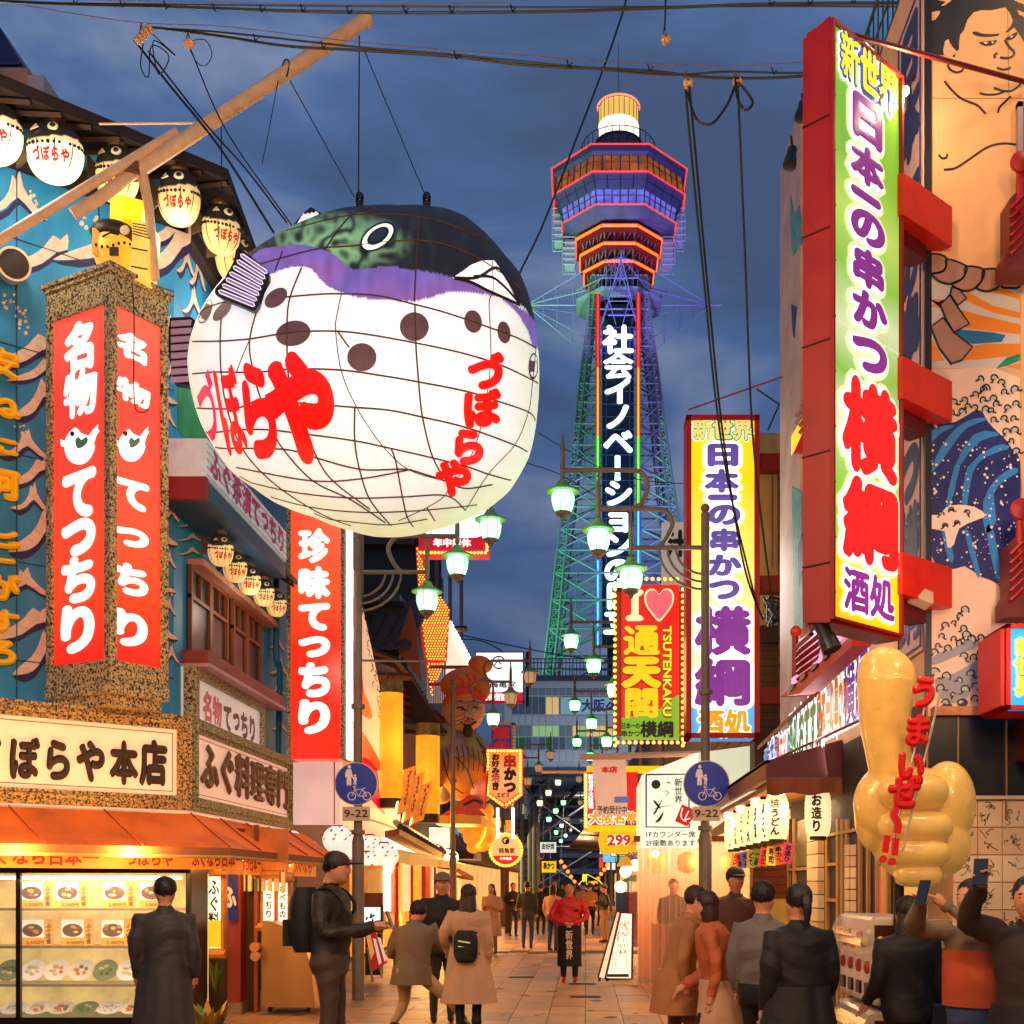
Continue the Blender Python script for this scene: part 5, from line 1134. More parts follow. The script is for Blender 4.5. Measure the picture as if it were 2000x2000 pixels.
q = MB();g.stroke(q,[(664,1600),(720,1600),(782,1622)],.03,0,.008,sm=2);q.build('lower_line',M('seam_pk',(210,120,110)),fan)
# striped globes
gmat = M('globe_white',(255,245,230),.4,es=.75)
gw_ = thing('striped_lantern','first white round paper lantern with blue and red festival marks, above the capped man','lantern',(0,0,0),'round festival lanterns under the pale billboard');q = MB();q.lathe([(r * .27,z * .25) for r,z in [(math.cos(a),math.sin(a)) for a in np.linspace(-1.3,1.3,13)]],(0,0,0),20);q.build('paper',gmat,gw_,smooth=True)
for c_,n_,zz in (((30,60,190),8,.13),((230,40,25),8,-.02),((250,150,40),6,.05),((30,60,190),8,-.16),((230,40,25),6,.2)):
 q = MB()
 for k in range(n_):
  a = k * 6.283 / n_ + zz * 9;r = math.sqrt(max(0,.27 ** 2 - zz ** 2 * 1.1)) + .004;q.add([(r * math.cos(a + da),r * math.sin(a + da),zz + dz) for da,dz in ((0,0),(.16,.01),(.24,.05),(.06,.035))],[(0,1,2,3)])
 q.build('print_mark',M('mark%d' % c_[0],c_,.5),gw_,fix=False)
q = MB();q.lathe([(.09,.235),(.09,.27)],(0,0,0),12);q.lathe([(.09,-.27),(.09,-.235)],(0,0,0),12);q.build('cap',M('cap_red',(190,40,30),.5),gw_)
gl_ = [(565,1650,20),(598,1665,22),(622,1660,24),(660,1640,21),(680,1655,23),(722,1655,24),(715,1690,22),(750,1672,22),(745,1692,25),(700,1670,24)]
gw_.location = P(*gl_[3][:2],21);WL[gw_.name] = gw_.location
for i,(u,v,Y) in enumerate(gl_):
 if i != 3: put(gw_,P(u,v,Y),i * .5,label=['round festival lantern at the left end, beside the blue restaurant awning','round festival lantern second from the left','round festival lantern third from the left, behind the cap','','round festival lantern just left of the lamp post','round festival lantern right of the lamp post, upper row','round festival lantern right of the lamp post, lower row','round festival lantern at the right end','round festival lantern low at the right end by the granite pillar','round festival lantern behind the lamp post'][i])
# ground floor of that shop
sg = thing('kushikatsu_bar_front','lit timber bar front with white light panel and granite pillar','shop front',(-4.6,22,0));f = FF(21.5)
for nm,r_,m_ in (('lit_panel',(748,1780,762,1690),M('panel_white',(255,240,215),.5,es=1.6)),('granite_pillar',(768,1838,795,1672),granite('pillar_gr',(40,28,22),(120,88,62),20)),('red_column',(793,1800,803,1684),redp),('interior',(700,1800,750,1690),M('int_warm',(235,150,70),.6,es=.45,noise=.4,ns=3)),('wood_counter',(705,1768,752,1744),wood)):
 q = MB();a0,b0,a1,b1 = f.rc(*r_);b0 = 0 if nm in ('granite_pillar','red_column') else b0;f.box(q,a0,b0,a1,b1,-.2 if nm == 'interior' else -.1,0 if nm != 'interior' else -.12);q.build(nm,m_,sg)
for k in range(6): q = MB();a0,b0,a1,b1 = f.rc(718 + k * 5,1744,720.5 + k * 5,1700);f.box(q,a0,b0,a1,b1,-.06,-.02);q.build('bamboo_slat',M('slat_y',(230,190,110),.5,es=.3),sg)
# --- tiled roof restaurants with big yellow lanterns
tr = thing('tiled_roof_restaurant','restaurant with grey wavy roof tiles, timber eaves and a carved gable','building',(-6.5,30,0))
q = MB();q.box(-14,-5.0,27.6,36,-.1,7.4);q.build('wall',M('rest_wall',(120,70,40),.6,noise=.3),tr)
f = FF(27.4);tile = M('roof_tile',(62,66,84),.3,.2,noise=.25,ns=4)
for c_ in range(5):      # visible steep gable slope of wavy tiles: columns of rounded tiles
 for r_ in range(11):
  u0 = 690 + c_ * 25 + (10 - r_) * 4.2;v0 = 1178 + r_ * 8.5 + c_ * .3;Y = 27.8 - r_ * .03;cpt = P(u0,v0,Y + .5 - r_ * .05)
  q = MB();pts = [V((cpt.x + .15 * math.cos(a),cpt.y,cpt.z + .09 * math.sin(a))) for a in np.linspace(math.pi,0,6)] + [V((cpt.x + .11,cpt.y,cpt.z - .06)),V((cpt.x - .11,cpt.y,cpt.z - .06))]
  q.prism(pts,(-.02,-.12,-.02));q.build('roof_tile',tile,tr)
q = MB();q.prism([f.pt(*f.px(u,v),-.6) for u,v in ((670,1170),(800,1172),(770,1275),(720,1260),(655,1240))],(0,.3,0));q.build('roof_slope',M('roof_grey',(58,60,74),.5),tr)
q = MB();f.box(q,*f.rc(686,1176,782,1162),-.5,.1);q.build('ridge',tile,tr)
wdr = M('gable_wood',(140,72,34),.5,noise=.3,ns=3,streak=.2,bump=.1)
q = MB();f.pxpoly(q,[(772,1262),(800,1180),(812,1230),(822,1330),(790,1290)],-.3,-.1);q.build('gable_board',wdr,tr)
g5 = FX(-4.4)
def beam3(a,b,r,nm,mt,par): q = MB();bar(q,a,b,r);q.build(nm,mt,par)
ev = [(705,1265),(770,1290),(800,1325),(840,1390),(868,1415)]
for k in range(4):
 for dv,r,m_,nm in ((0,.07,wdr,'eave_board'),(10,.06,M('eave_brown',(44,28,20)),'eave_board'),(-5,.05,tile,'eave_tile_edge')):
  beam3(P(ev[k][0],ev[k][1] + dv,26.5 + k),P(ev[k + 1][0],ev[k + 1][1] + dv,27.5 + k),r,nm,m_,tr)
for k in range(34):
 t_ = k / 33 * 3.999;i = int(t_);fr_ = t_ - i;u = ev[i][0] + (ev[i + 1][0] - ev[i][0]) * fr_;v = ev[i][1] + (ev[i + 1][1] - ev[i][1]) * fr_ - 7;Y = 26.5 + t_
 if k > 8: q = MB();q.lathe([(.045,-.1),(.05,.06)],P(u,v,Y),8,ax=(.6,-.75,-.1));q.build('eave_tile_end',tile,tr)
for v0 in (1345,1360,1375,1390,1404): beam3(P(775,v0 - 6,27.2),P(840 if v0 > 1380 else 815 + (v0 - 1345),v0 + 12,29.5),.05,'soffit_slat',M('soffit_red',(125,45,24),.6,noise=.2),tr)
q = MB();f.pxpoly(q,[(772,1290),(800,1325),(865,1425),(780,1425)],-.9,-.7);q.build('soffit',M('eave_brown',(44,28,20)),tr)
beam3(P(705,1318,26.6),P(800,1322,27.5),.09,'cross_beam',wdr,tr);beam3(P(782,1412,27),P(868,1430,29.5),.1,'cross_beam',M('eave_brown',(44,28,20)),tr)
def big_lantern(lb,u0,v0,u1,v1,Y,roof=True):
 t = thing('cylinder_lantern',lb,'lantern',P((u0 + u1) / 2,v1,Y),'tall yellow paper cylinder lanterns');c = P((u0 + u1) / 2,v0,Y);r = (u1 - u0) / 2 / F_ * Y;h = (v1 - v0) / F_ * Y
 q = MB();n = 30;q.lathe([(r * (1 - .012 * (i % 2)),-h + h * i / n) for i in range(n + 1)],c,24);q.build('paper',M('cyl_paper',(255,170,35),.5,es=.75,noise=.35,ns=1.6),t,smooth=True)
 q = MB();q.lathe([(r * 1.01,0),(r * 1.01,.28)],c,24);q.build('top_band',M('cyl_band',(110,95,50),.5,noise=.7,ns=6),t,smooth=True);q = MB();q.lathe([(r * 1.01,-h - .2),(r * 1.01,-h)],c,24);q.build('bottom_band',M('cyl_dark',(60,46,30),.5),t,smooth=True)
 q = MB();q.tube([c + V((-.1,0,.28)),c + V((0,0,.45)),c + V((.1,0,.28))],.015,5);q.build('hanger',dark,t)
big_lantern('nearer and taller yellow cylinder lantern under the tiled eave',738,1355,787,1560,25.6);big_lantern('farther yellow cylinder lantern beside the leaning lit boards',812,1438,859,1590,27.0)
lamp('cyl_glow','POINT',(-3.3,25.0,4.6),40,(1,.6,.2),.3)
for i,(u0,v0,u1,v1) in enumerate(((800,1500,786,1588),(818,1512,800,1600),(834,1530,815,1606))):
 t = thing('leaning_lit_board',['leftmost','middle','rightmost'][i] + ' of three leaning lit wooden boards with handwriting beside the yellow lanterns','board',P(u1,v1,25.5));a,b = P(u0,v0,25.9),P(u1,v1,25.3);d = (b - a).normalized()
 q = MB();s_ = V((.12,.03,.05));q.prism([a - s_,a + s_,b + s_,b - s_],(.0,.08,.02));q.build('board',M('board_amber',(215,130,45),.5,es=.35,noise=.3,ns=4),t)
 q = MB();q.tube([a - s_ * 1.2 + V((0,-.03,0)),b - s_ * 1.2 + V((0,-.03,0))],.022,6);q.build('light_tube',M('tube_yel',(255,225,130),.4,es=3),t)
 q = MB();rn = random.Random(i)
 for k in range(8): p = a.lerp(b,.1 + k * .1) + V((rn.uniform(-.02,.02),-.02,0));q.tube([p,p + V((rn.uniform(.02,.06),0,.05)),p + V((.02,0,-.04))],.008,4)
 q.build('handwriting',M('ink',(35,22,16)),t)
lr_ = thing('lower_tile_eave','low grey tiled eave running above the shop counter behind the sign posts','roof',(-4,26,3));n = 0
for k in range(16):
 t_ = k / 15;u = 782 + 86 * t_;v = 1612 + 50 * t_;Y = 24 + 8 * t_;q = MB();q.tube([P(u - 9,v - 6,Y + .6),P(u,v + 3,Y)],.07,6);q.build('tile',tile,lr_)
q = MB();q.prism([P(u,v,Y) for u,v,Y in ((780,1618,24),(868,1668,32),(866,1678,32),(780,1630,24))],(-.3,.05,-.05));q.build('fascia',wdr,lr_)
aw2 = thing('cream_awning','cream awning above the glowing lantern shop in the left row','awning',(-4,27,2.6));q = MB();q.prism([P(u,v,Y) for u,v,Y in ((800,1668,24.5),(916,1690,33),(916,1698,33),(800,1690,24.5))],(-.5,.1,.15));q.build('canvas',M('awn_cream',(235,190,110),.6,es=.3),aw2)
ls = thing('lantern_shop_front','brightly lit yellow shop front with white paper lanterns along its ceiling','shop front',(-4.6,29,0));g = FX(-4.7)
for r_,m_ in (((0,0),0),):
 q = MB();g.box(q,24.8,.1,45,2.75,-.2,-.12);q.build('interior',M('int_yellow',(255,170,60),.5,es=.85,noise=.5,ns=1.2),ls)
for k in range(8): q = MB();g.box(q,25 + 2.5 * k,0,25.15 + 2.5 * k,2.6,-.1,0);q.build('post',woodr,ls)
for k in range(9): q = MB();g.box(q,25.3 + 2 * k,.9,26.6 + 2 * k,2.2,-.1,-.06);q.build('poster',M('poster%d' % (k % 3),((255,235,190),(245,190,60),(220,60,40))[k % 3],.5,es=.5,noise=.4,ns=6),ls)
for k in range(12):
 Y = 27 + k * 1.1;x_ = -4.35;z_ = 2.52;o = (put(gw_,(x_,Y,z_),k * .7,.8,label='white paper lantern number %d along the ceiling of the yellow lit shop' % (k + 1)) if k < 0 else None)
q = MB()
for k in range(12): q.ell((-4.35,26.5 + k * 1.15,2.5),(.2,.2,.22),12,8)
o = q.build('lantern_row',M('globe_warm',(255,235,190),.4,es=2.4),ls,smooth=True)
cb_ = thing('canopy_edge','striped canopy edge over the lantern shop ending behind the round sign post','canopy',(-3.9,33,2.7));q = MB();q.prism([P(885,1690,30),P(925,1712,36),P(925,1720,36),P(885,1700,30)],(-.4,0,.05));q.build('canvas',wdr,cb_)
# --- bulb covered building
bk = thing('bulb_building','tall dark building with orange bulb curtain and a white lit gable','building',(-6,38,0));q = MB();q.box(-14,-5.4,36.2,45.5,-.1,13.2);q.build('wall',M('black_wall',(26,30,34),.5,noise=.2),bk)
f = FF(36.1)
for u in (820,846,868): q = MB();a0,b0,a1,b1 = f.rc(u + 30,1330,u + 37,1075);f.box(q,a0,b0,a1,b1,.0,.1);q.build('column',M('col_grey',(92,90,96),.6,noise=.2),bk)
q = MB();f.box(q,*f.rc(640,1180,862,1000),-.05,.0);q.build('dark_facade',M('black_wall',(26,30,34)),bk)
q = MB();f.box(q,*f.rc(700,1068,812,1052),.0,.3);f.box(q,*f.rc(700,1040,808,1030),0,.2);q.build('cornice',M('corn_bl',(48,50,58),.5),bk)
q = MB();fz = FF(34);cur = [(812,1070),(832,1080),(845,1180),(858,1168),(876,1190),(875,1220),(868,1300),(850,1300),(838,1350),(845,1400),(830,1350),(826,1280),(818,1180)]
fz.pxpoly(q,[(812,1068),(826,1066),(834,1165),(860,1165),(878,1190),(872,1290),(856,1300),(846,1345),(840,1345),(822,1250)],-.1,0);q.build('bulb_board',M('bulb_board',(215,60,22),.5,es=.4,noise=.3),bk)
pts = []
for r_ in range(58):
 v = 1072 + r_ * 5.0
 lo = np.interp(v,[1072,1180,1345],[815,821,842]);hi = np.interp(v,[1072,1160,1163,1190,1290,1345],[824,833,860,877,871,845])
 u = lo + (2.6 if r_ % 2 else 0)
 while u < hi: pts.append(fz.px(u,v));u += 5.4
bulbs(bk,fz,pts[:290],.022,bulb_m,.02);bulbs(bk,fz,pts[290:],.022,bulb_m,.02,stuff=True)
q = MB();f2_ = FF(35);f2_.pxpoly(q,[(874,1215),(884,1222),(922,1290),(922,1390),(868,1390)],-.1,0);q.build('white_gable',M('gable_white',(255,235,215),.4,es=.8,noise=.1),bk)
bulbs(bk,f2_,[f2_.px(880 + 3.3 * k,1217 + 6.2 * k) for k in range(14)],.055,bulb_w,.04)
q = MB();f2_.box(q,*f2_.rc(836,1375,868,1275),.2,.25);q.build('shutter',M('shutter',(205,190,195),.4,es=.3),bk)
for k in range(9): q = MB();f2_.box(q,*f2_.rc(838 + 3.5 * k,1375,839.2 + 3.5 * k,1275),.25,.28);q.build('shutter_slat',dark,bk)
for v in (1303,1336): beam3(P(838,v,33.5),P(915,v,33.5),.05,'sign_arm',redp,bk)
beam3(P(886,1228,35),P(912,1228,35),.09,'wall_fixture',black,bk)
# 年中無休 sign
sn = thing('red_notice_sign','white lit box sign with red lower panel and amber bulbs behind the green lamps','sign',P(890,1085,30));f = FF(30);q = MB();f.box(q,*f.rc(818,1050,954,985),-.5,0);q.build('white_panel',M('panel_w2',(255,250,250),.4,es=1.5),sn)
q = MB();f.pxpoly(q,[(818,1046),(870,1052),(930,1050),(954,1042),(954,1083),(818,1083)],-.5,.01);q.build('red_panel',M('panel_red',(205,20,45),.4,es=.7),sn);q = MB();f.pxtext(q,'年中無休',846,1052,920,1069,bold=.05,d=.02);q.build('lettering',M('letter_glow',(255,250,240)),sn)
bulbs(sn,f,[f.px(822 + 7 * k,1080) for k in range(19)] + [f.px(951,1045 + 6 * k) for k in range(6)],.04,bulb_m,.03)
# deity statue
dt = thing('seated_deity_statue','large painted seated deity figure with a soft orange cap holding a red sea bream','statue',(-3.9,30.5,3.2));Y = 30.5
skinm = M('deity_skin',(225,150,100),.6,es=.05,noise=.25,ns=3);capm = M('deity_cap',(215,110,36),.6,es=.08,noise=.3,ns=3);robe = M('deity_robe',(165,135,150),.6,es=.03,noise=.3,ns=1.5);robe2 = M('deity_robe2',(150,140,100),.6,es=.03,noise=.3,ns=1.5)
def EL(nm,u,v,ru,rv,mt,dy=0,ry=None,rot=0): q = MB();k = Y / F_;q.ell(P(u,v,Y + dy),(ru * k,(ry or ru) * k,rv * k),20,14,q=Matrix.Rotation(R(rot),3,'Y'));return q.build(nm,mt,dt,smooth=True)
EL('head',905,1385,42,46,skinm);EL('cheek',925,1395,20,20,skinm,-.4);EL('cap_body',905,1335,46,30,capm,.0,rot=-12);EL('cap_peak',938,1298,24,17,capm,-.1,rot=10);EL('cap_fold',944,1345,14,22,capm,-.25)
q = MB();q.tube(cat([P(870,1372,Y - .3),P(890,1352,Y - .6),P(920,1350,Y - .6),P(945,1365,Y - .3)],4),.09,6);q.build('cap_band',M('cap_band',(190,40,25),.5,es=.2),dt)
for l in ([(890,1322),(905,1330),(902,1345)],[(910,1315),(918,1330),(914,1342)],[(925,1318),(932,1332)]):
 q = MB();q.tube([P(u,v,Y - .62) for u,v in cat2(l,3)],.025,5);q.build('cap_mark',M('cap_band',(190,40,25)),dt)
EL('torso',895,1490,50,70,robe,.2);EL('belly',905,1520,48,44,M('deity_belly',(220,140,50),.6,es=.08,noise=.3,ns=2),-.3,ry=30);EL('shoulder_sleeve',870,1440,26,30,robe2,-.1);EL('arm_sleeve',935,1470,22,52,robe2,-.2,rot=-28);EL('knee',940,1545,24,22,M('deity_knee',(220,150,120),.5,es=.15),-.4);EL('knee',862,1550,22,20,robe2,-.3);EL('ear',868,1392,7,12,skinm,-.1)
q = MB();q.prism([P(u,v,Y - .75) for u,v in cat2([(862,1592),(885,1578),(905,1560),(920,1552),(938,1560),(950,1572),(935,1580),(948,1592),(925,1594),(900,1590)],2,True)],(0,.25,0));q.build('sea_bream',M('bream_red',(170,40,24),.4,es=.15,noise=.5,ns=8),dt)
q = MB();q.tube([P(905,1572,Y - .8),P(925,1562,Y - .8),P(940,1568,Y - .8)],.03,5);q.build('bream_fin',M('eave_brown',(44,28,20)),dt)
q = MB();q.box(P(858,0,Y).x,P(945,0,Y).x,Y - .8,Y + .9,P(0,1612,Y).z,P(0,1596,Y).z);q.build('plinth',M('plinth_gold',(190,140,60),.4,.3),dt)
for l in ([(880,1470),(910,1500),(925,1540)],[(930,1440),(950,1480),(945,1510)],[(865,1480),(880,1530),(905,1550)],[(900,1385),(915,1388)],[(912,1402),(925,1406)]):
 q = MB();q.tube([P(u,v,Y - (1.05 if v < 1420 else .95)) for u,v in cat2(l,3)],.018,5);q.build('painted_line',M('ink',(35,22,16)),dt)
for l,r_,y_ in (([(893,1375),(900,1370),(908,1374)],.03,1.0),([(920,1373),(927,1369),(934,1374)],.03,1.0),([(892,1384),(900,1381),(907,1385)],.022,1.02),([(921,1384),(928,1381),(934,1385)],.022,1.02),([(900,1410),(914,1418),(930,1409)],.03,1.0)): q = MB();q.tube([P(u,v,Y - .62) for u,v in cat2(l,3)],r_,5);q.build('face_line',M('ink',(35,22,16)),dt)
EL('nose',914,1395,6,7,skinm,-.62);EL('lip',914,1408,7,2.5,M('lip_red',(190,40,30),.5),-.6);EL('beard',914,1428,10,12,M('beard_dk',(60,40,34),.7),-.45)
for k in range(9): u = 862 + 10 * k;q = MB();q.tube(cat([P(u,1455 + abs(k - 4) * 3,Y - .72 + .04 * abs(k - 4)),P(u + 4,1480,Y - .95 + .05 * abs(k - 4)),P(u + 2,1505,Y - .9 + .06 * abs(k - 4))],3),.016,4);q.build('robe_fold',M('fold_dk',(110,60,60),.6),dt)
q = MB();q.tube(cat([P(958,1450,Y - .5),P(952,1520,Y - .8),P(946,1580,Y - .9)],4),.03,5);q.build('fishing_rod',M('cap_band',(190,40,25)),dt)
gd = thing('gold_figure','golden moulded crouching figure glowing below the deity statue','statue',(-3.3,33,2.5));gm_ = M('gold_fig',(245,165,50),.35,es=.45,noise=.45,ns=2.5);Y = 33
for u,v,a,b in ((930,1600,26,24),(948,1625,22,26),(920,1632,16,20),(925,1655,14,12),(955,1585,10,16),(940,1650,20,14),(905,1618,12,10)): q = MB();k = Y / F_;q.ell(P(u,v,Y),(a * k,a * k,b * k),16,10);q.build('limb',gm_,gd,smooth=True)
q = MB();q.tube(cat([P(925,1590,Y - .4),P(945,1600,Y - .45),P(950,1625,Y - .4),P(938,1650,Y - .3)],4),.05,6);q.build('limb',gm_,gd)
# 串かつ sign
ks = thing('pentagon_bulb_sign','orange pointed sign edged with amber bulbs and two columns of brush characters','sign',P(985,1575,30));f = FF(29.8)
q = MB();f.pxpoly(q,[(950,1463),(1020,1463),(1020,1552),(985,1578),(950,1552)],-.35,0);q.build('board',M('ks_board',(240,90,25),.4,es=.45),ks);q = MB();f.pxpoly(q,[(957,1470),(1013,1470),(1013,1548),(985,1568),(957,1548)],0,.01);q.build('panel',rampsign('ks_grad',[(0,(255,120,50)),(.5,(250,170,110)),(1,(250,130,50))],'Z',1.3,es=.7),ks)
pl_ = [(954 + 6.2 * k,1467) for k in range(11)] + [(1016.5,1467 + 6.1 * k) for k in range(1,15)] + [(953.5,1467 + 6.1 * k) for k in range(1,15)] + [(1012 - 5.5 * k,1556 + 4 * k) for k in range(5)] + [(959 + 5.5 * k,1556 + 4 * k) for k in range(5)]
bulbs(ks,f,[f.px(*p) for p in pl_],.036,bulb_m,.05)
q = MB();f.pxtext(q,'串',982,1473,1010,1503,bold=.045,d=.02);f.pxtext(q,'焼',959,1510,977,1528,bold=.05,d=.02);q.build('lettering',M('ks_red',(205,20,20),.4),ks);q = MB();f.pxtext(q,'かつ',984,1500,1008,1550,vert=True,bold=.09,d=.02);f.pxtext(q,'お好み',960,1472,976,1512,vert=True,bold=.08,d=.02);f.pxtext(q,'き',960,1527,976,1544,vert=True,bold=.08,d=.02);f.pxtext(q,'エビス',970,1548,996,1558,bold=.05,d=.02);q.build('lettering',black,ks)
beam3(P(936,1452,29.9),P(952,1468,29.9),.03,'bracket',redp,ks)
# 麻 blue sign
ms_ = thing('blue_mahjong_sign','blue sign with red characters and unlit bulbs above the pentagon sign','sign',P(980,1470,34));f = FF(34);q = MB();f.box(q,*f.rc(960,1475,999,1416),-.3,0);q.build('panel',M('mj_blue',(45,60,130),.4,es=.35),ms_)
q = MB();f.box(q,*f.rc(999,1475,1006,1412),-.3,0);f.box(q,*f.rc(960,1416,1006,1410),-.3,0);q.build('bulb_frame',M('mj_fr',(190,180,165),.5),ms_)
q = MB();f.pxtext(q,'麻',963,1418,996,1446,bold=.07,d=.01);f.pxtext(q,'雀',963,1447,996,1475,bold=.07,d=.01);q.build('lettering',M('mj_red',(190,30,35),.4,es=.3),ms_);bulbs(ms_,f,[f.px(1003,1418 + 7 * k) for k in range(8)],.035,M('bulb_off',(225,210,190),.3),.02)
# 亀家 white sign
wk = thing('white_box_sign','square white lit sign with faint crane emblem and red strip, above the unlit lamps','sign',P(975,1370,48));f = FF(48);q = MB();f.box(q,*f.rc(930,1352,1021,1273),-.5,0);q.build('panel',M('wk_white',(250,250,255),.4,es=1.2),wk);q = MB();f.box(q,*f.rc(930,1371,1021,1352),-.5,0.005);q.build('red_strip',M('wk_red',(220,25,60),.4,es=.7),wk)
q = MB();f.pxtext(q,'24時間営業中',948,1354,1006,1369,bold=.04,d=.02,whole=True);q.build('lettering',M('letter_glow',(255,250,240)),wk);q = MB();f.pxtext(q,'鶴亀家',956,1330,1008,1344,bold=.02,d=.01);f.stroke(q,circ(974,1294,12,12,0,20)[3:],.05,0,.02,sm=0);f.stroke(q,[(966,1300),(972,1292),(980,1298)],.04,0,.02);f.stroke(q,[(974,1284),(976,1296)],.04,0,.02);q.build('lettering',M('ink2',(60,60,70),.5),wk)
q = MB();f.frame(q,*f.rc(930,1371,1021,1273),.04,-.5,.02);q.build('frame',M('frame_grey',(110,120,140),.4),wk);q = MB();bar(q,P(920,1300,48),P(932,1300,48),.05);q.build('bracket',dark,wk);q = MB();bar(q,P(1030,1273,48),P(1030,1380,48),.06);q.build('bracket',dark,wk)
# round 鶴亀家 sign on a post
rs = thing('round_bulb_sign','round cream sign ringed with amber bulbs on a brown post','sign',P(988,1823,39));f = FF(38.9);ce = (988,1660)
q = MB();f.pxpoly(q,circ(*ce,33,33,0,36),-.3,0);q.build('rim',M('ks_board',(240,90,25)),rs);q = MB();f.pxpoly(q,circ(*ce,28,28,0,36),0,.01);q.build('panel',M('rs_cream',(255,190,120),.4,es=.75),rs);q = MB();f.pxpoly(q,[(988 + 28 * math.cos(a),1660 + 28 * math.sin(a)) for a in np.linspace(.42,math.pi - .42,14)],.01,.02);q.build('red_segment',M('panel_red2',(215,40,25),.4,es=.5),rs)
bulbs(rs,f,[f.px(988 + 31 * math.cos(a),1660 + 31 * math.sin(a)) for a in np.linspace(0,2 * math.pi,33)[:-1]],.05,bulb_m,.04)
q = MB();f.pxtext(q,'鶴亀家',974,1656,1006,1667,bold=.04,d=.02);f.stroke(q,circ(988,1642,6,6,0,14),.05,.01,.02,sm=0,closed=True);f.pxpoly(q,circ(990,1643,3,4,30,10),.01,.02);q.build('lettering',M('ink',(35,22,16)),rs);q = MB();f.pxtext(q,'年中無休',976,1674,1000,1680,bold=.03,d=.03);q.build('lettering',M('letter_glow',(255,250,240)),rs)
q = MB();q.tube([P(990,1693,39),P(990,1823,39)],.07,8);q.build('post',M('post_brown',(80,46,34),.6),rs)
q = MB();
for (u,v) in ((972,1578),(1002,1578)): q = MB();q.tube([P(u,v,36),P(u,v + 60,36)],.05,6);o = q.build('white_tube_light',M('tube_w3',(240,248,255),.4,es=2.5));tag(o,'%s white light tube hanging between the pentagon sign and the round sign' % ('left' if u < 980 else 'right'),'light')
# mid street signs further back
for nm,lb,r_,Y,c,txt,tc_ in (('white_projecting_sign','small white sign with black characters over the street, above the yellow one',(1055,1665,1086,1643),62,(225,230,220),'お好焼',(30,30,60)),('yellow_projecting_sign','small yellow sign with black characters over the street',(1058,1704,1086,1680),60,(250,205,20),'串かつ',(30,20,20))):
 f = FF(Y);t = thing(nm,lb,'sign',P(1070,r_[1],Y));q = MB();f.box(q,*f.rc(*r_),-.3,0);q.build('panel',M(nm,c,.4,es=.85),t);q = MB();f.pxtext(q,txt,r_[0] + 3,r_[3] + 4,r_[2] - 3,r_[1] - 5,bold=.05,d=.02);q.build('lettering',M('tx_' + nm,tc_,.5),t)
 q = MB();bar(q,P(r_[0] - 30,r_[3],Y),P(r_[2],r_[3],Y),.05);q.build('arm',dark,t)
st_ = thing('string_lights','two converging rows of starry orange street lights near the end of the street','lights',(0,80,4))
for i in range(5):
 for sg_,u0,v0,u1,v1 in ((0,1096,1683,1122,1722),(1,1186,1690,1162,1724)):
  t_ = i / 4;q = MB();p = P(u0 + (u1 - u0) * t_,v0 + (v1 - v0) * t_,60 + 40 * t_);q.ell(p,.10 + .012 * i,10,8);q.build('bulb',M('orange_glow',(255,95,20),.4,es=5),st_,smooth=True)
lamp('street_far_glow','POINT',(0,84,4),700,(1,.42,.14),.5)  # fill light added to lift the dark far street
lamp('shop_spill','AREA',(-4.1,31,2.3),560,(1,.5,.13),4,target=(0,29,0));lamp('shop_spill_2','AREA',(2.3,34,2.5),460,(1,.5,.14),4,target=(-1,32,0));lamp('shop_spill_3','AREA',(-4.1,50,2.5),500,(1,.5,.2),6,target=(0,48,0))
gs = thing('gate_sign','yellow neon gate lettering across the far end of the street','sign',P(1150,1728,105));f = FF(105);q = MB();f.pxtext(q,'新',1137,1707,1147,1723,bold=.03);f.pxtext(q,'しんせかい',1144,1720,1168,1728,bold=.03);f.stroke(q,[(1130,1728),(1148,1708),(1170,1720),(1178,1728)],.06,0,.1,sm=0);q.build('lettering',M('neon_yel',(250,215,40),.4,es=1.6),gs)
for sx in (1126,1180): q = MB();q.tube([P(sx,1728 - 8,105),V((P(sx,0,105).x,105,0))],.15,6);q.build('post',dark,gs)
rn = random.Random(31);hues = [(255,240,215),(250,200,60),(230,60,40),(255,150,60),(120,190,230),(240,245,235),(90,190,120)]
for k in range(26):
 lf_ = k % 2 == 0;Yk = 40 + k * 2.6;x_ = rn.uniform(-4.9,-4.2) if lf_ else rn.uniform(1.2,2.4);z_ = rn.uniform(2.6,4.6);w_,h_ = rn.choice([(.5,1.1),(.9,.5),(.35,.9),(.7,.7)]);t = thing('small_lit_sign','small %s lit sign on the %s side of the far street, %s' % (['cream','yellow','red','orange','light blue','white','green'][k % 7],'left' if lf_ else 'right',['tall','wide','narrow','square'][k % 4]),'sign',(x_,Yk,z_),'small lit signs along the far street')
 f = FF(Yk);q = MB();f.box(q,x_ - w_ / 2,z_,x_ + w_ / 2,z_ + h_,-.15,0);q.build('panel',M('sls%d' % (k % 7),hues[k % 7],.4,es=1.1,noise=.35,ns=4),t);q = MB();f.frame(q,x_ - w_ / 2,z_,x_ + w_ / 2,z_ + h_,.03,-.16,.02);q.build('frame',dark,t)
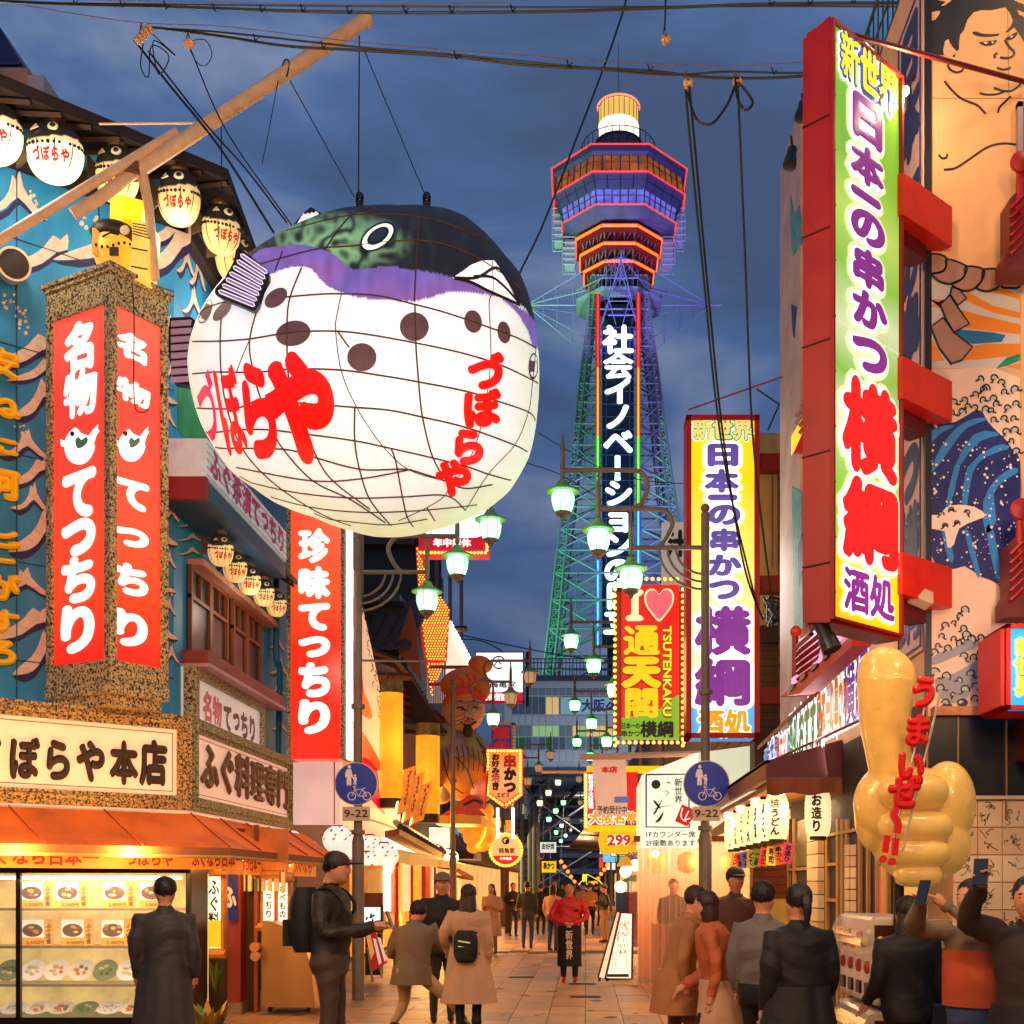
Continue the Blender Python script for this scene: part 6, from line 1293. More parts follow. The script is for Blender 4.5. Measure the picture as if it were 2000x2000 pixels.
# elevated roofs under the tower: dark trusses seen above the street
dr = thing('arcade_roof','dark sloping arcade roof on the right of the far street','roof',(6,60,6));q = MB();a,b,c,d = P(1110,1660,95),P(1195,1545,55),P(1235,1545,55),P(1235,1665,95);q.prism([a,b,c,d],(0,0,.15));q.build('roof_sheet',M('roof_dk',(70,74,92),.5,noise=.2,ns=.6),dr)
for k in range(8): t_ = k / 8;bar_ = MB();bar(bar_,a.lerp(b,t_),d.lerp(c,t_),.06);bar_.build('purlin',dark,dr)
for x_ in (3.0,5.2):
 q = MB();q.tube([(x_,60,0),(x_,60,6)],.1,6);q.build('post',dark,dr)
wg_ = thing('wall_gantry','grey panelled wall and pipes on the left between the round sign and the small signs','wall',P(1030,1700,52));f = FF(52);q = MB();f.box(q,*f.rc(1012,1776,1048,1600),-4,0);q.build('panel',M('pw_grey',(95,100,120),.5,noise=.2),wg_)
for u in (1020,1034,1042): q = MB();q.tube([P(u,1590,51.8),P(u,1776,51.8)],.09,8);q.build('pipe',M('pipe_teal',(90,120,125),.4,.2),wg_)
for k in range(12): q = MB();f.box(q,*f.rc(1012,1604 + 14 * k,1048,1602 + 14 * k),0,.05);q.build('ledge',dark,wg_)
# ================================================================ RIGHT ROW SIGNS
ys = thing('yellow_vertical_sign','yellow and white vertical sign with violet characters, red frame, right of the tower','sign',P(1410,1450,16.2));f = FF(16.1);a0,b0,a1,b1 = f.rc(1350,1442,1473,812)
q = MB();f.frame(q,a0,b0,a1,b1,.07,-.4,.04);q.build('frame',redb,ys);q = MB();f.box(q,a0,b0,a1,b1,-.35,0);q.build('panel',rampsign('ys_grad',[(0,(70,155,215)),(.17,(90,170,225)),(.175,(255,235,150)),(.35,(255,240,190)),(.6,(255,225,110)),(.85,(255,205,20)),(1,(255,210,20))],'Z',4.4,es=.95),ys)
def glow(f,t,s,r_,mt,om,bold,ob,d,vert=False,name='lettering',ocol=None):
 if len(s) == 1: q = MB();f.pxtext(q,s,r_[0] - 9,r_[1] - 8,r_[2] + 9,r_[3] + 8,bold=.3,d=.005,th=.001,fit=True);q.build('letter_halo',M('halo_cream',(255,246,205),.4,es=.9),t)  # pale halo shape imitates glow around the character
 q = MB();g_ = 3.5 if len(s) == 1 else 0;f.pxtext(q,s,r_[0] - g_,r_[1] - g_,r_[2] + g_,r_[3] + g_,vert=vert,bold=bold + ob,d=d,fit=len(s) == 1);q.build('letter_outline',om,t);q = MB();f.pxtext(q,s,*r_,vert=vert,bold=bold,d=d + .012,fit=len(s) == 1);q.build(name,mt,t)
ow = M('outline_white',(255,253,248),.4,es=1.25);vi = M('violet_letter',(100,82,170),.35,es=.75,noise=.3,ns=2);pu = M('purple_letter',(128,52,150),.35,es=.75,noise=.2,ns=2);orl = M('orange_letter',(245,160,20),.35,es=.8)
q = MB();f.pxtext(q,'新世界',1352,818,1470,862,bold=.16,d=.006);q.build('letter_outline',ow,ys);q = MB();f.pxtext(q,'新世界',1352,818,1470,862,bold=.115,d=.014);q.build('letter_outline',M('green_line',(60,170,60),.4,es=.5),ys);q = MB();f.pxtext(q,'新世界',1352,818,1470,862,bold=.045,d=.022);q.build('lettering',M('peach_letter',(250,215,130),.4,es=.8),ys)
for c,r_ in (('日',(1381,868,1442,913)),('本',(1375,917,1443,964)),('一',(1382,967,1440,979)),('の',(1382,987,1446,1027)),('串',(1386,1033,1442,1078)),('か',(1380,1084,1448,1126)),('つ',(1384,1134,1444,1172))): glow(f,ys,c,r_,vi,ow,.06,.085,.02)
for c,r_ in (('横',(1356,1184,1466,1281)),('綱',(1356,1286,1465,1380))): glow(f,ys,c,r_,pu,ow,.1,.12,.02)
glow(f,ys,'酒処',(1362,1386,1466,1442),orl,ow,.06,.06,.02)
for v in (900,1140,1360): q = MB();a0_,b0_,a1_,b1_ = f.rc(1480,v + 12,1558,v - 20);f.box(q,a0_,b0_,2.75,b1_,-.3,-.1);q.build('mount_beam',redp,ys)
beam3(P(1345,800,16.2),P(1575,720,14.5),.012,'stay_rod',redp,ys)
lamp('yellow_sign_glow','AREA',(P(1410,0,16).x,15.9,5.5),30,(1,.95,.85),1.2,target=(P(1410,0,16).x,0,5))
# heart sign
hs = thing('heart_bulb_sign','red sign with white I, pink heart and yellow characters edged with amber bulbs','sign',P(1270,1455,17.5));f = FF(17.5);a0,b0,a1,b1 = f.rc(1214,1445,1326,1143)
q = MB();f.box(q,a0 - .09,b0 - .09,a1 + .12,b1 + .09,-.3,-.01);q.build('backing',M('hs_back',(140,30,14),.5,es=.12),hs);q = MB();f.box(q,a0,b0,a1,b1,0,.03);q.build('panel',M('hs_red',(215,18,20),.4,es=.6),hs)
q = MB();f.pxpoly(q,[(1214,1403),(1250,1398),(1290,1385),(1312,1365),(1326,1358),(1326,1445),(1214,1445)],.03,.04);q.build('green_field',M('hs_green',(120,175,45),.4,es=.6),hs)
q = MB();f.pxpoly(q,[(1221,1156),(1226,1153),(1253,1153),(1257,1158),(1252,1164),(1247,1166),(1247,1202),(1254,1205),(1257,1211),(1250,1214),(1226,1214),(1221,1209),(1225,1204),(1233,1201),(1233,1167),(1224,1163)],.03,.05);q.build('letter_i',M('cream_let',(225,232,190),.4,es=.7),hs)
hp = [(1287,1161),(1296,1152),(1309,1152),(1316,1165),(1313,1183),(1300,1202),(1287,1215),(1274,1202),(1261,1183),(1258,1165),(1265,1153),(1278,1152)]
q = MB();f.pxpoly(q,hp,.03,.045,sm=3);q.build('heart_outline',M('cream_let',(225,232,190)),hs);q = MB();f.pxpoly(q,[(1287 + (x - 1287) * .88,1181 + (y - 1181) * .88) for x,y in hp],.045,.055,sm=3);q.build('heart',M('heart_pink',(240,95,115),.4,es=.7),hs)
q = MB();f.pxtext(q,'通天閣',1217,1222,1288,1405,vert=True,bold=.13,d=.035);q.build('letter_outline',M('hs_dkred',(160,14,16),.4,es=.4),hs);q = MB();f.pxtext(q,'通天閣',1217,1222,1288,1405,vert=True,bold=.085,d=.05);q.build('lettering',M('hs_yel',(250,205,10),.4,es=.6),hs)
q = MB();f.pxtext(q,'TSUTENKAKU',1293,1222,1312,1403,vert=True,bold=.07,d=.045);q.build('letter_outline',M('hs_dkred',(160,14,16)),hs);q = MB();f.pxtext(q,'TSUTENKAKU',1294,1224,1311,1400,vert=True,bold=.025,d=.06);q.build('lettering',M('hs_lime',(205,225,40),.4,es=.8),hs)
q = MB();f.pxtext(q,'日本一の',1213,1412,1250,1425,bold=.03,d=.045);f.pxtext(q,'串かつ',1213,1427,1250,1440,bold=.03,d=.045);f.pxtext(q,'横綱',1250,1409,1316,1442,bold=.08,d=.045);q.build('lettering',black,hs)
pl_ = [(1201 + 13 * 0,1141 + 12.15 * k) for k in range(27)] + [(1333,1141 + 12.15 * k) for k in range(1,27)] + [(1214 + 12 * k,1133) for k in range(10)] + [(1206 + 11.7 * k,1451) for k in range(12)]
bulbs(hs,f,[f.px(*p) for p in pl_],.027,bulb_m,.06)
lamp('heart_sign_glow','AREA',(P(1270,0,17).x,17.2,4.6),14,(1,.4,.15),1.0,target=(P(1270,0,17).x,0,4))
# 公 plate behind
pb_ = thing('white_hiragana_sign','small white sign with black strokes half hidden by the lamp arms','sign',P(1310,1100,22));f = FF(22);q = MB();f.box(q,*f.rc(1293,1140,1345,1020),-.2,0);q.build('panel',M('bone',(225,215,205),.5,es=.2),pb_);q = MB();f.pxtext(q,'汁',1300,1036,1344,1090,bold=.05,d=.02);q.build('lettering',black,pb_)
# いっとく box sign, eaves and clear curtain bar
it = thing('white_corner_box_sign','white lit corner box sign with brush marks, red seal and floor guide text','sign',(0.6,18.4,2.3));f = FF(18.3)
q = MB();f.pxpoly(q,[(1254,1513),(1360,1470),(1362,1655),(1252,1655)],-.3,0);q.build('front_panel',M('it_white',(238,245,225),.4,es=.85,noise=.05),it)
q = MB();q.add([f.pt(*f.px(1254,1513)),f.pt(*f.px(1252,1655)),P(1243,1662,19.4),P(1243,1540,19.4)],[(0,1,2,3)]);q.build('side_panel',M('it_side',(250,225,190),.4,es=.8),it)
q = MB();f.pxpoly(q,[(1362,1470),(1478,1455),(1478,1560),(1362,1640)],-.3,-.02);q.build('blank_panel',M('it_blank',(225,235,205),.4,es=.7),it)
q = MB();f.stroke(q,[(1262,1513),(1262,1615),(1346,1616),(1345,1512),(1262,1513)],.025,0,.008,sm=0);f.pxpoly(q,circ(1281,1532,9,9,0,14),0,.01)
for l,w_ in (([(1276,1562),(1290,1580)],.04),([(1294,1560),(1280,1586),(1275,1590)],.03),([(1272,1582),(1290,1576),(1312,1573)],.01),([(1296,1586),(1288,1600),(1280,1607)],.045),([(1302,1527),(1310,1530)],.02),([(1294,1546),(1304,1545),(1304,1552),(1298,1553)],.012)): f.stroke(q,l,w_,0,.01,taper=True)
f.pxtext(q,'新世界',1317,1520,1333,1570,vert=True,bold=.015,d=.006);f.pxtext(q,'1Fカウンター席',1262,1623,1358,1636,bold=.015,d=.006,whole=True);f.pxtext(q,'2F座敷あります',1261,1640,1358,1653,bold=.015,d=.006,whole=True);q.build('lettering',M('ink3',(55,50,40),.5),it)
q = MB();f.pxpoly(q,[(1332,1571),(1358,1582),(1352,1600),(1342,1614),(1318,1604),(1328,1580)],.004,.012);q.build('red_seal',M('seal_red',(205,25,20),.4,es=.4),it);q = MB();f.stroke(q,[(1333,1578),(1330,1596),(1340,1605)],.012,.01,.016);f.stroke(q,[(1345,1584),(1338,1600),(1348,1598)],.012,.01,.016);q.build('seal_strokes',ow,it)
cu = thing('curtain_bar','bar front wrapped in hanging clear plastic curtain with warm light inside','bar',(1.6,19,0))
q = MB();Yc = 18.6;xs = [P(1244,0,Yc).x + .0,P(1480,0,Yc).x];n = 90;vs_ = []
for i in range(n + 1):
 x_ = xs[0] + (xs[1] - xs[0]) * i / n;y_ = Yc + .05 * math.sin(i * 1.3) + .03 * math.sin(i * .57);vs_ += [(x_ + .03 * math.sin(i * .9),y_,.03),(x_,Yc + .2 * (y_ - Yc),2.28)]
q.add(vs_,[(2 * i,2 * i + 2,2 * i + 3,2 * i + 1) for i in range(n)]);q.build('clear_curtain',glass('vinyl',(255,215,190),.34,.12),cu,smooth=True,fix=False)
q = MB();q.add([(xs[0],Yc,.03),(xs[0] - .02,21.5,.03),(xs[0] - .02,21.5,2.28),(xs[0],Yc,2.28)],[(0,1,2,3)]);q.build('clear_curtain',glass('vinyl'),cu,fix=False)
q = MB();q.box(xs[0] + .1,2.7,20.4,20.5,0,2.3);q.build('back_wall',rampsign('bar_back',[(0,(150,60,25)),(.4,(225,120,60)),(.8,(255,190,130)),(1,(255,215,170))],'Z',2.3,es=.75),cu)  # warm interior light put into the wall as a glowing gradient
q = MB();q.box(xs[0] + .3,2.5,19.4,19.9,.1,.95);q.build('counter',wood,cu)
for u,c in ((1282,(245,190,100)),(1342,(240,140,70)),(1425,(250,160,80))): q = MB();q.lathe([(.05,.18),(.14,.12),(.17,0),(.13,-.12),(.05,-.16)],P(u,1686,19.2),14);q.build('paper_lantern',M('pl%d' % u,c,.5,es=1.0,noise=.2),cu,smooth=True)
q = MB();q.ell(P(1280,1668,19.1),.06,10,8);q.build('bulb',M('bulb_hot',(255,230,180),.4,es=14),cu,smooth=True)
q = MB();q.box(xs[0] - .05,2.7,Yc - .06,Yc + .06,2.27,2.36);q.build('curtain_rail',M('rail_wd',(120,70,40),.6),cu)
lamp('bar_glow','POINT',(1.9,19.0,2.0),55,(1,.55,.25),.25)
# red 大阪 banners with price
rb_ = thing('red_shop_banner','red banner with yellow border, bulb edge and large yellow characters','banner',(1.1,22,2.5));f = FF(22)
q = MB();f.box(q,*f.rc(1146,1620,1246,1508),-.25,0);q.build('panel',M('rb_red',(215,25,20),.4,es=.6),rb_);q = MB();f.box(q,*f.rc(1146,1508,1300,1496),-.25,.01);q.build('yellow_edge',M('rb_yel',(250,200,10),.4,es=.7),rb_);q = MB();f.box(q,*f.rc(1146,1624,1246,1612),-.25,.01);q.build('yellow_edge',M('rb_yel',(250,200,10)),rb_)
bulbs(rb_,f,[f.px(1144,1514 + 5.6 * k) for k in range(19)],.034,M('bulb_red',(255,110,60),.4,es=6,samp=False),.05)
q = MB();f.pxtext(q,'大阪名物',1150,1585,1246,1610,bold=.12,d=.01);q.build('letter_outline',ow,rb_);q = MB();f.pxtext(q,'大阪名物',1150,1585,1246,1610,bold=.06,d=.02);q.build('lettering',M('rb_or',(250,150,20),.4,es=.8),rb_);q = MB();f.pxtext(q,'新世界大阪城',1149,1512,1159,1580,vert=True,bold=.06,d=.01);q.build('lettering',ow,rb_);q = MB();f.pxtext(q,'毎度',1220,1602,1246,1612,bold=.03,d=.02);q.build('lettering',black,rb_)
bn = thing('cloth_banner','white cloth banner with brush text hanging in front of the red banner','banner',(1,21,2.8));f = FF(21);q = MB();f.pxpoly(q,[(1156,1472),(1222,1474),(1226,1594),(1164,1592)],0,.02);q.build('cloth',M('cloth_pk',(235,195,175),.7,es=.35,noise=.12),bn);q = MB();f.pxtext(q,'予約受付中',1166,1574,1225,1590,bold=.02,d=.025);q.build('lettering',M('ink3',(55,50,40)),bn);q = MB();f.pxtext(q,'本店',1174,1497,1206,1510,bold=.06,d=.025);q.build('lettering',M('seal_red',(205,25,20)),bn)
q = MB();f.box(q,*f.rc(1200,1568,1228,1556),.02,.03);q.build('blue_patch',M('patch_bl',(90,120,190),.5,es=.3),bn)
q = MB();f.box(q,*f.rc(1136,1484,1232,1472),-.05,.05);q.tube([P(1136,1478,20.9),P(1420,1470,19)],.05,8);q.tube([P(1060,1508,24),P(1146,1508,22)],.03,6);q.build('canopy_pole',M('pole_pale',(225,190,165),.5),bn)
pr = thing('price_banner','yellow banner reading 299 in large red digits','banner',(1,22,2));f = FF(21.9);q = MB();f.pxpoly(q,[(1172,1624),(1242,1624),(1243,1664),(1173,1668),(1168,1640)],0,.03);q.build('cloth',M('pr_yel',(250,185,15),.5,es=.7),pr);q = MB();f.pxtext(q,'299',1186,1630,1232,1652,bold=.09,d=.035);q.build('letter_outline',ow,pr);q = MB();f.pxtext(q,'299',1186,1630,1232,1652,bold=.045,d=.045);f.pxtext(q,'円',1233,1642,1243,1652,bold=.04,d=.045);q.build('lettering',M('pr_red',(215,20,45),.4,es=.4),pr)
# little stall
sl_ = thing('street_stall','small stall with green awning edge, hanging bulb lamps and blue curtain on the right','stall',P(1225,1826,24));f = FF(24)
q = MB();f.pxpoly(q,[(1204,1724),(1243,1708),(1243,1722),(1210,1724)],-.8,.1);q.build('green_awning',M('awn_green',(60,110,70),.6),sl_);q = MB();f.box(q,*f.rc(1203,1780,1224,1742),-.1,0);q.build('blue_curtain',M('cur_blue',(40,70,120),.7),sl_);q = MB();f.box(q,*f.rc(1203,1850,1246,1742),-.5,-.1);q.build('cabinet',wood,sl_)
q = MB();f.box(q,*f.rc(1228,1785,1236,1745),-.05,.02);q.build('red_stripe',redp,sl_)
for u,v in ((1222,1702),(1240,1690),(1212,1732)): q = MB();q.ell(P(u,v,23.6),.12,10,8);q.build('lamp',M('globe_warm',(255,235,190)),sl_,smooth=True)
q = MB();q.lathe([(.04,.2),(.16,.05),(.17,.0)],P(1222,1692,23.6),12,cap=False);q.build('lamp_shade',M('shade_y',(230,170,60),.5,es=.5),sl_)
# A-frame lit sign
af = thing('floor_sign','tapering white lit floor sign on castors at the edge of the curtain bar','floor sign',P(1205,1915,19.2));f = FF(19.2)
q = MB();f.pxpoly(q,[(1184,1910),(1232,1910),(1234,1785),(1214,1784)],0,.03);q.build('front_panel',M('af_white',(255,240,215),.4,es=1.0),af)
q = MB();f.pxpoly(q,[(1170,1908),(1184,1911),(1213,1784),(1205,1781)],-.02,.01);q.build('side_panel',M('af_side',(255,220,180),.4,es=.8),af)
q = MB();f.stroke(q,[(1182,1912),(1212,1782),(1236,1783),(1234,1912),(1182,1912)],.035,0,.045,sm=0);f.stroke(q,[(1168,1909),(1204,1780),(1212,1782)],.03,0,.03,sm=0);q.build('frame',M('af_frame',(110,50,25),.5),af)
q = MB();f.stroke(q,[(1197,1861),(1224,1861),(1224,1892),(1197,1892),(1197,1861)],.008,.03,.035,sm=0);f.pxtext(q,'いっとく',1199,1864,1206,1890,vert=True,bold=.02,d=.034);f.box(q,*f.rc(1186,1908,1228,1902),.03,.034);q.build('lettering',M('ink3',(55,50,40)),af)
rn = random.Random(9);q = MB()
for k in range(34): u,v = rn.uniform(1206,1230),rn.uniform(1795,1858);f.stroke(q,[(u,v),(u + rn.uniform(-3,3),v + 3),(u + rn.uniform(-3,3),v + 5)],.012,.03,.035,sm=0)
q.build('printed_text',M('af_gold',(200,140,40),.5),af)
for v in (1838,1850,1862,1880,1895): pass
q = MB();
for u in (1171,1186): q.lathe([(.03,-.02),(.03,.02)],P(u,1913,19.1),10,ax=(1,0,0))
q.build('castor',black,af)
# left floor signs
fl_ = thing('floor_sign','leaning red and white menu floor sign beside the left lamp post','floor sign',P(735,1900,18.4));f = FF(18.4);q = MB();f.pxpoly(q,[(713,1813),(735,1822),(757,1880),(728,1897)],0,.03);q.build('panel',M('fs_red',(190,40,40),.5,es=.35),fl_);q = MB();f.pxpoly(q,[(713,1813),(722,1818),(732,1860),(725,1874)],.03,.035);q.build('photo',M('fs_yel',(240,180,90),.5,es=.4),fl_)
q = MB();f.pxpoly(q,[(738,1830),(744,1832),(756,1874),(752,1878)],.03,.036);f.pxpoly(q,[(729,1832),(735,1834),(746,1880),(741,1884)],.03,.036);q.build('text_strip',M('fs_wh',(240,225,215),.5,es=.4),fl_)
for a,b in (((718,1850),(728,1918)),((742,1888),(746,1911))): beam3(P(*a,18.45),P(*b,18.45),.018,'leg',M('leg_pale',(200,160,130),.5),fl_)
mo = thing('menu_monitor','standing lit screen with dark foliage pattern behind the left lamp post','screen',P(730,1850,19.5));f = FF(19.5);q = MB();f.box(q,*f.rc(708,1822,748,1768),-.06,0);q.build('frame',M('mo_fr',(50,66,60),.4),mo);q = MB();f.box(q,*f.rc(711,1818,743,1772),0,.01);q.build('screen',M('mo_scr',(215,235,235),.3,es=1.1),mo)
q = MB();rn = random.Random(2)
for k in range(9): u,v = rn.uniform(716,736),rn.uniform(1778,1812);f.pxpoly(q,circ(u,v,2,4,rn.uniform(0,90),7),.01,.014)
q.build('pattern',M('mo_dk',(40,80,80),.4),mo,kind='stuff');q = MB();f.box(q,*f.rc(712,1905,744,1824),-.2,-.05);q.build('stand',dark,mo)
# ================================================================ overhead cables
ck = M('cable_black',(16,20,20),.5);cg = M('cable_green',(22,52,34),.5);crs = M('cable_pink',(120,84,92),.6);ins = M('insulator',(225,170,120),.4)
def cable(lb,pts,r,Y,mt=ck,extra=(),grp='overhead cables across the street'):
 t = thing('overhead_cable',lb,'cable',P(*pts[len(pts) // 2],Y if not isinstance(Y,tuple) else sum(Y) / 2),grp);q = MB();wire(q,pts,r,Y);q.build('cable',mt,t,smooth=True)
 for (p2,r2,m2) in extra: q = MB();wire(q,p2,r2,Y);q.build('cable',m2,t,smooth=True)
 return t
c1_ = cable('thick black twin cable along the top edge of the view',[(-250,-22),(0,2),(350,14),(700,24),(1100,22),(1500,8),(1900,4),(2250,-8)],.012,10,ck,[([(-250,-12),(0,3),(350,9),(700,12),(1100,14),(1500,12),(1900,12),(2250,0)],.007,ck),([(-250,-30),(0,-6),(400,4),(700,10),(1000,4)],.003,crs)])
c2_ = cable('black bundled cable crossing below, from the cream insulators to the right sign',[(284,60),(300,54),(440,72),(560,90),(700,98),(880,110),(1040,128),(1260,138),(1400,152),(1575,148),(1740,120),(1860,112),(2020,128),(2300,130)],.012,10.6,ck,[([(284,54),(440,64),(700,92),(900,108),(1100,128),(1300,146),(1420,140),(1575,142),(1740,128),(1860,120),(2020,122),(2300,126)],.009,ck),([(0,2),(250,42),(440,52),(700,82),(1000,106),(1350,128),(1575,122),(1900,110),(2020,112)],.0035,crs)])
for t,pts in ((c1_,((145,6),(237,10),(323,14),(418,18),(510,20),(590,20),(680,24),(790,22),(880,22),(1000,20),(1505,8),(1580,6),(1665,4))),(c2_,((498,78),(630,92),(890,112),(1110,128),(1268,136),(1510,142)))):
 for u,v in pts:
  q = MB();Yq = 9.95 if t is c1_ else 10.55;q.tube([P(u - 3,v - 12,Yq),P(u,v,Yq),P(u + 3,v + 4,Yq)],.006,4);q.tube([P(u + 8,v - 6,Yq),P(u,v + 2,Yq)],.005,4);q.build('cable_tie',ck,t,kind='stuff')
cable('dark green cable slanting from the top centre down behind the giant fish',[(1235,-60),(1218,18),(1180,130),(1130,260),(1060,440),(1012,540),(980,620)],.013,14.5,cg)
cable('left of three cables running from the insulators down to the fish',[(262,78),(330,165),(430,290),(535,455)],.012,11.5);cable('second cable running down toward the fish',[(290,100),(400,240),(480,330),(560,435)],.009,11.5);cable('thin third cable from the round insulator',[(372,95),(420,212),(470,300),(570,440)],.007,11.6)
cable('loop of slack wire below the first insulator',[(280,85),(275,130),(290,150),(296,90),(330,110),(310,145),(300,80),(342,108),(310,78),(292,60)],.006,11.3);cable('thin slack loop of wire at the second insulator',[(372,80),(400,78),(414,105),(402,128),(385,122),(370,95)],.0045,11.3)
for lb,pts in (('cluster of green and black cables dropping behind the yellow sign, leftmost',[(1338,168),(1350,300),(1372,520),(1400,800),(1430,980),(1480,1190)]),('second of the three cables dropping behind the yellow sign',[(1346,168),(1362,340),(1382,560),(1412,850),(1452,1100),(1490,1210)]),('third cable dropping toward the wall fittings',[(1440,150),(1455,500),(1470,850),(1498,1100),(1515,1200)])): cable(lb,pts,.012,(10.6,13.6),ck if 'second' in lb else cg)
cable('slack black loop hanging between the two right insulators',[(1342,180),(1360,232),(1390,242),(1420,205),(1438,165),(1450,170),(1470,200),(1455,215),(1440,190),(1436,150)],.012,10.5,ck)
for k,(u,v,vert_) in enumerate(((1297,80,0),(1340,165,1),(1436,163,1),(276,72,2),(367,88,1),(1772,72,1))):
 t = thing('insulator',['cream insulator hanging above the tower','cream insulator holding the dropping cables','cream insulator right of the slack loop','stack of cream insulators at the left cable end','round cream insulator beside the stack','cream insulator beside the right building'][k],'insulator',P(u,v,10.6));q = MB()
 if vert_ == 2:
  for j in range(5): q.lathe([(.03,0),(.038,.01),(.03,.03),(.02,.035)],P(u - 10 + 6 * j,v + 10 - 6 * j,10.6),12,ax=(.7,0,.7))
 else: q.lathe([(.022,0),(.04,.01),(.04,.03),(.022,.04),(.022,.06),(.036,.07),(.02,.085)],P(u,v,10.6) + V((-.02,0,0)),14,ax=(1,-.4,0))
 q.build('porcelain',ins,t,smooth=True);q = MB();q.tube([P(u,v - 26,10.6),P(u - 3,v - 8,10.6),P(u,v + 4,10.6)],.007,5);q.tube([P(u,v - 26,10.6),P(u + 5,v - 8,10.6)],.006,5);q.build('shackle',M('rust',(120,82,60)),t)
cable('vertical cable from the top edge to the hanging insulator',[(1299,-80),(1300,0),(1298,60)],.008,10.6)
for i,pts in enumerate(([(1050,845),(1200,925),(1345,945),(1400,930)],[(1030,905),(1100,930),(1210,1000)],[(1290,1300),(1100,1280),(900,1240),(870,1236)],[(1050,1320),(950,1255),(880,1250)])): cable('thin wire number %d behind the lamps' % (i + 1) if 0 else ['thin wire passing behind the right lamp arms','thin wire from the fish to the lamps','thin wire above the glazed building','lowest thin wire above the white box sign'][i],pts,.008 if i < 2 else .03,20 if i < 2 else 60,ck)
cross = thing('cross_wire','horizontal guy rod between the first left lamp post and the dark building','rod',P(760,1290,20));q = MB();q.tube([V((LX,16.6,EH + (HY - 1290) / F_ * 16.6)),P(870,1292,33)],.02,6);q.build('rod',lpm,cross)
# ================================================================ right corner shop with painted walls
rc_ = thing('painted_corner_building','right corner building with a painted wrestler and blue waves on its peach wall','building',(4,12,0))
peach = M('mural_peach',(232,178,128),.6,noise=.2,ns=2.2,streak=.35,bump=.12,bs=9);ink = M('mural_ink',(16,18,30),.5)
q = MB();q.box(2.6,12,9.05,12.72,-.1,8.9);q.box(2.6,12,12.72,15.1,-.1,10.6);q.build('wall',peach,rc_)
m1 = FF(9.05);Ms = FX(2.6,False)
def M1(x,y): return (1740 + x / 4.83,y / 4.83)
def poly1(name,pts,mt,d1=.006,sm=0,f=m1,cv=None,d0=.0):
 q = MB();pts = [cv(*p) for p in pts] if cv else pts;f.pxpoly(q,pts,d0,d1,sm=sm);return q.build(name,mt,rc_)
hair = [(345,40),(560,-20),(1100,-40),(1150,90),(1190,200),(1256,330),(1256,390),(1200,300),(1160,250),(1110,300),(1080,300),(1130,250),(1155,190),(1120,110),(1080,65),(1000,80),(950,95),(860,90),(780,115),(720,190),(685,290),(650,330),(640,400),(640,470),(610,480),(545,380),(505,400),(490,470),(495,520),(350,520),(350,215),(420,190),(460,130),(465,100),(390,110),(345,100)]
poly1('painted_hair',[(345,-60),(1256,-60),(1256,390),(1200,300),(1165,255),(1110,300),(1080,305),(1130,250),(1155,190),(1120,110),(1080,65),(1000,85),(950,95),(860,92),(780,115),(720,190),(685,290),(650,330),(640,400),(640,472),(612,482),(545,380),(505,400),(490,470),(495,522),(350,522),(350,215),(420,190),(462,130),(466,100),(390,110),(345,100)],M('hair_ink',(18,20,34),.45,noise=.2,ns=2),cv=M1)
for pts in ([(440,10),(560,0),(565,15),(500,60),(470,60),(520,22)],[(1145,0),(1250,-10),(1256,50),(1200,30)],[(1190,100),(1256,130),(1256,170),(1200,140)]): poly1('painted_highlight',pts,peach,.009,cv=M1,d0=.006)
poly1('painted_brow',[(768,308),(800,303),(860,322),(940,328),(1015,322),(1012,334),(940,346),(850,346),(790,330)],ink,cv=M1,sm=2)
for pts in ([(832,404),(870,398),(930,392),(1000,386),(970,420),(910,434),(870,425)],[(1080,365),(1130,335),(1190,305),(1180,345),(1140,372),(1100,376)]): poly1('painted_eye',pts,ink,cv=M1,sm=2)
for pts in ([(868,406),(900,402),(915,412),(890,420)],[(945,400),(965,396),(968,412),(950,414)],[(1120,350),(1140,342),(1150,352),(1128,362)]): poly1('painted_eye_white',pts,M('eye_paint',(240,225,210),.5),.009,cv=M1,d0=.006)
poly1('painted_ear',[(545,378),(555,430),(610,480),(600,520),(560,530),(510,525),(492,480),(505,440),(505,400)],M('ear_peach',(228,165,140),.55),.008,cv=M1,sm=2,d0=.006)
lines = [[(512,430),(540,480),(560,520)],[(535,420),(560,470),(600,505),(590,540)],[(560,440),(590,480)],[(1075,380),(1120,450),(1160,490),(1150,530),(1100,550),(1030,545)],[(1005,505),(975,520),(985,550)],[(535,610),(560,660),(620,685),(670,670),(680,645)],[(505,768),(580,860),(660,930),(740,965),(820,1000),(890,1075)],[(1130,910),(1060,975),(1020,1020),(1008,1065)],
         [(835,880),(900,895),(1000,890),(1070,865)],[(972,832),(1050,858),(1130,860),(1190,825),(1230,780)],[(452,1460),(480,1495),(520,1488),(532,1455)],[(500,1602),(600,1590),(700,1530),(800,1460),(900,1395),(1000,1362),(1090,1355),(1185,1368)],[(1000,640),(1060,660),(1130,640)]]
q = MB()
for l in lines: m1.stroke(q,[M1(*p) for p in l],.013,0,.006,sm=4)
m1.stroke(q,[(1814,455),(1828,457),(1840,461)],.012,0,.006);q.build('painted_line',ink,rc_)
q = MB()
for v in (192,523): q = MB();m1.stroke(q,[(1812,v),(2060,v)],.004,0,.002,sm=0);q.build('panel_seam',M('seam_brown',(120,80,60),.6),rc_)
q = MB()
m1.stroke(q,[(1968,0),(1970,190)],.003,0,.002,sm=0);q.build('panel_seam',M('seam_brown',(120,80,60),.6),rc_)
C5 = lambda x,y: (1500 + x / 3.864,500 + y / 3.864)
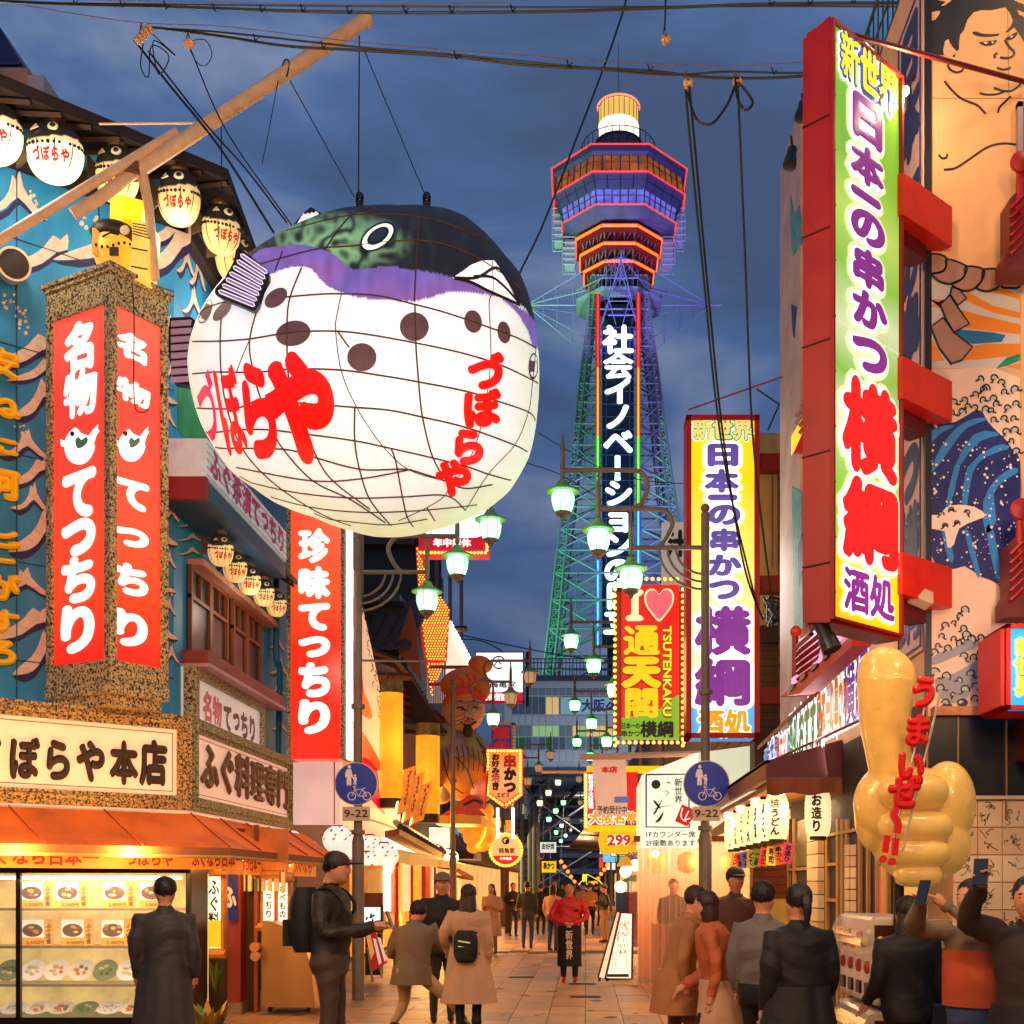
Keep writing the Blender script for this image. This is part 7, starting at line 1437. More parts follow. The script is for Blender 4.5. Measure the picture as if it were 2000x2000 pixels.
C6 = lambda x,y: (1500 + x / 3.864,1000 + y / 3.864)
# sun rays, rope, zigzag papers
orn = M('ray_orange',(232,135,25),.5,noise=.15,ns=2);grayw = M('ray_white',(205,195,190),.55);skyb = M('ray_blue',(70,165,190),.5,noise=.4,ns=2)
poly1('painted_sky',[(1218,120),(1900,120),(1900,850),(1218,850)],grayw,.003,cv=C5)
for pts in ([(1330,420 - 90),(1222,330),(1320,365),(1300,395),(1222,380)],[(1480,330),(1500,270),(1700,380),(1900,430),(1900,330),(1640,255),(1780,250),(1900,300),(1900,470),(1700,430)],[(1440,405),(1600,450),(1900,520),(1900,590),(1700,570),(1470,545),(1520,510)],[(1222,640),(1240,640),(1330,790),(1222,800)],[(1540,685),(1640,665),(1900,665),(1900,740),(1800,760),(1600,780),(1460,790)],[(1780,840),(1900,810),(1900,850)]): poly1('painted_ray',pts,orn,.006,cv=C5,d0=.003)
poly1('painted_ray',[(1430,555),(1700,580),(1790,600),(1760,650),(1540,665),(1400,610)],M('ray_deepblue',(30,110,160),.5,noise=.2),.006,cv=C5,d0=.003)
poly1('painted_hill',[(1720,850),(1800,770),(1900,740),(1900,790),(1800,830)],M('hill_green',(40,140,95),.5,noise=.5,ns=20),.008,cv=C5,d0=.003)
poly1('painted_belly',[(1218,0),(1340,0),(1400,60),(1600,110),(1790,105),(1800,-30),(1218,-30)],peach,.009,cv=C5)
rope = M('rope_brown',(170,125,105),.5,noise=.25,ns=5)
for pts in ([(1218,0),(1310,0),(1345,40),(1330,110),(1290,130),(1218,130)],[(1345,30),(1490,80),(1480,150),(1430,200),(1360,215),(1280,190),(1235,140),(1300,130),(1340,90)],[(1490,85),(1620,105),(1615,180),(1560,245),(1500,268),(1430,255),(1385,215),(1450,185),(1480,150)],[(1625,108),(1770,112),(1775,170),(1730,240),(1660,270),(1600,262),(1570,240),(1610,190)],[(1775,112),(1896,110),(1896,235),(1820,245),(1760,235),(1775,170)]):
 poly1('painted_rope',pts,rope,.012,cv=C5,sm=2,d0=.004);q = MB();m1.stroke(q,[C5(*p) for p in pts],.014,.004,.014,sm=3,closed=True);q.build('painted_line',ink,rc_)
for pts in ([(1385,240),(1440,255),(1495,325),(1430,375),(1370,300)],[(1370,300),(1420,380),(1515,515),(1400,583),(1340,480),(1298,372)],[(1320,470),(1400,583),(1540,690),(1460,790),(1380,818),(1290,700),(1225,540)]):
 poly1('painted_paper',pts,rope,.012,cv=C5,d0=.004);q = MB();m1.stroke(q,[C5(*p) for p in pts],.014,.004,.014,sm=0,closed=True);q.build('painted_line',ink,rc_)
# generic sea: pale foam field, navy swells with blue stripes, spray dots, hooked foam lines
nv = M('sea_navy',(26,34,112),.5,noise=.45,ns=5);sb_ = M('sea_blue',(44,128,205),.5,noise=.2,ns=3);fo = M('foam_pink',(244,220,205),.55)
poly1('painted_foam_field',[(1222,865),(1330,860),(1480,850),(1600,840),(1720,850),(1790,880),(1900,920),(1900,1960),(1222,1960)],M('foam_peach',(236,200,180),.55,noise=.06),.004,cv=C5)
poly1('painted_foam_field',[(1222,0),(1920,0),(1920,1480),(1222,1480)],M('foam_peach',(226,182,166)),.003,cv=C6)
U = lambda pts: [C5(*p) for p in pts]
swell = U([(1222,1215),(1290,1230),(1330,1250),(1390,1260),(1440,1240),(1500,1205),(1570,1165),(1620,1185),(1640,1230),(1680,1280),(1740,1340),(1800,1400),(1850,1480),(1900,1540),(1900,1950),(1860,2160),(1845,2480),(1820,2640),(1740,2480),(1600,2420),(1480,2340),(1360,2370),(1222,2240)])
poly1('painted_swell',swell,nv,.008,sm=2)
for pts in ([(1222,1330),(1330,1280),(1400,1290),(1300,1340),(1222,1420)],[(1500,1250),(1600,1225),(1650,1240),(1500,1300),(1400,1420),(1300,1560),(1222,1640),(1300,1450),(1400,1320)],[(1550,1350),(1700,1330),(1740,1360),(1600,1400),(1450,1580),(1400,1800),(1340,1900),(1400,1600)],[(1700,1440),(1800,1430),(1810,1460),(1640,1520),(1540,1640),(1500,1880),(1460,1900),(1500,1600)],[(1720,1680),(1860,1600),(1880,1640),(1780,1700),(1700,1800),(1720,2000),(1640,2100),(1620,1860)],[(1300,2050),(1340,2060),(1400,2280),(1360,2300)],[(1480,2080),(1520,2100),(1600,2400),(1560,2390)],[(1640,2060),(1700,2080),(1760,2440),(1720,2440)]):
 poly1('painted_swell_stripe',U(pts),sb_,.011,sm=2,d0=.008)
for pts in ([(1290,1960),(1340,1900),(1440,1880),(1560,1900),(1640,1960),(1560,2000),(1440,2060),(1400,2180),(1350,2200),(1330,2080),(1222,2060),(1222,1960)],): poly1('painted_foam',U(pts),fo,.012,sm=2,d0=.008)
rn = random.Random(12);q = MB();nd = 0
while nd < 190:
 x,y = rn.uniform(1225,1890),rn.uniform(1400,2600)
 if inpoly(*C5(x,y),swell): r = rn.choice([.7,1,1.4,2,2.8]);m1.pxpoly(q,circ(*C5(x,y),r,r * 1.05,0,7),.011,.013);nd += 1
q.build('painted_spray',fo,rc_,kind='stuff')
q = MB();g2 = MB()
def hook(u,v,s,fl=1,rot=0):
 c,s_ = math.cos(rot),math.sin(rot);P_ = lambda pts: [(u + s * (x * fl * c - y * s_),v + s * (x * fl * s_ + y * c)) for x,y in pts]
 m1.stroke(q,P_([(-1.0,.6),(-.9,-.3),(-.2,-.8),(.5,-.6),(.75,.0),(.5,.5),(.2,.35)]),.009,.012,.016,sm=3);m1.stroke(q,P_([(.5,.5),(.9,.9),(1.4,.8)]),.009,.012,.016,sm=3)
 if s > 4.5: m1.pxpoly(g2,P_([(-.8,.3),(-.5,-.4),(.2,-.5),(.55,0),(.3,.3),(-.2,.2)]),.009,.012,sm=2)
rn = random.Random(4)
edge = [(1600,930),(1700,925),(1760,960),(1640,1000),(1560,1050),(1480,1090),(1400,1110),(1620,1090),(1700,1080),(1780,1030),(1860,1010),(1560,1150),(1640,1160),(1720,1120),(1800,1150),(1870,1120),(1380,1190),(1460,1180),(1700,1240),(1780,1230),(1850,1230),(1330,1230),(1790,1330),(1860,1320),(1830,1400),(1870,1480),(1260,1290),(1620,1010),(1680,1170),(1500,1140)]
for x,y in edge: hook(*C5(x,y),rn.uniform(5.5,9),rn.choice([-1,1]),rn.uniform(-.5,.5))
for x,y in ((1300,1950),(1380,1920),(1500,1940),(1330,2040),(1420,2020)): hook(*C5(x,y),6,rn.choice([-1,1]),rn.uniform(-.5,.5))
for x,y in [(1440,790),(1480,740),(1330,860),(1400,840),(1470,880),(1310,940),(1400,960),(1490,930),(1280,1010),(1350,1030),(1440,990),(1530,960),(1600,950),(1640,1000),(1250,1060),(1480,1090),(1550,1100),(1600,1060),(1250,1210),(1340,1240),(1440,1270),(1530,1220),(1300,1330),(1390,1380),(1480,1340),(1570,1320),(1620,1370),(1340,1440),(1450,1440),(1560,1410),(1780,700),(1850,780),(1880,830)]: hook(*C6(x,y),rn.uniform(5,10),rn.choice([-1,1]),rn.uniform(-.6,.6))
poly1('painted_shadow',[(1230,1110),(1300,1060),(1400,1030),(1500,960),(1560,950),(1600,1000),(1480,1060),(1300,1140),(1228,1150)],M('foam_grey',(150,150,165),.6),.008,cv=C6,sm=2)
poly1('painted_shadow',[(1260,1260),(1400,1220),(1560,1130),(1650,1100),(1650,1200),(1560,1280),(1500,1400),(1400,1440),(1300,1400)],M('foam_grey',(150,150,165)),.008,cv=C6,sm=2)
for c_ in ((1350,1465,40,26),(1470,1440,36,32)): poly1('painted_swell',[C6(x,y) for x,y in circ(*c_,0,14)],nv,.01,d0=.004)
q.build('painted_foam_line',ink,rc_,kind='stuff');g2.build('painted_foam_tint',M('foam_mint',(178,188,182),.6),rc_,kind='stuff')
# ledge, dark recess, timber
q = MB();m1.box(q,*m1.rc(1818,1400,2080,1383),0,.1);q.build('ledge',M('ledge_tan',(196,130,78),.6,noise=.4,ns=12),rc_)
q = MB();m1.box(q,*m1.rc(1812,1556,2080,1400),0,.03);q.build('dark_panel',M('panel_black',(16,12,10),.4,noise=.4),rc_)
for u in (1866,1960): q = MB();m1.box(q,*m1.rc(u,1600,u + 3,1400),.03,.05);q.build('mullion',M('mull_tan',(150,110,70),.5),rc_)
q = MB();m1.box(q,*m1.rc(1980,1490,2080,1410),.03,.3);q.build('sign_end',M('maroon',(88,30,34),.5),rc_)
q = MB();m1.box(q,*m1.rc(1812,2100,2080,1556),0,.02);q.build('lower_wall',M('low_wall',(190,140,85),.6,noise=.25,ns=3),rc_)
q = MB();m1.box(q,*m1.rc(1900,1562,2080,1555),.02,.06);q.build('board_rail',M('rail_w',(225,200,150),.5),rc_)
rn = random.Random(21)
for r_ in range(5):
 for c_ in range(5):
  u0,v0 = 1860 + c_ * 48,1564 + r_ * 53.5;t = None
  q = MB();m1.box(q,*m1.rc(u0,v0 + 51,u0 + 46,v0),.02,.028);o = q.build('autograph_board',M('shikishi%d' % (r_ % 3),((240,205,160),(232,190,145),(246,214,172))[r_ % 3],.5),rc_)
  q = MB()
  for k in range(rn.randint(4,7)):
   x,y = u0 + rn.uniform(8,34),v0 + rn.uniform(8,38);pts = [(x,y)]
   for j in range(4): x += rn.uniform(-9,10);y += rn.uniform(-8,9);pts.append((min(max(x,u0 + 3),u0 + 43),min(max(y,v0 + 3),v0 + 48)))
   m1.stroke(q,pts,rn.uniform(.003,.006),.028,.031,sm=4)
  q.build('autograph',M('ink3',(55,50,40)),o)
# window and red rail ends at right edge
q = MB();m1.frame(q,*m1.rc(1994,486,2060,206),.04,0,.05);q.build('window_frame',M('alu',(150,135,140),.4,.5),rc_)
q = MB();m1.box(q,*m1.rc(1994,486,2060,206),.001,.02);q.build('window_pane',M('pane_brown2',(120,60,40),.2),rc_)
for v0 in (300,975):
 rr = thing('red_balcony_rail','red slatted rail with round knob at the right edge, ' + ('upper one' if v0 == 300 else 'lower one beside the navy waves'),'railing',P(1990,v0 + 230,8.6))
 q = MB();q.lathe([(.02,0),(.075,.02),(.075,.05),(.02,.07)],P(1990,v0 + 22,8.7),16,ax=(0,-1,0));q.tube([P(1992,v0 + 22,8.7),P(1992,v0 + 120,8.7)],.03,8);q.build('knob_post',redp,rr,smooth=True)
 q = MB();a,b = P(1972,v0 + 88,8.7),P(1972,v0 + 215,8.7);q.prism([P(1972,v0 + 88,8.7),P(2000,v0 + 60,8.7),P(2060,v0 + 60,8.7),P(2060,v0 + 230,8.7),P(1962,v0 + 230,8.7),P(1962,v0 + 200,8.7),P(1972,v0 + 180,8.7)],(0,.2,0));q.build('panel',redd,rr)
 for k in range(6): q = MB();bar(q,P(1974,v0 + 108 + 18 * k,8.66),P(1998,v0 + 84 + 18 * k,8.66),.014);q.build('slat',redp,rr)
bs_ = thing('blue_box_sign','red box sign with cyan face and lime characters at the right edge','sign',P(1960,1388,8.4));f = FF(8.3)
q = MB();a0,b0,a1,b1 = f.rc(1963,1378,2100,1228);f.frame(q,a0 + .03,b0 + .03,a1,b1 - .03,.03,-.45,.03);q.build('frame',redb,bs_);q = MB();q.box(a0 - .03,a0 - .005,8.3,8.78,b0,b1);q.build('side_panel',redb,bs_);q = MB();f.box(q,a0 + .03,b0 + .03,a1,b1 - .03,-.05,0);q.build('panel',M('cyan_face',(20,150,220),.4,es=.9),bs_)
q = MB();f.pxtext(q,'新世界',1982,1246,2020,1360,vert=True,bold=.17,d=.01);q.build('letter_outline',ow,bs_);q = MB();f.pxtext(q,'新世界',1982,1246,2020,1360,vert=True,bold=.11,d=.02);q.build('letter_outline',M('green_line',(60,170,60)),bs_);q = MB();f.pxtext(q,'新世界',1982,1246,2020,1360,vert=True,bold=.04,d=.03);q.build('lettering',M('lime_y',(245,230,60),.4,es=.9),bs_)
# side wall: vertical text strip, black corner trim, red rails
q = MB();q.box(2.575,2.62,9.02,9.06,3.0,8.9);q.build('corner_trim',M('trim_black',(10,12,22),.4),rc_)
ts = thing('vertical_text_strip','narrow framed wall strip with navy vertical characters behind the green sign','sign',(2.58,9.5,3.4));q = MB();Ms.box(q,-9.85,3.4,-9.12,8.6,0,.02);q.build('panel',M('strip_peach',(215,175,165),.5,noise=.1),ts)
q = MB();Ms.frame(q,-9.80,3.45,-9.18,8.5,.015,.02,.03);q.build('frame',M('trim_navy',(40,44,90),.45),ts)
q = MB();Ms.text(q,'日本一の串かつ横綱',(-9.78,3.5,-9.2,8.45),vert=True,bold=.09,d=.024);q.build('lettering',M('strip_navy',(44,48,92),.5,noise=.2),ts)
q = MB();q.box(2.6,2.66,9.1,13.5,8.9,8.94)
for k in range(26): y = 9.1 + k * .17;bar(q,(2.61,y,8.9),(2.61,y,9.5),.008)
bar(q,(2.61,9.1,9.5),(2.61,13.5,9.5),.015);bar(q,(2.61,9.1,9.2),(2.61,13.5,9.2),.01);q.build('roof_railing',M('rail_green',(30,70,60),.5),rc_)
wb_ = thing('warm_bulb_lamp','bright warm bulb lamp between the green sign and the painted wall','lamp',P(1767,178,8.9));q = MB();q.ell(P(1767,178,8.85),.035,12,8);q.build('bulb',M('bulb_hot',(255,230,180)),wb_,smooth=True);q = MB();bar(q,P(1767,178,8.85),P(1785,150,9.3),.012);q.build('arm',dark,wb_)
lamp('bulb_light','POINT',P(1785,178,8.55),30,(1,.62,.32),.05)
lamp('mural_flood','SPOT',(4.6,7.3,9.6),200,(1,.66,.34),.3,target=(3.5,9.05,5.6),spot=110)
lamp('mural_flood_low','SPOT',(2.75,6.9,3.2),120,(1,.62,.42),.25,target=(3.2,9.05,4.6),spot=110)
# ---------------------------------------------------------------- green vertical sign
gn,glf,gr_ = V((1.641,8.0,0)),V((1.485,8.145,0)),V((2.277,8.6,0))
GG = Fr(gn,gr_ - gn);GW = (gr_ - gn).length;gt = thing('green_vertical_sign','huge slanting red box sign with green lit face and purple and red characters','sign',(1.9,8.3,3.43))
zb_,zt_ = 3.36,7.43
q = MB();GG.frame(q,.022,zb_ + .04,GW - .03,zt_ - .04,.02,-.19,.03);q.build('frame',redp,gt)
q = MB();q.prism([gn + V((0,0,zb_)),glf + V((0,0,zb_ + .03)),glf + V((0,0,zt_ - .06)),gn + V((0,0,zt_))],(.01,.012,0));q.prism([gn + V((.02,.02,zb_)),gr_ + V((0,0,zb_)),gr_ + V((-.15,.15,zb_)),glf + V((.02,.02,zb_))],(0,0,.02));q.build('side_panel',redp,gt)
q = MB();GG.box(q,.022,zb_ + .04,GW - .03,zt_ - .04,-.1,0.0);q.build('panel',rampsign('green_face',[(0,(250,185,10)),(.165,(255,200,20)),(.17,(120,185,95)),(.3,(120,190,60)),(.42,(200,215,190)),(.5,(120,180,70)),(.58,(190,215,170)),(.66,(125,185,70)),(.76,(165,205,95)),(.84,(112,175,50)),(1,(110,175,50))],'Z',4.0,es=.72),gt)
zc_ = lambda v: EH + (HY - v) / F_ * 8.28
halo = MB()
for c,u0,u1,v0,v1 in (('日',1660,1719,196,284),('本',1656,1722,290,366),('一',1657,1716,378,396),('の',1657,1724,415,480),('串',1661,1722,490,566),('か',1660,1728,574,645),('つ',1660,1728,662,730),('横',1640,1748,748,934),('綱',1641,1750,940,1106)):
 vm,um,big = (v0 + v1) / 2,(u0 + u1) / 2,c in '横綱';e_ = .016
 r_ = (GG.px(u0,vm)[0],GG.px(um,v1)[1],GG.px(u1,vm)[0],GG.px(um,v0)[1]);q = MB();GG.text(q,c,(r_[0] - .05,r_[1] - .045,r_[2] + .05,r_[3] + .045),bold=.34,d=.005,th=.001,fit=True);q.build('letter_halo',M('halo_green',(212,226,190),.4,es=.7),gt);q = MB();GG.text(q,c,(r_[0] - e_,r_[1] - e_,r_[2] + e_,r_[3] + e_),bold=.24 if big else .13,d=.008,fit=True);q.build('letter_outline',ow,gt);q = MB();GG.text(q,c,r_,bold=.12 if big else .06,d=.02,fit=True);q.build('lettering',M('yk_red',(222,24,30),.35,es=.6,noise=.15,ns=2) if big else M('purple2',(125,45,145),.35,es=.5),gt)  # pale green halo shapes imitate a whitish glow behind the characters
r_ = (.13,zc_(1205),.76,zc_(1118));q = MB();GG.text(q,'酒処',r_,bold=.15,d=.008);q.build('letter_outline',ow,gt);q = MB();GG.text(q,'酒処',r_,bold=.055,d=.02);q.build('lettering',M('purple2',(132,56,150)),gt)
r_ = (.09,zc_(190),.78,zc_(100))
for b_,d_,mt in ((.22,.008,ow),(.14,.016,M('blue_line',(40,85,170),.4,es=.5)),(.04,.026,M('yel_let',(250,220,30),.4,es=.95))): q = MB();GG.text(q,'新世界',r_,bold=b_,d=d_);q.build('letter_outline' if b_ > .05 else 'lettering',mt,gt)
for v in (335,705,1100):
 z = zc_(v);a,b = V((2.23,8.58,z)),V((2.72,9.02,z));nn = V((-.68,.73,0));
 for k,hh in ((0,.15),): q = MB();q.prism([a - nn * .06 - V((0,0,hh)),b - nn * .06 - V((0,0,hh)),b - nn * .06 + V((0,0,hh)),a - nn * .06 + V((0,0,hh))],nn * .2);q.build('mount_beam',M('beam_orange_red',(215,38,16),.35,noise=.2),gt)
 q = MB();z2 = z - .27;q.prism([V((2.3,8.7,z2)),V((2.56,8.95,z2)),V((2.56,8.95,z2 + .11)),V((2.3,8.7,z2 + .11))],nn * .15);q.build('mount_beam',redd,gt)
for dz,a_,b_ in ((0,(1.75,8.1),(3.3,9.0)),): q = MB();q.tube([V((1.72,8.12,zt_ - .02)),P(2010,162,9.0)],.018,8);q.build('stay_rod',redd,gt)
q = MB()      # film joint, panel seams and bolts
GG.box(q,.022,zc_(655),GW - .03,zc_(655) + .008,0,.005);q.build('film_joint',M('joint_pale',(215,225,200),.4,es=.5),gt)
SF = Fr(glf,gn - glf);sw_ = (gn - glf).length
for k in range(5): q = MB();SF.box(q,0,zb_ + .75 * k + .4,sw_,zb_ + .75 * k + .408,.0,.012);q.build('panel_seam',M('seam_dkred',(60,6,6),.6),gt)
for k in range(11):
 for a_ in (.012,GW - .02): q = MB();q.lathe([(.011,0),(.009,.006)],GG.pt(a_,zb_ + .2 + .37 * k,.03),8,ax=GG.n);q.build('bolt',M('bolt_steel',(120,70,55),.4,.6),gt)
lamp('green_sign_glow','AREA',gn.lerp(gr_,.5) + GG.n * .15 + V((0,0,5.4)),40,(.95,1,.8),1.0,target=gn.lerp(gr_,.5) + GG.n * 3 + V((0,0,5)))
def spot_fix(lb,u,v,Y,s,aim=(0,0,-1),col_=None):
 t = thing('spotlight',lb,'spotlight',P(u,v,Y));q = MB();q.lathe([(.03,-.12),(.05,-.1),(.05,.0),(.062,.02),(.07,.12),(.055,.125)],P(u,v,Y),14,ax=aim);q.build('housing',black,t,smooth=True);q = MB();bar(q,P(u,v,Y) - V(aim) * .1,P(u,v - 40 * s,Y + .05),.012);q.build('bracket',black,t);t.scale = (s,s,s)
spot_fix('large black spotlight under the green sign',1612,1240,8.1,1.0,(.3,-.2,-.8));spot_fix('small black spotlight on the far wall, lower of the two by the green sign',1545,306,12.0,1.0,(-.2,-.3,-1));spot_fix('black spotlight just left of the green sign, upper one',1566,215,12.0,.9,(-.2,-.3,-1))
sp_ = thing('wall_loudspeaker','beige boxy floodlight housing hanging under the lowest red beam','floodlight',P(1800,1165,8.8));q = MB();q.rbox(P(1797,1167,8.75),(.085,.05,.055),R(20),R(-20),R(15));q.build('housing',M('beige_spk',(200,170,135),.5),sp_,bevel=.01);q = MB();bar(q,P(1805,1140,8.9),P(1800,1160,8.8),.015);q.build('bracket',dark,sp_)
# farther wall fittings left of the green sign
fw = thing('far_wall_fittings','tall pale wall edge with painted patches just left of the green sign','wall',(2.5,14.5,0));g = FX(2.45,False);q = MB();g.box(q,-15.0,3.5,-13.6,10.55,-.12,0);q.build('panel',M('edge_peach',(205,170,160),.6,noise=.35,ns=2),fw)
q = MB();g.pxpoly(q,[(1545,380),(1552,420),(1562,400),(1568,470),(1550,500),(1545,450)],0,.01);g.pxpoly(q,[(1548,950),(1566,960),(1570,1230),(1552,1220)],0,.01);q.build('painted_patch',M('patch_teal',(90,165,170),.6,noise=.6,ns=8),fw)
q = MB();g.pxpoly(q,[(1547,595),(1557,600),(1552,660),(1549,640)],0,.012);g.pxpoly(q,[(1560,1070),(1568,1040),(1572,1100),(1562,1150)],0,.012);q.build('painted_patch',M('patch_navy',(40,66,120),.6,noise=.5,ns=8),fw)
for v,Yk in ((768,14.2),(1233,13.2)):
 t = thing('red_ball_post','red post with orange ball finial left of the green sign, %s one' % ('upper' if v == 768 else 'lower'),'post',P(1554,v + 120,Yk));q = MB();q.ell(P(1554,v,Yk),.065,14,10);q.build('ball',M('ball_orange',(220,60,22),.35),t,smooth=True);q = MB();q.tube([P(1553,v + 8,Yk),P(1553,v + 112,Yk)],.035,8);q.build('post',redp,t)
for v0 in (800,1205):
 t = thing('red_slat_rail','slanted red slat railing over violet lit panel, ' + ('small upper one' if v0 == 800 else 'larger lower one under the green sign'),'railing',P(1600,v0 + 140,12));g = FX(2.3,False)
 if v0 == 1205:
  q = MB();g.pxpoly(q,[(1549,1360),(1549,1325),(1600,1290),(1690,1225),(1706,1236),(1640,1290)],0,.02);q.build('lit_fascia',M('violet_lit',(225,170,225),.4,es=.75,noise=.15),t);q = MB();g.pxpoly(q,[(1556,1250),(1620,1212),(1660,1225),(1556,1330)],-.05,-.02);q.build('violet_panel',M('violet_pale',(220,175,225),.4,es=.5),t)
  for k in range(6): q = MB();a,b = (1558,1262 + 13 * k),(1585 + 14 * k,1238 - 4 * k + 8 * k);bar(q,P(*a,12.2),P(*b,11.6),.03);q.build('slat',redp,t)
  q = MB();g.pxpoly(q,[(1549,1362),(1590,1355),(1700,1262),(1700,1240),(1640,1288)],.0,.15);q.build('red_soffit',M('soffit_r',(190,20,18),.4,noise=.3),t)
  for k in range(4): q = MB();g.pxpoly(q,[(1570 + 24 * k,1352 - 20 * k),(1580 + 24 * k,1344 - 20 * k),(1584 + 24 * k,1335 - 20 * k),(1572 + 24 * k,1338 - 20 * k)],.15,.17);q.build('rafter_end',black,t)
 else:
  for k in range(4): q = MB();bar(q,P(1556,812 + 14 * k,13.6),P(1571,792 + 14 * k,13.2),.03);q.build('slat',redp,t)
  q = MB();q.prism([P(a,b,13.4) for a,b in ((1548,884),(1548,848),(1571,808),(1571,850))],(0,.1,0));q.build('lit_fascia',M('yel_lit',(250,215,60),.4,es=.8),t)
  q = MB();q.prism([P(a,b,13.35) for a,b in ((1550,884),(1571,838),(1571,884))],(0,.05,0));q.build('red_soffit',M('soffit_r',(190,20,18)),t)
lamp('violet_lamp','POINT',(2.0,11.6,4.3),14,(.85,.55,1),.1)
# back cream wall and beams behind the yellow sign
bw = thing('pale_pipe_wall','pale weathered building wall with pipes between the yellow and green signs','building',(2.4,17.5,0));f = FF(16.9)
q = MB();f.box(q,*f.rc(1478,1225,1566,845),-.5,0);q.build('wall',M('pale_wall',(205,178,145),.6,noise=.3,ns=2,streak=.3),bw);q = MB();f.box(q,*f.rc(1474,1500,1562,1225),-.5,-.01);q.build('boarded_wall',M('clad',(98,68,46)),bw)
for k in range(14): q = MB();f.box(q,*f.rc(1478,1256 + 15 * k,1558,1242 + 15 * k),-.01,.012);q.build('board',M('clad',(98,68,46)),bw)
q = MB();f.box(q,*f.rc(1474,1258,1562,1226),0,.15);q.build('shutter_box',M('sh_box',(75,62,52),.5,.2),bw)
for u in (1507,1518,1530): q = MB();q.tube([P(u,930,16.8),P(u,1108,16.8)],.02,6);q.build('pipe',M('pipe_tan',(170,135,105),.5),bw)
q = MB();q.tube([P(1478,760,17),P(1522,790,17)],.012,5);q.tube([P(1500,840,17),P(1522,790,17)],.012,5);q.build('aerial',dark,bw)
tg = thing('cable_tangle','tangle of cables and clamps on a bracket right of the yellow sign','cable',P(1515,1205,16));rn = random.Random(8)
for k in range(9):
 pts = [P(1515 + rn.uniform(-28,28),1195 + rn.uniform(-30,30),15.9 + rn.uniform(-.15,.1)) for _ in range(4)];q = MB();q.tube(cat(pts,5),.012,5);q.build('cable',ck,tg)
q = MB();bar(q,P(1500,1222,16),P(1546,1190,16),.03);q.ell(P(1527,1170,15.9),.03,8,6);q.build('bracket',dark,tg)
# ---------------------------------------------------------------- shop front under the signs
sfp = thing('corner_shop_front','warm lit shop front with sliding doors, tiled post and menu plaques at the right','shop front',(2.5,11,0))
q = MB();Ms.box(q,-15,0,-9.1,3.0,.0,.02);q.build('wall',M('shop_dark',(50,26,14),.6,noise=.4),sfp)
frm = M('door_frame_tan',(200,150,85),.5,noise=.2,ns=5)
def msb(nm,u0,u1,v0,v1,mt,d0=.02,d1=.05,par=None):
 Y0_,Y1_ = 2.6 * F_ / (u0 - CX),2.6 * F_ / (u1 - CX);ym = (Y0_ + Y1_) / 2;z1 = EH + (HY - v0) / F_ * ym;z0 = max(0.0,EH + (HY - v1) / F_ * ym);q = MB();Ms.box(q,-Y0_,z0,-Y1_,z1,d0,d1);return q.build(nm,mt,par or sfp)
for u0,u1 in ((1545,1548),(1555,1560),(1596,1600),(1620,1624),(1642,1646),(1651,1655),(1660,1664),(1685,1689),(1702,1705),(1720,1723),(1741,1745),(1762,1768)): msb('door_stile',u0,u1,1600,2200,frm)
for v,(u0,u1) in ((1697,(1545,1596)),(1752,(1545,1596)),(1688,(1623,1645)),(1758,(1623,1645)),(1625,(1623,1700)),(1900,(1623,1645))): msb('door_rail',u0,u1,v - 3,v + 3,frm,.025,.055)
for k in range(11): msb('tile',1597,1619,1618 + 26 * k,1642 + 26 * k,M('tile_cream%d' % (k % 3),((235,205,150),(225,190,135),(242,215,165))[k % 3],.35,noise=.1),.05,.12)
for k in range(7):
 for j in range(2): msb('menu_plaque',1662 + 12 * j,1672 + 12 * j,1650 + 22 * k,1670 + 22 * k,M('tile_cream%d' % (k % 3),(235,205,150)),.055,.065)
msb('lit_glass',1722,1742,1690,1900,M('red_glow',(215,110,60),.4,es=.35,noise=.4,ns=3),.02,.03);msb('lit_glass',1770,1806,1720,1900,M('gold_glow',(240,180,90),.4,es=.55,noise=.4,ns=3),.02,.03)
msb('lit_glass',1560,1596,1600,1690,M('pane_olive',(110,95,50),.3,es=.12,noise=.3),.02,.03);msb('window_pane',1560,1596,1756,1830,M('pane_cream',(205,190,120),.4,es=.18,noise=.4,ns=2),.02,.03)
f = FF(15.6);q = MB();f.box(q,*f.rc(1470,1960,1560,1640),-.3,0);q.build('slatted_wall',M('slat_brown',(120,62,32),.6,noise=.2),sfp)
for k in range(9): q = MB();f.box(q,*f.rc(1472,1652 + 15 * k,1546,1639 + 15 * k),0,.015);q.build('slat',M('slat_brown',(120,62,32)),sfp)
q = MB();f.box(q,*f.rc(1500,1960,1560,1756),0,.02);q.build('tiled_dado',M('dado_cream',(205,175,105),.35,noise=.25,ns=3),sfp)
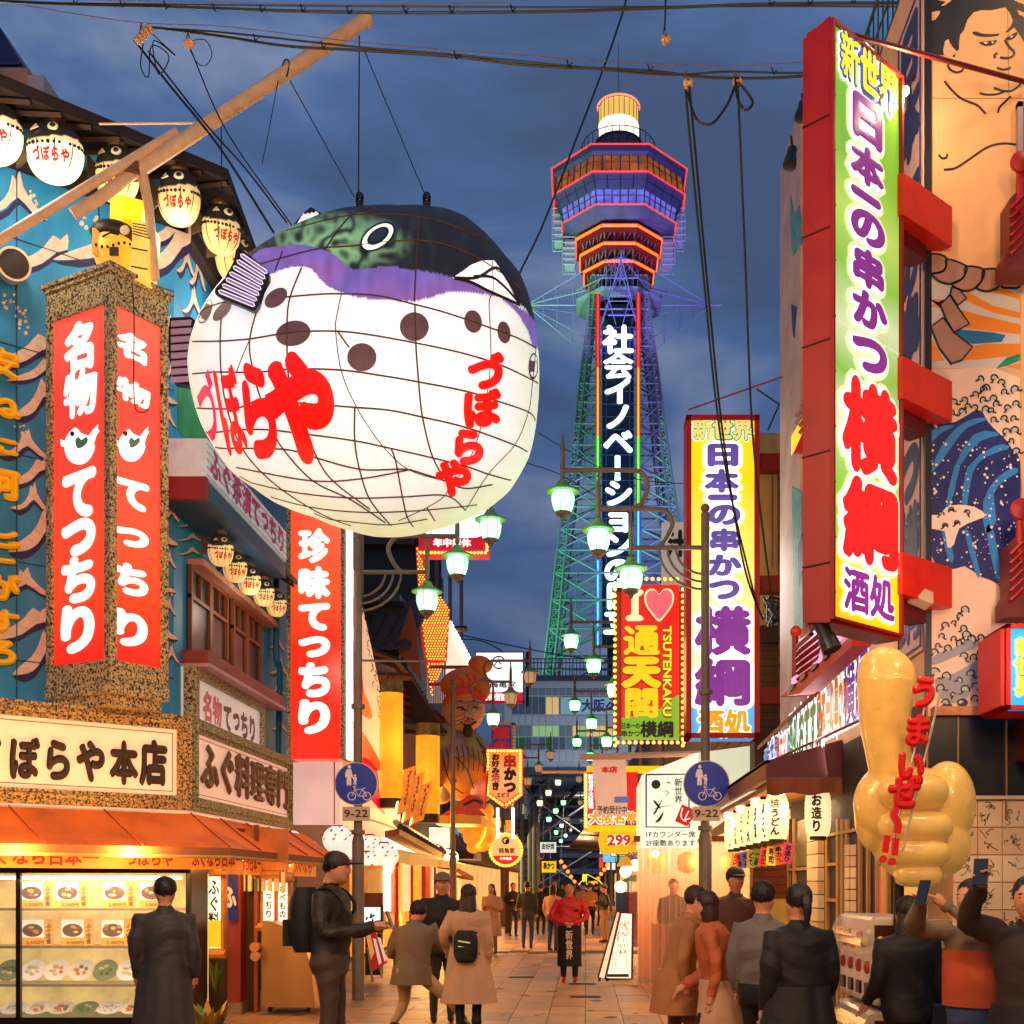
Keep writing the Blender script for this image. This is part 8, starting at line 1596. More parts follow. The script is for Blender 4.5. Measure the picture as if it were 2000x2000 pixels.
# awning box with fascia
ab = thing('maroon_awning','maroon and brown awning box projecting over the white paper lanterns','awning',(2.2,13,2.7));x0,z0,z1 = 1.82,2.68,2.95
q = MB();q.prism([(x0,12,z0),(2.9,12,z0),(2.9,12,3.12),(x0,12,2.82)],(0,.05,0));q.build('front_fascia',M('maroon2',(98,34,40),.55,noise=.15,ns=3),ab)
q = MB();q.box(x0,x0 + .05,12.05,18,z0 - .02,2.86);q.build('side_fascia',M('fascia_brn',(135,72,42),.55,noise=.3,ns=3,streak=.2),ab);q = MB();q.prism([(x0,12.05,2.82),(2.9,12.05,3.12),(2.9,18,3.12),(x0,18,2.82)],(0,0,.03));q.build('roof_sheet',M('maroon2',(98,34,40)),ab)
q = MB();n = 30;vs_ = []
for i in range(n + 1): x_ = x0 + (3.0 - x0) * i / n;vs_ += [(x_,11.98 + .02 * math.sin(i * 1.1),z0),(x_,11.97 + .03 * math.sin(i * .9),z0 - .17 - .015 * math.sin(i * .7))]
q.add(vs_,[(2 * i,2 * i + 1,2 * i + 3,2 * i + 2) for i in range(n)]);q.build('cloth_valance',M('valance_brn',(140,72,38),.7,noise=.2),ab,smooth=True,fix=False)
q = MB();q.box(x0 + .1,2.6,12.1,17.8,2.6,2.66);q.build('soffit',M('soffit_cr',(200,150,95),.6),ab)
for k in range(4): q = MB();q.lathe([(.0,0),(.09,.0),(.07,.04),(.0,.05)],(2.02,12.6 + 1.35 * k,2.55),14,cap=False);q.build('ceiling_light',M('bulb_hot',(255,230,180)),ab,smooth=True)
lamp('awning_light','AREA',(2.1,13.2,2.5),38,(1,.7,.4),1.2,rot=(0,0,0));lamp('awning_light_2','AREA',(2.1,16,2.5),26,(1,.7,.4),1.0,rot=(0,0,0))
# LED banner
lb_ = thing('colourful_lit_banner','long colourful backlit banner running along the shop wall above the maroon awning','sign',(2.4,13,3.2));g = FX(2.4,False)
q = MB();g.pxpoly(q,[(1493,1465),(1705,1268),(1705,1395),(1560,1470),(1495,1492)],-.05,0);q.build('panel',M('lb_white',(245,240,235),.35,es=.95,noise=.1),lb_)
def strip(nm,pts,c,es=.8): q = MB();g.pxpoly(q,pts,0,.006,sm=2);q.build(nm,M('lbc%d_%d_%d' % c,c,.4,es=es,noise=.25,ns=3),lb_)
strip('print_field',[(1495,1466),(1530,1436),(1535,1445),(1520,1480),(1496,1489)],(40,140,205));strip('print_field',[(1530,1436),(1560,1412),(1566,1440),(1545,1475),(1525,1480)],(110,180,215));strip('print_field',[(1620,1345),(1660,1308),(1668,1350),(1640,1400),(1615,1415),(1600,1425)],(70,190,175));strip('print_field',[(1660,1308),(1704,1270),(1704,1330),(1690,1380),(1665,1370)],(235,200,60));strip('print_field',[(1545,1470),(1600,1440),(1640,1420),(1600,1452)],(225,60,40));strip('print_field',[(1590,1372),(1625,1342),(1618,1372),(1596,1388)],(205,150,205))
for t_,r_,c_ in (('新世界',(1500,1452,1522,1490),(40,60,160)),('串カツ',(1520,1438,1538,1482),(215,35,35)),('酒処おすすめ',(1542,1400,1610,1470),(30,120,80)),('日本一の串かつ',(1600,1345,1660,1420),(225,120,30)),('横綱',(1650,1300,1700,1400),(110,60,160))):
 q = MB();g.pxtext(q,t_,*r_,bold=.15,d=.01);q.build('letter_outline',ow,lb_);q = MB();g.pxtext(q,t_,*r_,bold=.06,d=.018);q.build('lettering',M('lbt%d_%d' % c_[:2],c_,.4,es=.5),lb_)
for a,b,r in (((1488,1462),(1712,1256),.02),((1488,1458),(1712,1250),.014),((1495,1495),(1705,1400),.016)):
 aa,bb__ = g.px(*a),g.px(*b);q = MB();bar(q,g.pt(*aa,.05),g.pt(*bb__,.05),r);q.build('frame_rail',M('rail_or',(170,80,35),.4,.3),lb_)
lamp('banner_glow','AREA',(2.25,12.5,3.3),18,(1,.95,.95),1.2,target=(0,12.0,3))
# paper lanterns
lt = ['お造り','焼うどん','串カツ','寿司','どて焼','天ぷら','一品料理','生ビール','おでん','酒']
def paper_lantern(lb,x,y,z,s,txt,dyw=0):
 t = thing('paper_lantern',lb,'lantern',(x,y,z),'white paper lanterns under the maroon awning');o = V((x,y,z));q = MB();n = 16
 pr_ = []
 for i in range(n + 1): a = -1 + 2 * i / n;pr_.append((s * .135 * (1 - .22 * abs(a) ** 3.5) * (1 - .02 * (i % 2)),s * .235 * a))
 q.lathe(pr_,o,22);q.build('paper',M('lantern_paper',(255,226,170),.5,es=.95,noise=.08,ns=3),t,smooth=True);q = MB();q.lathe([(s * .09,.235 * s),(s * .09,.265 * s)],o,14);q.lathe([(s * .085,-.27 * s),(s * .085,-.235 * s)],o,14);q.tube([o + V((0,0,.26 * s)),o + V((0,0,.4 * s))],.008,4);q.build('rim',M('rim_bk',(40,26,18),.5),t)
 q = MB();f = Fr(o,(math.cos(dyw),math.sin(dyw),0));R0 = s * .14
 def fn(a,b,h): th = a / R0;return o + f.x * (R0 * math.sin(th)) + f.n * (R0 * math.cos(th) + h + .003) + V((0,0,b))
 glyphs(q,txt,(-s * .055,-s * .2,s * .055,s * .19),fn,.05,.002,vert=True);q.build('lettering',M('ink',(35,22,16)),t);return t
for k in range(8):
 y = 12.35 + .62 * k;paper_lantern(('largest white paper lantern, nearest the thumb figure','second white paper lantern from the thumb figure','third white paper lantern from the thumb figure','fourth white paper lantern from the thumb figure','fifth white paper lantern from the thumb figure','sixth white paper lantern from the thumb figure','seventh white paper lantern from the thumb figure','farthest white paper lantern, beside the lamp post')[k],2.38 - .02 * k if k == 0 else 2.08,y if k else 12.2,2.33,1.0,lt[k],-.3)
for k in range(9):
 y = 12.5 + .55 * k;u_ = CX + 2.1 * F_ / y;t = thing('price_strip','small %s price strip hanging below the paper lanterns, number %s from the thumb figure' % (['pink','orange','yellow','red','green','gold','blue','crimson','amber'][k],['one','two','three','four','five','six','seven','eight','nine'][k]),'price strip',(2.12,y,1.9),'price strips under the lanterns');tl = R(random.uniform(-12,12));q = MB();q.rbox((2.12,y,1.93),(.055,.004,.11),0,0,tl);q.build('strip',M('ps%d' % k,((235,80,110),(240,120,40),(245,195,60),(215,40,40),(110,150,60),(225,170,60),(90,110,170),(200,40,50),(240,160,50))[k],.5,es=.25),t)
 q = MB();f = Fr((2.12,y - .006,1.93),(math.cos(tl),0,-math.sin(tl)),(math.sin(tl),0,math.cos(tl)));f.text(q,['お造り','串カツ','寿司','生ビ','一品','どて','天ぷ','焼鳥','うど'][k],(-.035,-.09,.035,.09),vert=True,bold=.05,d=.0);q.build('lettering',black,t)
# ---------------------------------------------------------------- giant thumbs up hand
def remesh_obj(name,blobs,voxel,mat,parent,smooth_it=6):
 q = MB()
 for fn in blobs: fn(q)
 o = q.build(name,mat,None,fix=False);m = o.modifiers.new('r','REMESH');m.mode = 'VOXEL';m.voxel_size = voxel;m2 = o.modifiers.new('s','SMOOTH');m2.iterations = smooth_it;m2.factor = .5
 dg = bpy.context.evaluated_depsgraph_get();me = bpy.data.meshes.new_from_object(o.evaluated_get(dg),depsgraph=dg);o.modifiers.clear();old = o.data;o.data = me;bpy.data.meshes.remove(old);me.polygons.foreach_set('use_smooth',[True] * len(me.polygons))
 if not me.materials: me.materials.append(mat)
 if parent is not None: o.parent = parent;o.location = o.location - WL[parent.name]
 return o
TY_ = 8.1;th_ = thing('thumbs_up_figure','giant glossy yellow thumbs up hand sculpture on a pole in front of the right shop','sculpture',P(1750,1728,TY_));kk = TY_ / F_
ymat = M('thumb_yellow',(236,186,92),.28,es=.16,coat=.35,noise=.16,ns=5,bump=.06,bs=10)  # slight emission imitates a translucent highlight
def eb(u,v,ru,rv,rd,dy=0,rot=0): return lambda q: q.ell(P(u,v,TY_ + dy),(ru * kk,rd * kk,rv * kk),28,18,q=Matrix.Rotation(R(rot),3,'Y'))
def tb(pts,rr,dy=0): return lambda q: q.lathe([(0.0001,0),(.01,0)],(0,0,-50),3) if 0 else q.tube(cat([P(u,v,TY_ + dy) for u,v in pts],4),[r * kk for r in np.interp(np.linspace(0,1,(len(pts) - 1) * 4 + 1),np.linspace(0,1,len(rr)),rr)],20)
remesh_obj('hand',[eb(1731,1328,57,62,48),eb(1726,1300,48,36,40),tb([(1731,1330),(1728,1400),(1733,1460),(1750,1540)],[56,50,44,44]),eb(1742,1570,76,80,55,.05),eb(1790,1610,100,115,60,.12),eb(1850,1570,55,85,60,.1),eb(1835,1650,60,66,60,.1),eb(1790,1680,60,50,55,.1),eb(1708,1590,40,75,40,.1)],.012,ymat,th_,8)
for (u0,u1,v,r,dy) in ((1712,1850,1544,33,-.14),(1712,1862,1612,29,-.15),(1722,1856,1664,26,-.15),(1745,1838,1707,22,-.12)):
 q = MB();n = 16;pts = [(u0 + (u1 - u0) * i / n,v + 3 * math.sin(i / n * 3.1)) for i in range(n + 1)];rr = [r * (1 - abs(2 * i / n - 1) ** 5) ** .5 for i in range(n + 1)];rr[0] = rr[-1] = .5
 q.tube([P(u,v_,TY_ + dy - .03 * math.sin(i / n * 3.14)) for i,(u,v_) in enumerate(pts)],[max(.5,x_) * kk * 1.02 for x_ in rr],22);q.build('finger',ymat,th_,smooth=True)
q = MB();q.tube([P(1756,1720,TY_ + .1),V((P(1756,0,TY_).x,TY_ + .1,0))],.035,10);q.build('pole',dark,th_)
q = MB()
for a,b in (((1815,1345),(1740,1660)),((1838,1345),(1764,1660))): bar(q,P(*a,7.82),P(*b,7.82),.008)
q.build('rail',M('rail_w2',(225,205,180),.4),th_)
f = FF(7.78);lrm = M('thumb_red',(205,22,18),.35,es=.12)
for c,u,v,s in (('う',1803,1354,58),('ま',1790,1428,56),('い',1777,1497,56),('ぜ',1766,1548,62)): q = MB();f.pxtext(q,c,u - s / 2,v - s / 2 - 4,u + s / 2,v + s / 2 + 4,bold=.085,d=.02,th=.02,slant=.12);q.build('letter',lrm,th_)
q = MB();f.stroke(q,[(1750,1578),(1744,1592),(1752,1608),(1750,1628)],.042,.0,.04,sm=5);q.build('letter',lrm,th_)
for u,v in ((1728,1650),(1746,1655)): q = MB();f.stroke(q,[(u + 2,v - 18),(u - 2,v + 16)],.042,0,.04,sm=0);f.pxpoly(q,circ(u - 6,v + 28,7.5,7.5,0,14),0,.04);q.build('letter',lrm,th_)
lamp('thumb_light','SPOT',(2.9,6.9,4.2),55,(1,.72,.35),.15,target=(2.2,8.0,2.3),spot=70)
# ---------------------------------------------------------------- capsule toy machines
def capsule(lb,x0,y0,z0,n):
 t = thing('capsule_toy_machine',lb,'vending machine',(x0,y0,z0),'capsule toy machines beside the thumb figure');body = M('gacha_white',(225,205,180),.3,noise=.1)
 w_,h_ = .26,.62
 q = MB();q.box(x0,x0 + .34,y0,y0 + w_ * n,z0,z0 + h_);q.build('cabinet',body,t,bevel=.02)
 q = MB();pr_ = [(x0 - .10 + .12 * (1 - math.cos(a)),z0 + .36 + .26 * math.sin(a)) for a in np.linspace(0,1.57,8)]
 q.prism([(x_,y0 + .01,z_) for x_,z_ in pr_] + [(x0 + .1,y0 + .01,z0 + .62),(x0 + .1,y0 + .01,z0 + .36)],(0,w_ * n - .02,0));q.build('cover',glass('gacha_clear',(235,225,210),.3,.06),t)
 for k in range(n):
  y = y0 + w_ * k;q = MB();q.box(x0 - .012,x0,y + .02,y + w_ - .02,z0 + .04,z0 + .34);pnl = q.build('front_panel',M('gacha_print',(225,190,165),.4,es=.12,noise=.3,ns=6),t)
  q = MB();q.lathe([(.045,0),(.045,.02),(.02,.03)],(x0 - .012,y + w_ / 2,z0 + .26),14,ax=(-1,0,0));q.build('dial',M('dial_red',(170,60,50),.4),pnl);q = MB();q.box(x0 - .03,x0 - .01,y + .07,y + w_ - .07,z0 + .06,z0 + .15);q.build('chute',black,pnl)
 rn = random.Random(n)
 for k in range(34):
  q = MB();q.ell((x0 - .03 + rn.uniform(-.03,.08),y0 + .04 + rn.uniform(0,w_ * n - .08),z0 + .40 + rn.uniform(0,.11)),.027,10,6);q.build('capsule',M('cap%d' % (k % 4),((200,30,25),(235,190,40),(235,235,220),(150,90,50))[k % 4],.3),t,smooth=True)
 q = MB();q.box(x0 + .0,x0 + .3,y0 - .004,y0,z0 + .37,z0 + .56);q.build('side_window',M('gacha_dark',(80,40,25),.25),t)
 for k in range(10): q = MB();q.ell((x0 + .04 + .055 * (k % 5),y0 - .012,z0 + .41 + .05 * (k // 5)),.026,10,6);q.build('capsule',M('cap%d' % (k % 4),(200,30,25)),t,smooth=True)
capsule('upper tier of capsule toy machines with coloured balls in its side window',2.0,8.25,.76,4);capsule('lower tier of capsule toy machines near the floor',2.0,8.25,.1,4)
capsule('white capsule toy machines behind the woman holding a phone',2.55,8.3,.72,3)
mt_ = thing('metal_stand','cream metal stand with a round dial plate between the capsule machines and the wall','stand',(2.6,8.9,0));f = FF(8.6);q = MB();f.box(q,2.36,0,3.2,.72,-.4,0);q.build('cabinet',M('cab_cream',(215,185,140),.4,noise=.2),mt_);q = MB();q.lathe([(.05,0),(.05,.02)],f.pt(2.52,.55,0),16,ax=(0,-1,0));q.build('dial',M('dial_brn',(60,45,30),.4),mt_);q = MB();f.box(q,2.38,.22,2.62,.42,0,.01);q.build('print_card',M('card_bl',(190,190,200),.5,noise=.5,ns=9),mt_)
# ================================================================ people
skm = M('skin',(205,140,105),.5);hairm = M('hair_black',(22,16,14),.5,bump=.3,bs=60);hairb = M('hair_brown',(52,26,18),.5,bump=.3,bs=60);shoe = M('shoe_dark',(30,26,24),.5)
def loft(q,secs,n=16):
 vs = []
 for c,rx,ry,sd,fw in secs:
  for k in range(n): a = 6.28318 * k / n;vs.append(V(c) + sd * rx * math.cos(a) + fw * ry * math.sin(a))
 m = len(secs);q.add(vs,[(i * n + k,i * n + (k + 1) % n,(i + 1) * n + (k + 1) % n,(i + 1) * n + k) for i in range(m - 1) for k in range(n)] + [tuple(range(n))[::-1],tuple(range((m - 1) * n,m * n))])
def person(lb,x,y,H,rz,top,leg,pose=None,bulk=1.0,lean=0,hair='short',coat=None,hat=None,shoes=None,vx=.017,hc=None,z0=0,twist=0):
 s = H / 1.75;J = {'hipL': (-.09,0,.92),'hipR': (.09,0,.92),'knL': (-.10,-.02,.5),'knR': (.10,-.02,.5),'anL': (-.10,.03,.09),'anR': (.10,.03,.09),'shL': (-.175,0,1.42),'shR': (.175,0,1.42),'elL': (-.235,.04,1.14),'elR': (.235,.04,1.14),'wrL': (-.235,-.05,.9),'wrR': (.235,-.05,.9),'hd': (0,-.02,1.62)}
 J.update(pose or {});ml = Matrix.Rotation(lean,3,'X');mw = Matrix.Rotation(rz,3,'Z');base = V((x,y,z0));pv = V((0,0,.93))
 up = lambda p: pv + ml @ (V(p) - pv);W = lambda p: base + mw @ (V(p) * s);D = lambda v: mw @ V(v)
 K = {k: (up(v) if k[:2] in ('sh','el','wr','hd') else V(v)) for k,v in J.items()}
 t = thing('person',lb,'person',base);sd,fw = D((1,0,0)),D(ml @ V((0,1,0)));q = MB();b = bulk
 loft(q,[(W(up((0,0,z))),rx * s * (b if z < 1.44 else 1),ry * s * (b if z < 1.44 else 1),sd,fw) for z,rx,ry in ((.80,.14,.11),(.9,.165,.12),(1.0,.155,.115),(1.12,.155,.115),(1.25,.175,.122),(1.36,.185,.115),(1.43,.15,.095),(1.47,.07,.065),(1.54,.052,.055))])
 def limb(ks,rs): q.tube(cat([W(p) for p in ks],4),[float(r) * s for r in np.interp(np.linspace(0,1,(len(ks) - 1) * 4 + 1),np.linspace(0,1,len(rs)),rs)],12)
 hd = K['hd']
 for S_ in 'LR':
  limb([K['sh' + S_],K['el' + S_],K['wr' + S_]],[.066 * b,.058 * b,.05 * b,.045 * b,.034 * b]);limb([K['hip' + S_],K['kn' + S_],K['an' + S_]],[.092,.082,.064,.058,.045])
  a = K['an' + S_];limb([a + V((0,.04,-.04)),a + V((0,-.08,-.05)),a + V((0,-.17,-.06))],[.042,.045,.036,.03])
 c = W(hd);q.ell(c,(.083 * s,.098 * s,.12 * s),16,12,rz);q.ell(W(hd + V((0,-.03,-.065))),(.052 * s,.055 * s,.055 * s),12,8,rz);q.ell(W(hd + V((0,-.098,-.015))),(.013 * s,.02 * s,.022 * s),8,6,rz)
 for e in (-1,1): q.ell(W(hd + V((e * .077,.0,-.01))),(.01 * s,.02 * s,.03 * s),8,6,rz)
 o = remesh_obj('body',[lambda z_: z_.add(q.v,q.f)],vx * s,top,t,3);me = o.data
 for m_ in (skm,leg,shoes or shoe): me.materials.append(m_)
 segs = [(W((0,0,.98)),W(up((0,0,1.40))),0,.1),(W((0,0,.94)),W((0,0,.86)),2,.1),(W(up((0,0,1.5))),W(hd + V((0,0,.1))),1,.04),(W(hd),W(hd + V((0,-.08,-.09))),1,.05)]
 for S_ in 'LR': segs += [(W(K['sh' + S_]),W(K['el' + S_]),0,.02),(W(K['el' + S_]),W(K['wr' + S_]),0,0),(W(K['hip' + S_]),W(K['kn' + S_]),2,.03),(W(K['kn' + S_]),W(K['an' + S_] + V((0,0,.04))),2,.0),(W(K['an' + S_] + V((0,.04,-.05))),W(K['an' + S_] + V((0,-.17,-.06))),3,.0)]
 n = len(me.polygons);co = np.zeros(n * 3);me.polygons.foreach_get('center',co);co = co.reshape(-1,3) + np.array(base + (o.location if True else 0));best = np.full(n,9.0);mi = np.zeros(n,int)
 for a,b2,k,w_ in segs:
  a,b2 = np.array(a),np.array(b2);d = b2 - a;tt = np.clip(((co - a) @ d) / (d @ d + 1e-9),0,1);r = np.linalg.norm(co - a - tt[:,None] * d,axis=1) - w_ * s;k_ = r < best;best[k_] = r[k_];mi[k_] = k
 me.polygons.foreach_set('material_index',mi.tolist())
 nv = len(me.vertices);cv = np.zeros(nv * 3);me.vertices.foreach_get('co',cv);cv = cv.reshape(-1,3);nn_ = np.zeros(nv * 3);me.vertices.foreach_get('normal',nn_);nn_ = nn_.reshape(-1,3);sk = np.zeros(nv,bool)
 for pl_,k in zip(me.polygons,mi):
  if k in (1,3): sk[list(pl_.vertices)] = True
 A_1 = cv * [7,7,5] + x * 3;S1 = np.sin(A_1[:,0] + 2 * np.sin(A_1[:,2])) * np.sin(A_1[:,1] * 1.3 + A_1[:,2] * .7);S2 = np.sin(cv[:,2] * 38 + 3 * np.sin(cv[:,0] * 9 + y) + 2 * np.sin(cv[:,1] * 11)) ** 3
 dd = np.where(sk,0,(S1 * .011 + S2 * S1 * .008) * s * b) if vx < .021 else np.zeros(nv)
 me.vertices.foreach_set('co',(cv + nn_ * dd[:,None]).ravel());me.update()
 hq = MB()      # hands: palm, four fingers, thumb
 for S_,e in (('L',-1),('R',1)):
  w_ = K['wr' + S_];d = (w_ - K['el' + S_]).normalized();sv = d.cross(V((0,0,1))) if abs(d.z) < .8 else V((0,1,0));sv.normalize();nn = d.cross(sv)
  hq.tube([W(w_ - d * .01),W(w_ + d * .05),W(w_ + d * .085)],[.024 * s,.036 * s,.03 * s],8)
  for i,L_ in enumerate((.07,.08,.075,.055)): p = w_ + d * .08 + sv * (.024 - .016 * i);hq.tube([W(p),W(p + d * L_ * .55 + nn * .008),W(p + d * L_ * .85 + nn * .03)],[.009 * s,.008 * s,.006 * s],6)
  p = w_ + d * .03 + sv * .03;hq.tube([W(p),W(p + sv * .025 + d * .035),W(p + sv * .03 + d * .065 + nn * .01)],[.011 * s,.009 * s,.007 * s],6)
 hq.build('hands',skm,t,smooth=True)
 if vx < .02:
  q = MB()
  for e in (-1,1): q.ell(W(hd + V((e * .03,-.083,.012))),(.011 * s,.006 * s,.006 * s),8,6,rz)
  q.build('eyes',black,t);q = MB();q.ell(W(hd + V((0,-.082,-.062))),(.02 * s,.006 * s,.005 * s),8,6,rz);q.build('mouth',M('lip',(150,70,60),.5),t);q = MB();[q.ell(W(hd + V((e * .03,-.088,.034))),(.017 * s,.005 * s,.004 * s),6,4,rz) for e in (-1,1)];q.build('eyebrows',hairm,t)
 hm = hc or hairm;q = MB()
 if hair: q.ell(W(hd + V((0,.024,.042))),(.09 * s,.094 * s,.096 * s),20,14,rz)
 if hair and vx < .02:      # separate locks over the scalp, longer toward the nape
  rr_ = random.Random(int(x * 97 + y * 31));DX,DY = D((1,0,0)),D((0,1,0))
  for k in range(260):
   a = rr_.uniform(0,6.283);el = rr_.uniform(-.25,1.5)
   if math.sin(a) < -.45 and el < .55: continue
   ln = rr_.uniform(.04,.075) * (1.0 if el > .2 else .7);c0_ = hd + V((0,.024,.042));pts_ = []
   for j in range(3):
    e2 = el - ln * j * 9;r_ = 1.02 + .035 * j * rr_.random();pts_.append(c0_ + V((.092 * math.cos(a + .1 * j) * math.cos(e2) * r_,.096 * math.sin(a + .1 * j) * math.cos(e2) * r_,.1 * math.sin(e2) * r_)))
   sd_ = V((-math.sin(a),math.cos(a),0)) * .008;q.add([W(pts_[0] - sd_),W(pts_[0] + sd_),W(pts_[1] + sd_),W(pts_[1] - sd_),W(pts_[2])],[(0,1,2,3),(3,2,4)])
 if hair == 'long': loft(q,[(W(hd + V((0,yy,zz))),rx * s,ry * s,D((1,0,0)),D((0,1,0))) for yy,zz,rx,ry in ((.03,.06,.08,.07),(.05,-.05,.098,.07),(.07,-.18,.11,.06),(.09,-.32,.10,.045),(.09,-.42,.07,.03))])
 if hair == 'tail': q.tube(cat([W(hd + V((0,.1,.05))),W(hd + V((0,.16,0))),W(hd + V((0,.15,-.16)))],3),[.03 * s,.035 * s,.03 * s,.03 * s,.03 * s,.02 * s,.01 * s],8)
 if hair == 'bob': loft(q,[(W(hd + V((0,yy,zz))),rx * s,ry * s,D((1,0,0)),D((0,1,0))) for yy,zz,rx,ry in ((.03,.06,.085,.08),(.04,-.05,.1,.085),(.05,-.13,.085,.07))])
 if hair: q.v = [tuple(V(p_) + V((1,1,.5)) * mnoise(V(p_) * 28) * .007) for p_ in q.v];q.build('hair',hm,t,smooth=True)
 if vx < .02:
  u2 = MB();loft(u2,[(W(up((0,.004,z))),r_ * s,r_ * s * 1.05,sd,fw) for z,r_ in ((1.42,.10),(1.455,.084),(1.485,.074),(1.475,.06))]);u2.build('collar',top,t,smooth=True)
  for S_ in 'LR': w0,e0_ = K['wr' + S_],K['el' + S_];u2 = MB();d_ = (w0 - e0_).normalized();u2.tube([W(w0 - d_ * .03),W(w0 + d_ * .012)],.044 * s,12);u2.build('cuff',top,t,smooth=True)
 if hat:
  q = MB();q.ell(W(hd + V((0,.012,.055))),(.095 * s,.108 * s,.085 * s),16,10,rz)
  if hat[1]: q.ell(W(hd + V((0,-.12,.045))),(.07 * s,.085 * s,.012 * s),12,6,rz)
  q.build('cap',hat[0],t,smooth=True)
 if coat:
  m_,zt,zb,fl = coat;q = MB();loft(q,[(W(up((0,0,z)) if z > .9 else (K['knL'] + K['knR']) * .5 * ((.93 - z) / .5) * 1.0 * 0 + V((0,0,z))),(.168 + fl * (zt - z)) * s * b,(.128 + fl * .7 * (zt - z)) * s * b,sd,D((0,1,0))) for z in np.linspace(zt,zb,7)],40);q.v = [tuple(V(p_) + (V(p_) - V((x,y,p_[2]))).normalized() * mnoise(V((math.atan2(p_[1] - y,p_[0] - x) * 3,p_[2] * 1.5,x))) * .03) for p_ in q.v];q.build('coat_skirt',m_,t,smooth=True)
 t['_'] = 0;del t['_']
 return t,W,K,up,D
def bag(lb,W,up,mt,w_=.16,h=.22,z=1.2,d=.11,strips=False):
 c = W(up((0,.2,z)));t = thing('backpack',lb,'backpack',c);sd = (W((1,0,0)) - W((0,0,0))).normalized();fw = (W(up((0,1,z))) - W(up((0,0,z)))).normalized();u = sd.cross(fw);u = u if u.z > 0 else -u
 q = MB();loft(q,[(c + u * h * k,w_ * (1 - abs(k) ** 4 * .3),d * (1 - abs(k) ** 3 * .4),sd,fw) for k in np.linspace(-1,1,7)],14);q.build('bag',mt,t,smooth=True);q = MB();loft(q,[(c + fw * d * .9 + u * h * k,w_ * .75,d * .4,sd,fw) for k in (-.8,-.3,.0)],12);q.build('pocket',mt,t,smooth=True)
 for e in (-1,1): q = MB();q.tube(cat([c + sd * .09 * e + u * h * .8 - fw * d * .6,c + sd * .13 * e + u * (h * .95) - fw * (d + .12),c + sd * .14 * e + u * h * .3 - fw * (d + .24),c + sd * .13 * e - u * h * .5 - fw * (d * .8)],4),.016,5);q.build('strap',mt,t,smooth=True)
 if strips:
  for k in (.25,-.1,-.7): q = MB();p = c + fw * (d + .01) + u * h * k;bar(q,p - sd * w_ * .5,p + sd * w_ * .5 + u * .02,.008);q.build('reflective_strip',M('reflect',(190,225,110),.3,es=.3),t)
def phone(lb,p,rz=0): t = thing('phone',lb,'phone',p);q = MB();q.rbox(p,(.037,.005,.075),rz,R(-20));q.build('body',M('phone_dk',(35,45,60),.2),t)
Xu = lambda u,y: (u - CX) / F_ * y
olive = M('jacket_dark',(40,38,30),.6,noise=.25,ns=8,bump=.4,bs=14);khaki = M('trouser_brown',(70,56,42),.7,bump=.4,bs=14);charc = M('coat_charcoal',(52,50,50),.6,noise=.3,ns=5,bump=.5,bs=9);blk = M('cloth_black',(14,12,13),.7,bump=.4,bs=12);jeans = M('jeans',(55,72,105),.7,bump=.3,bs=20);beige = M('coat_beige',(200,155,120),.65,noise=.15,ns=4,bump=.4,bs=10);taupe = M('jacket_taupe',(120,98,72),.65,bump=.4,bs=10);sand = M('trouser_sand',(190,150,100),.65,bump=.4,bs=12);tan = M('coat_tan',(172,112,66),.65,noise=.2,ns=3,bump=.5,bs=8);rust_ = M('jacket_orange',(185,92,48),.6,noise=.2,bump=.4,bs=9);redj = M('jacket_red',(200,24,20),.5,bump=.3,bs=12)
Y = 9.9;p = person('man in dark jacket and cap facing right, looking at his phone by the lamp post',Xu(645,Y),Y,1.88,R(82),olive,khaki,{'wrR': (.10,-.36,1.17),'elR': (.25,-.05,1.14),'wrL': (-.08,-.36,1.17),'elL': (-.25,-.05,1.14),'hd': (0,-.06,1.61)},1.2,hat=(M('cap_grey',(58,46,36),.7),1))
bag('black backpack worn by the man looking at his phone',p[1],p[3],blk,.17,.27,1.22,.14);phone('phone held by the capped man',p[1]((.02,-.47,1.22)),R(82))
Y = 9.8;person('person in a charcoal coat seen from behind in front of the display case',Xu(322,Y),Y,1.66,R(190),charc,blk,{},1.22,coat=(charc,1.0,.42,.10))
Y = 13.2;p = person('man in taupe jacket and sand trousers lunging sideways, seen from behind',Xu(800,Y),Y,1.72,R(165),taupe,sand,{'hipL': (-.1,0,.62),'hipR': (.1,0,.62),'knR': (.36,-.05,.50),'anR': (.38,.02,.09),'knL': (-.42,.02,.52),'anL': (-.52,.1,.09),'shL': (-.19,0,1.12),'shR': (.19,0,1.12),'elL': (-.36,-.12,.98),'wrL': (-.42,-.34,1.05),'elR': (.3,-.15,.95),'wrR': (.16,-.36,1.05),'hd': (-.02,-.03,1.30)},1.25) if 0 else None
for u_,h_ in ((1315,1.7),(1372,1.62)): person('customer %s the clear curtain, seen blurred in warm light' % ('standing behind' if h_ > 1.65 else 'waiting inside behind'),Xu(u_,19.9),19.9,h_,R(20),charc,blk,{},1.2,vx=.03)
def crouch():
 Y = 13.2;return person('man in taupe jacket and sand trousers lunging low, seen from behind',Xu(805,Y),Y,1.72,R(170),taupe,sand,{'hipL': (-.1,0,.90),'hipR': (.1,0,.90),'knR': (.14,-.12,.56),'anR': (.2,.06,.36),'knL': (-.36,-.10,.64),'anL': (-.62,.02,.38),'elL': (-.33,-.14,1.2),'wrL': (-.40,-.36,1.26),'elR': (.3,-.12,1.12),'wrR': (.18,-.34,1.2),'hd': (-.03,-.06,1.60)},1.3,coat=(taupe,.98,.78,.12),z0=-.265,lean=R(8))
crouch()
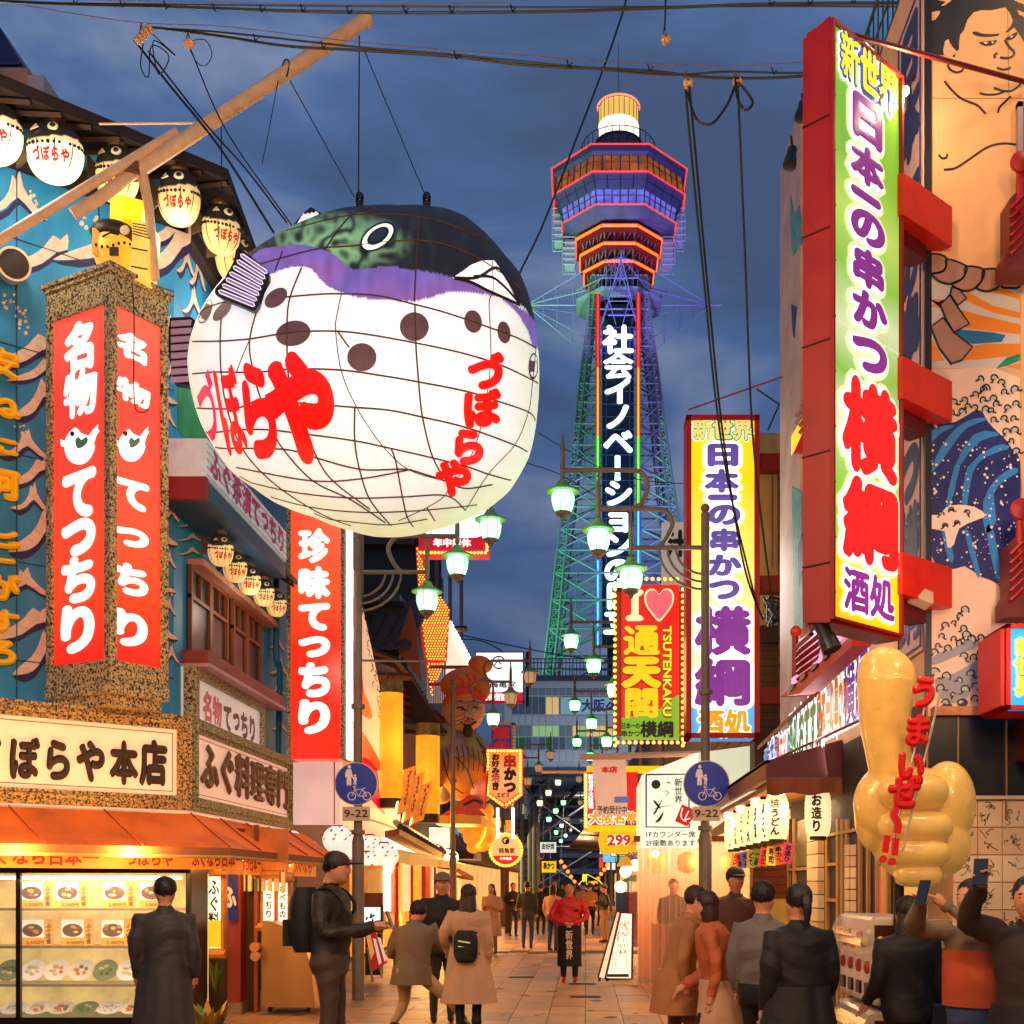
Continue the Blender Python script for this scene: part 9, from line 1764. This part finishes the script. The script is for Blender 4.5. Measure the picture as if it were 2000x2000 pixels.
Y = 13.9;person('man in cap and open black jacket facing the camera behind the long haired woman',Xu(864,Y),Y,1.74,R(8),blk,M('trouser_grey',(80,72,66),.7),{'wrR': (.2,-.16,.95)},1.22,hat=(M('cap_plaid',(110,95,78),.7,noise=.5,ns=30),1))
Y = 12.9;p = person('woman with long brown hair and pale coat seen from behind beside the capped man',Xu(915,Y),Y,1.6,R(176),beige,blk,{'wrR': (.28,-.12,.98),'elR': (.28,.06,1.16)},1.25,hair='long',hc=hairb,coat=(beige,1.02,.36,.16));bag('black backpack with pale reflective strips on the long haired woman',p[1],p[3],blk,.13,.17,1.03,.09,True)
Y = 19.6;p = person('man in red jacket and black apron with clasped hands in the middle of the street',Xu(1112,Y),Y,1.66,R(0),redj,blk,{'elL': (-.3,-.02,1.14),'elR': (.3,-.02,1.14),'wrL': (-.07,-.22,1.03),'wrR': (.07,-.22,1.03)},1.2,shoes=M('shoe_red',(190,20,18),.5));q = MB();W = p[1]
loft(q,[(W((0,0,z)),.2,.16,V((1,0,0)),V((0,1,0))) for z in (.98,.6,.28)]);q.build('apron',M('apron_black',(16,12,12),.7),p[0],smooth=True)
q = MB();f = FF(Y - .17);f.text(q,'新世界',(W((0,0,0)).x - .06,.38,W((0,0,0)).x + .06,.86),vert=True,bold=.05,d=.0);q.build('apron_lettering',M('apron_w',(225,200,170),.6),p[0]);q = MB();f.box(q,Xu(1112,Y) + .07,1.16,Xu(1112,Y) + .15,1.2,0.02,.03);q.build('badge',blk,p[0])
Y = 30;person('man in dark green jacket and jeans walking away left of the man in red',Xu(1030,Y),Y,1.68,R(172),M('jacket_green',(52,58,46),.7),jeans,{'knL': (-.1,-.08,.5),'wrR': (.32,-.2,1.05)},1.2,vx=.022)
Y = 29;person('woman with black hair in pale top and jeans just left of the man in red',Xu(1080,Y),Y,1.6,R(150),M('top_peach',(225,170,130),.7),jeans,{},1.2,hair='bob',vx=.022)
Y = 27.5;person('woman in beige coat with long hair holding a phone by the round sign post',Xu(960,Y),Y,1.62,R(-20),beige,M('trouser_tan',(140,110,85),.7),{'wrR': (.08,-.26,1.2),'wrL': (-.08,-.26,1.2)},1.2,hair='long',coat=(beige,1.0,.45,.1),vx=.022)
Y = 37;person('person in black leaning with crossed arms beside the round sign post',Xu(1002,Y),Y,1.66,R(20),blk,M('trouser_dg',(48,44,42),.7),{'wrL': (.06,-.2,1.18),'wrR': (-.06,-.2,1.18)},1.2,vx=.025)
Y = 33;person('man in black quilted jacket and khaki trousers facing left near the stall',Xu(1180,Y),Y,1.62,R(-75),M('quilt',(26,28,30),.5,bump=.8,bs=4),M('khaki2',(150,120,80),.7),{'wrL': (-.05,-.28,1.2),'wrR': (.05,-.28,1.22)},1.2,hat=(M('cap_camo',(90,85,50),.7,noise=.5,ns=30),1),vx=.022)
for lb,u,Y,H,c,l,rz in (('man in a pale cap far up the street between two groups',1084,42,1.78,olive,blk,0),('person in black far up the street left of centre',1056,38,1.62,blk,blk,170),('person in an orange brown coat right of the man in red',1152,38,1.66,tan,blk,175),('woman with long hair right of the red jacket, farther back',1138,44,1.62,beige,blk,10),('dark dressed person behind the orange brown coat',1164,46,1.66,blk,jeans,160),('small distant person near the glowing lanterns',1098,55,1.65,charc,blk,0),('small distant person at the left of the far crowd',1070,60,1.7,blk,blk,180),('small distant person at the right of the far crowd',1122,64,1.66,taupe,blk,0)):
 person(lb,Xu(u,Y),Y,H,R(rz),c,l,{'knL': (-.1,-.1,.5)},1.2,hair='long' if 'long hair' in lb else 'short',vx=.03)
Y = 9.6;p = person('figure in a tan hooded coat leaning forward in front of the right lamp post',Xu(1318,Y),Y,1.62,R(100),tan,M('trouser_rust',(120,58,34),.7),{'wrR': (.12,-.30,.95),'elR': (.28,-.1,1.1),'knL': (-.1,-.12,.5),'anL': (-.1,-.16,.09),'anR': (.1,.24,.11)},1.25,lean=R(16),coat=(tan,1.0,.62,.14),hc=hairb)
Y = 9.0;p = person('woman in an orange brown jacket walking right, beside the tan coat',Xu(1408,Y),Y,1.56,R(-105),rust_,blk,{'wrL': (-.2,-.34,.98),'elL': (-.28,-.05,1.13),'knR': (.1,-.16,.5),'anR': (.1,-.1,.09)},1.25,lean=R(10),hair='bob',hc=hairb,coat=(beige,1.0,.58,.14))
Y = 12.3;person('man with a dark flat cap facing the camera below the paper lanterns',Xu(1436,Y),Y,1.78,R(10),M('shirt_brn',(90,55,42),.7),blk,{},1.25,hat=(M('cap_dk',(46,34,28),.7),1))
Y = 7.6;person('woman in a black coat with tied black hair in the right foreground',Xu(1560,Y),Y,1.60,R(195),blk,blk,{'wrL': (-.25,-.1,.95)},1.3,hair='tail',coat=(blk,1.05,.4,.2));Y = 8.6;person('person in a grey jacket just behind the woman in black',Xu(1490,Y),Y,1.62,R(150),M('jacket_grey',(105,98,95),.7,bump=.4,bs=10),blk,{},1.2)
Y = 7.3;p = person('woman in a khaki jacket raising a phone with both hands at the right',Xu(1900,Y),Y,1.62,R(-55),taupe,jeans,{'elL': (-.30,-.2,1.44),'wrL': (-.13,-.36,1.62),'elR': (.28,-.2,1.4),'wrR': (.08,-.38,1.60),'hd': (0,-.03,1.63)},1.2);W = p[1];phone('phone raised by the woman in the khaki jacket',W((-.02,-.48,1.68)),R(-55));q = MB();loft(q,[(W((0,0,z)),.2,.155,p[4]((1,0,0)),p[4]((0,1,0))) for z in (1.3,1.0,.93)]);q.build('sweater',M('sweater_or',(190,80,40),.7),p[0],smooth=True)
Y = 6.6;p = person('dark figure at the right edge lifting a phone overhead',Xu(2010,Y),Y,1.64,R(-30),M('coat_dbrn',(44,28,22),.7),blk,{'elL': (-.32,-.15,1.5),'wrL': (-.22,-.3,1.7)},1.25,coat=(blk,1.0,.5,.15));phone('phone lifted by the dark figure at the right edge',p[1]((-.2,-.38,1.78)),R(-30))
Y = 7.9;p = person('woman in black with long dark hair under the thumbs up hand',Xu(1772,Y),Y,1.52,R(185),blk,blk,{'wrR': (.3,-.05,.95)},1.3,hair='long');c = p[1]((-.34,0,.82));t = thing('shoulder_bag','dark shoulder bag carried by the woman in black under the thumb','bag',c);q = MB();q.rbox(c,(.16,.06,.11),R(10));q.build('bag',M('bag_navy',(28,34,42),.5),t,bevel=.02);q = MB();q.tube(cat([c + V((-.12,0,.1)),c + V((0,0,.35)),c + V((.12,0,.1))],4),.01,5);q.build('strap',blk,t)
# unseen lamp posts added beside and behind the viewpoint to light the foreground
for k,(x,y,s) in enumerate(((LX - .6,5.2,1),(3.6,1.5,-1),(-3.4,-4,1))):
 t = lamp_post(['added fill lamp post just outside the left edge of the view','added fill lamp post behind the viewpoint on the right','added fill lamp post behind the viewpoint on the left'][k],x,y,s,(2,2,2))
 for a,z in ((.96,5.77),(1.38,6.27),(1.84,6.77)): lamp('added_fill_bulb','POINT',(x + s * a,y,z - .62),265,(1,.62,.3),.12)
bpy.data.scenes.remove(GSC)
